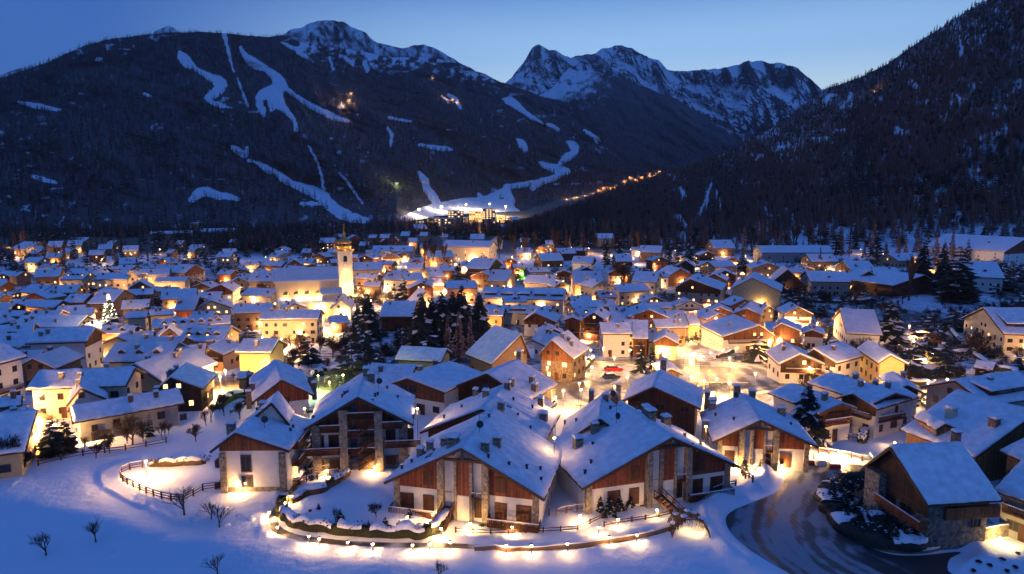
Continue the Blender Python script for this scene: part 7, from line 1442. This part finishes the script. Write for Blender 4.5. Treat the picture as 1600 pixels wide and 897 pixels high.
# barriers and bin by the lane
for i, (x, y, w_, c_, l_) in enumerate(((1247, 723, .9, 'red_paint', 'red road barrier in the snow bank, left one'), (1263, 727, .9, 'red_paint', 'red road barrier in the snow bank, middle one'), (1284, 728, .7, 'white_paint', 'white road barrier in the snow bank'), (1305, 733, .9, 'red_paint', 'red road barrier in the snow bank, right one'))):
    t = thing('road_barrier', l_, 'barrier', at(x, y), rnd.uniform(-.3, .1)); MB().box(-w_, w_, -.25, .25, -.3, .35).add([(-w_, -.25, .35), (w_, -.25, .35), (w_, .25, .35), (-w_, .25, .35), (-w_ * .9, -.1, .75), (w_ * .9, -.1, .75), (w_ * .9, .1, .75), (-w_ * .9, .1, .75)], [(0, 1, 5, 4), (1, 2, 6, 5), (2, 3, 7, 6), (3, 0, 4, 7), (4, 5, 6, 7)]).build('body', c_, t); MB().box(-w_ * .9, w_ * .9, -.16, .16, .752, .9).build('snow_cap', 'roof_snow', t)
t = thing('waste_container', 'dark green waste container with a snow lid at the end of the lane', 'container', at(1371, 729), -.15)
MB().box(-1.1, 1.1, -.7, .7, .15, 1.5).build('bin_body', 'plastic_green', t); MB().add([(-1.2, -.8, 1.5), (1.2, -.8, 1.5), (1.2, .8, 1.7), (-1.2, .8, 1.7), (-1.2, -.8, 1.56), (1.2, -.8, 1.56), (1.2, .8, 1.76), (-1.2, .8, 1.76)], [(0, 1, 5, 4), (1, 2, 6, 5), (2, 3, 7, 6), (3, 0, 4, 7), (4, 5, 6, 7)]).build('lid', 'metal', t); MB().add([(-1.1, -.7, 1.57), (1.1, -.7, 1.57), (1.1, .7, 1.77), (-1.1, .7, 1.77), (-1., -.6, 1.85), (1., -.6, 1.85), (1., .6, 2.05), (-1., .6, 2.05)], [(0, 1, 5, 4), (1, 2, 6, 5), (2, 3, 7, 6), (3, 0, 4, 7), (4, 5, 6, 7)]).build('snow_cap', 'roof_snow', t)
for sx in (-1, 1):
    for sy in (-1, 1): w_ = MB().tube((sx * .9 - .05, sy * .55, .1), (sx * .9 + .05, sy * .55, .1), .12, .12, 8, cap=True).build('wheel', 'rubber', t)
# ---- cars
def car(px, py, rot, paint, label, snow=.5, s=1.0, pos=None, grp=None):
    p = at(px, py) if pos is None else Vector(pos); t = thing('parked_car', label, 'car', p, rot, grp); t.scale = (s, s, s)
    def loft(prof, name, m_, hw):
        m = MB(); n = len(prof); m.v = [(x, -w(x, z), z) for x, z in prof for w in (hw,)] + [(x, hw(x, z), z) for x, z in prof]; m.f = [(i, (i + 1) % n, n + (i + 1) % n, n + i) for i in range(n)] + [tuple(range(n))[::-1], tuple(range(n, 2 * n))]; m.m = [0] * len(m.f); return link(name, recalc(m.mesh(name, m_)), t)
    loft([(-2.1, .35), (-2.15, .75), (-2.0, .98), (-1.2, 1.02), (1.0, .98), (1.9, .86), (2.12, .65), (2.12, .35), (1.75, .25), (-1.8, .25)], 'body', paint, lambda x, z: .86 if z > .3 else .8)
    loft([(-1.75, 1.0), (-1.45, 1.38), (-1.1, 1.47), (.15, 1.46), (.45, 1.38), (1.05, .99)], 'cabin', 'glass', lambda x, z: .80 - (z - 1) * .35)
    loft([(-1.4, 1.40), (-1.1, 1.485), (.15, 1.475), (.42, 1.40), (.2, 1.39), (-1.1, 1.39)], 'roof_panel', paint, lambda x, z: .68)
    if snow: loft([(-1.35, 1.49), (-1.3, 1.5 + .18 * snow), (.1, 1.5 + .18 * snow), (.3, 1.46)], 'snow_cap', 'roof_snow', lambda x, z: .62); loft([(1.1, .99), (1.2, 1.0 + .14 * snow), (1.8, .9 + .14 * snow), (1.95, .86)], 'snow_cap', 'roof_snow', lambda x, z: .7)
    for x in (-1.35, 1.35):
        for y in (-.84, .84): wh = MB().tube((x, y - .1, .33), (x, y + .1, .33), .33, .33, 12, cap=True).build('wheel', 'rubber', t); MB().tube((x, y * 1.135 - .01, .33), (x, y * 1.135 + .01, .33), .18, .18, 8, cap=True).build('rim', 'grey_paint', wh)
    for y in (-.6, .6): MB().box(2.1, 2.15, y - .16, y + .16, .6, .75).build('headlight', 'white_paint', t)
    for y in (-.65, .65): MB().box(-2.17, -2.12, y - .12, y + .12, .7, .85).build('tail_light', 'red_paint', t)
    return t
car(959, 580, .15, 'red_paint', 'bright red car parked on the lit square', .25, 1.12); car(955, 592, .25, 'dark_paint', 'dark car parked just in front of the bright red car', .2)
car(1188, 670, 1.2, 'white_paint', 'snow-covered car behind the chalet by the road, left one', 1.3); car(1212, 668, 1.3, 'grey_paint', 'snow-covered car behind the chalet by the road, middle one', 1.3); car(1224, 650, 1.3, 'dark_paint', 'dark car behind the chalet by the road, right one', .4)
car(1302, 553, -.9, 'white_paint', 'snow-covered car beside the long wall, upper one', 1.2); car(1308, 562, -.9, 'grey_paint', 'snow-covered car beside the long wall, lower one', 1.2); car(860, 636, 1.2, 'white_paint', 'white car in the drive beside the small low roof', 1.0); car(902, 556, .3, 'white_paint', 'snow-covered car on the lane near the chalet with the big dormer', 1.2)
car(1430, 508, .5, 'dark_paint', 'dark car by the lamp in the garden lane', .4); car(470, 690, 1.4, 'white_paint', 'snow-covered car between the small white and the four-storey chalet, upper one', 1.3); car(466, 706, 1.4, 'dark_paint', 'snow-covered car between the small white and the four-storey chalet, lower one', 1.3)
# ---- kiosk, church tree, tennis courts
rK_ = house('g', 1032, 585, 1067, 585, 577, 2.6, dep=9, wall='honey', win='none', nchim=0, lit=0, name='kiosk', cat='kiosk', label='small snow-roofed wooden kiosk on the brightly lit square')
rKb = house('g', 828 + 12, 556, 897, 562, 532, 6.0, xa=862, dep=12, wall='brick', clad='wood', lit=.5, nchim=3, fine=1, label='chalet with a tall lit dormer wing in reddish wood, left of the small lit firs', winkind='plain')
rKc = house('g', 862, 546, 905, 541, 526, 5.0, xa=880, dep=14, wall='white', clad='dark', lit=.3, nchim=2, label='gabled house with cluttered snowy roof, behind the reddish dormer chalet'); rKd = house('g', 768, 570, 830, 560, 523, 5.0, xa=815, dep=13, wall='brown', lit=.1, nchim=4, label='big many-chimneyed roof to the left of the reddish dormer chalet')
p = at(175, 536); t = thing('christmas_tree', 'big illuminated Christmas tree wound with warm lights in the left part of town', 'tree', p); hgt = 80 * p.y / FPX; cr, tr_ = PROTO['fir_big'][0]; c1 = link('crown', cr, t); c1.scale = (hgt * 1.1, hgt * 1.1, hgt); c2 = link('trunk', tr_, t); c2.scale = (hgt, hgt, hgt)
bulb = MB().lathe([(0, -.18), (.18, 0), (0, .18)], 5).mesh('fairy_light', M['bulb'])
for k in range(46):
    f = k / 46; z = hgt * (.5 + .48 * f); r_ = hgt * .27 * (1 - f * .95) * .8 * .62; a = -math.pi / 2 + 2.4 * math.sin(k * 1.7); link('fairy_light', bulb, t, (r_ * math.cos(a), r_ * math.sin(a), z))
lamp_light((0, -3.2, hgt * .72), 1500, (1, .75, .45), .4, t, 'tree_light'); lamp_light((-3, -2.5, hgt * .55), 1500, (1, .8, .55), .4, t, 'tree_light')
for k, (x, y) in enumerate(((497, 588), (515, 598), (536, 587))): lamp(x, y, 1500, 'garden', 3.0, (.75, 1.0, .22), label=('yellow-green lamp of the tennis courts, left one', 'yellow-green lamp of the tennis courts, middle one', 'yellow-green lamp of the tennis courts, right one')[k])
hedge([(486, 592), (505, 586), (528, 584), (545, 582)], 'green-lit snowy hedge behind the tennis courts', 1.4, 1.8, 'hedge_leaves', .4); fence([(508, 606), (525, 604), (545, 601)], 'dark fence in front of the green-lit tennis courts', 2.6, 2.2, (.1, .4, .7, .98), 'metal')
p = at(826, 434); t = thing('screen', 'green-lit netted sports screen behind the village centre', 'sports net', p); k = p.y / FPX
for i in range(5): MB().tube(((i - 2) * 7 * k, 0, -1), ((i - 2) * 7 * k, 0, 13 * k), .12, .12, 5).build('post', 'metal', t)
MB().box(-14 * k, 14 * k, -.05, .05, .2, 12 * k).build('net', 'net_green', t)
lamp(834, 424, 3500, 'garden', 3, (.7, 1, .2), label='green-yellow lamp before the netted sports screen'); lamp(815, 427, 2500, 'garden', 3, (.6, 1, .2), label='second green-yellow lamp, left end of the netted sports screen')
# hedges, fences and walls of the village
for pts, lab in (([(948, 553), (985, 554), (1000, 553)], 'dark clipped hedge in front of the white block, left part'), ([(1028, 553), (1062, 556)], 'dark clipped hedge in front of the white block, right part'), ([(1215, 590), (1250, 588), (1280, 584)], 'snow-topped hedge before the chalet with nested gables, left part'), ([(1300, 580), (1345, 578)], 'snow-topped hedge before the chalet with nested gables, right part'),
                 ([(1215, 507), (1235, 522), (1258, 545), (1275, 566)], 'hedge along the lane right of the bright chalets'), ([(1400, 600), (1440, 604), (1470, 606)], 'hedge below the lit road on the right'), ([(1480, 512), (1510, 545), (1545, 575), (1590, 585)], 'dark hedge in front of the farmhouse garden'), ([(740, 570), (760, 562), (772, 552)], 'dark hedge left of the many-chimneyed roof'), ([(900, 585), (915, 575), (925, 562)], 'snowy hedge at the corner of the lit square'),
                 ([(1120, 560), (1150, 548), (1160, 540)], 'hedge between the lit square and the bright chalets'), ([(640, 590), (700, 600)], 'dark hedge behind the four-storey chalet'), ([(420, 600), (450, 590)], 'dark hedge behind the chalet with the square shutter'), ([(340, 640), (360, 625), (385, 618)], 'dark hedge behind the small white chalet'), ([(1230, 470), (1300, 474), (1370, 470)], 'dark hedge below the blue-grey house'), ([(1320, 545), (1330, 570)], 'hedge beside the beige house')):
    hedge(pts, lab, 1.6, 1.5, 'hedge_leaves', .3, leaves=False, close=1.2)
for pts, lab in (([(1430, 520), (1470, 560), (1500, 592)], 'rail fence going down the garden lane on the right'), ([(1160, 556), (1190, 570), (1215, 590)], 'light rail fence from the bright chalets to the hedge corner'), ([(1090, 605), (1140, 604), (1190, 606)], 'low rail fence across the brightly lit square'), ([(1490, 612), (1530, 610), (1560, 608)], 'fence below the lit road near the right edge')):
    fence(pts, lab, 1.2, 3.0, (.4, .9))
fence([(60, 728), (110, 716), (160, 708), (220, 700), (290, 688)], 'dark garden fence along the foot of the grey farmhouse plot', 1.1, 3.0, (.3, .7), snow=False)
number_b = {}
for t_, x, y, l_ in BUSHES:
    if not l_: number_b.setdefault(t_['group'], []).append((x, t_))
# ---- undergrowth and gardens of the town: too many shrubs to count
rs = np.random.RandomState(5); n = 9000; Y = np.sqrt(rs.uniform(118 ** 2, 520 ** 2, n)); X = rs.uniform(-.80, .80, n) * Y; Z = gz(X, Y); px, py = project(X, Y, Z)
dn = fbm(X / 22, Y / 22, 3) + .30 * ((px > 1220) & (py < 640)) + .5 * ((px > 420) & (px < 660) & (py > 520) & (py < 590)) + .35 * ((px > 280) & (px < 400) & (py > 600) & (py < 700)) + .1 * (px < 420)
k = (dn > .02 + rs.uniform(-.2, .3, n)) & ~blocked_np(X, Y) & (seg_dist(X, Y, plaza, True) > 2) & ~inside(X, Y, plaza) & ~inside(px, py, [(0, 700), (330, 640), (330, 760), (0, 760)]) & ~((py > 640) & (px > 380) & (px < 1300)) & ~inside(px, py, [(1335, 490), (1440, 490), (1440, 545), (1335, 545)]) & ~inside(px, py, [(480, 585), (550, 575), (550, 615), (480, 615)])
COL_SH = proto_collection('shrubs', [joined('s', bare_mesh('c', 90, 4, spread=.9, first=.16, r0=.02)), joined('s', fir_mesh('c', 91, 6, 8, wr=.5, snow=.4)), joined('s', bare_mesh('c', 92, 4, spread=.7, first=.2, r0=.018, matn='brown_bark'))])
P = np.stack([X, Y, Z], -1)[k]; m_ = len(P)
scatter('undergrowth', P, np.where(rs.rand(m_) < .22, rs.uniform(6, 11, m_), rs.uniform(1.6, 5.0, m_)), rs.uniform(1.0, 1.5, m_), rs.choice([0, 1, 2, 0], m_), COL_SH, 'bare shrubs and low evergreens filling the gardens of the town')
# ================================================================== every thing without its own words gets a label from what it looks like and stands beside
LAND = [('the bell tower', 541, 430), ('the church nave', 480, 455), ('the lit Christmas tree', 175, 510), ('the grey farmhouse', 200, 660), ('the red car', 959, 577), ('the twin snowy firs', 1010, 575), ('the tall dark conifers', 705, 520), ('the long terraced row', 815, 465), ('the plain green-grey gable', 1180, 455), ('the wide dark pines', 1490, 440), ('the cream hotel wing', 150, 440),
        ('the lone garden spruce', 1390, 500), ('the big-dormer chalet', 830, 560), ('the stone chalet', 1500, 760), ('the long unlit block', 1245, 395), ('the lit tennis courts', 520, 590), ('the white block', 965, 530), ('the dormered inn', 312, 530), ('the green tennis net', 825, 425), ('the middle front chalet', 735, 760), ('the lonely tower block', 305, 355), ('the lit hotel', 725, 390), ('the bright chalet row', 1190, 530), ('the snow-roofed kiosk', 1050, 580), ('the lit curved path', 600, 840), ('the farmhouse with arches', 1590, 510), ('the blue-grey house', 1298, 450), ('the lone white house', 945, 380), ('the lift station flats', 725, 343)]
def place_words(x, y):
    n, lx, ly = min(LAND, key=lambda l: math.hypot(l[1] - x, (l[2] - y) * 1.6)); dx, dy = x - lx, (y - ly) * 1.6
    far = 'well ' if math.hypot(dx, dy) > 120 else '' if math.hypot(dx, dy) > 45 else 'just '
    if abs(dx) > abs(dy) * 2: return far + ('right of ' if dx > 0 else 'left of ') + n
    if abs(dy) > abs(dx) * 2: return far + ('in front of ' if dy > 0 else 'behind ') + n
    return far + ('in front of ' if dy > 0 else 'behind ') + n + (', to the right' if dx > 0 else ', to the left')
ORD = ['', 'second', 'third', 'fourth', 'fifth', 'sixth', 'seventh', 'eighth', 'ninth', 'tenth', 'eleventh', 'twelfth', 'thirteenth', 'fourteenth', 'fifteenth', 'sixteenth', 'seventeenth', 'eighteenth', 'nineteenth', 'twentieth']
ORD += [a + '-' + b for a in ('twenty', 'thirty', 'forty', 'fifty') for b in ('first', 'second', 'third', 'fourth', 'fifth', 'sixth', 'seventh', 'eighth', 'ninth')]
def number_out(items):
    """items: (object, x, base text); same texts are told apart by their order from the left"""
    by = {}
    for it in items: by.setdefault(it[2], []).append(it)
    for txt, l in by.items():
        l.sort(key=lambda a: a[1]); n = len(l)
        for i, (o, x, _) in enumerate(l):
            if n == 1: o['label'] = txt
            elif i == 0: o['label'] = 'leftmost ' + txt
            elif i == n - 1: o['label'] = 'rightmost ' + txt
            else: o['label'] = (ORD[i] if i < len(ORD) else 'middle') + ' ' + txt + ' from the left' if len(txt.split()) < 12 else ORD[min(i, len(ORD) - 1)] + ' ' + txt
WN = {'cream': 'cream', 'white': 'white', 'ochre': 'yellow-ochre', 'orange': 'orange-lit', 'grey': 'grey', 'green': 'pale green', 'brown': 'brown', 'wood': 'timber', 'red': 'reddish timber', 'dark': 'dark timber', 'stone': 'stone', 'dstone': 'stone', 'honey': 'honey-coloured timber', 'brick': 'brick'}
it = []
for h_ in HOUSES:
    if h_['label']: continue
    face = 'gabled' if h_['kind'] == 'g' else 'long' if h_['wpx'] > 60 else 'small' if h_['wpx'] < 26 else 'broad-roofed'
    it.append((h_['o'], h_['px'], f"{WN[h_['wall']]} {face} {h_['o']['category']}" + (' with a balcony' if h_['balcony'] else ' with dormers' if h_['dormers'] else '') + ' ' + place_words(h_['px'], h_['py'])))
number_out(it)
it = []
for t_ in TREES:
    if t_['label']: continue
    sz = 'tall ' if t_['hpx'] > 36 or t_['hm'] > 17 else 'short ' if t_['hpx'] and t_['hpx'] < 18 else ''
    if t_['hpx'] == 0: it.append((t_['o'], t_['px'], f"{sz}{t_['word']} on the right slope, behind {min(LAND, key=lambda l: abs(l[1] - t_['px']) + (0 if l[1] > 900 else 500))[0]}"))
    else: it.append((t_['o'], t_['px'], f"{sz}{t_['word']} {place_words(t_['px'], t_['py'])}"))
number_out(it)
it = [(t_, x, ('dark evergreen shrub ' if 'island' in t_['group'] else 'bare twiggy shrub ' if 'mound' in t_['group'] else 'low snowy bush ') + place_words(x, y)) for t_, x, y, l_ in BUSHES if not l_]
number_out(it)
it = []
for l_ in LAMPS:
    if l_['label']: continue
    it.append((l_['o'], l_['px'], ('knee-high glowing path light ' if l_['kind'] == 'bollard' else 'warm glowing street lamp ') + place_words(l_['px'], l_['py'])))
number_out(it)
for g_, names in (('street lamps of the village', 'street_lamp'), ('path lights of the front chalets', 'garden_light'), ('houses of the town', 'house'), ('chalets of the front group', 'chalet')):
    for o in list(C.objects):
        if o.parent is None and o.name.split('.')[0] == names and 'group' not in o: o['group'] = g_
for t_ in TREES:
    if 'group' not in t_['o']: t_['o']['group'] = {'fir': 'firs in and around the town', 'fir_big': 'firs in and around the town', 'dark_fir': 'firs in and around the town', 'larch': 'larches in and around the town', 'poplar': 'bare poplars', 'spreading_pine': 'dark spreading pines'}.get(t_['kind'], 'bare trees in and around the town')

for o in C.objects:
    l_ = o.get('label')
    if l_ and len(l_.split()) > 16:
        for a, b in ((' broad-roofed', ''), (' long ', ' '), (' knee-high', ''), ('warm glowing ', ''), (' with a balcony', ''), (', to the ', ', '), (' from the left', '')):
            if len(l_.split()) > 16: l_ = l_.replace(a, b)
        o['label'] = ' '.join(l_.split()[:16]) if len(l_.split()) > 16 else l_

# ================================================================== evening air
hz = MB().box(-9500, 9500, -150, 11500, -60, 2600).build('haze', 'snow'); hm = bpy.data.materials.new('haze'); hm.use_nodes = True; hn = hm.node_tree.nodes; hn.clear(); ho = hn.new('ShaderNodeOutputMaterial'); hv = hn.new('ShaderNodeVolumePrincipled')
hv.inputs['Color'].default_value = (0.75, 0.82, 1.0, 1); hv.inputs['Density'].default_value = 2.3e-5; hm.node_tree.links.new(hv.outputs[0], ho.inputs['Volume']); hz.data.materials.clear(); hz.data.materials.append(hm); stuff(hz)
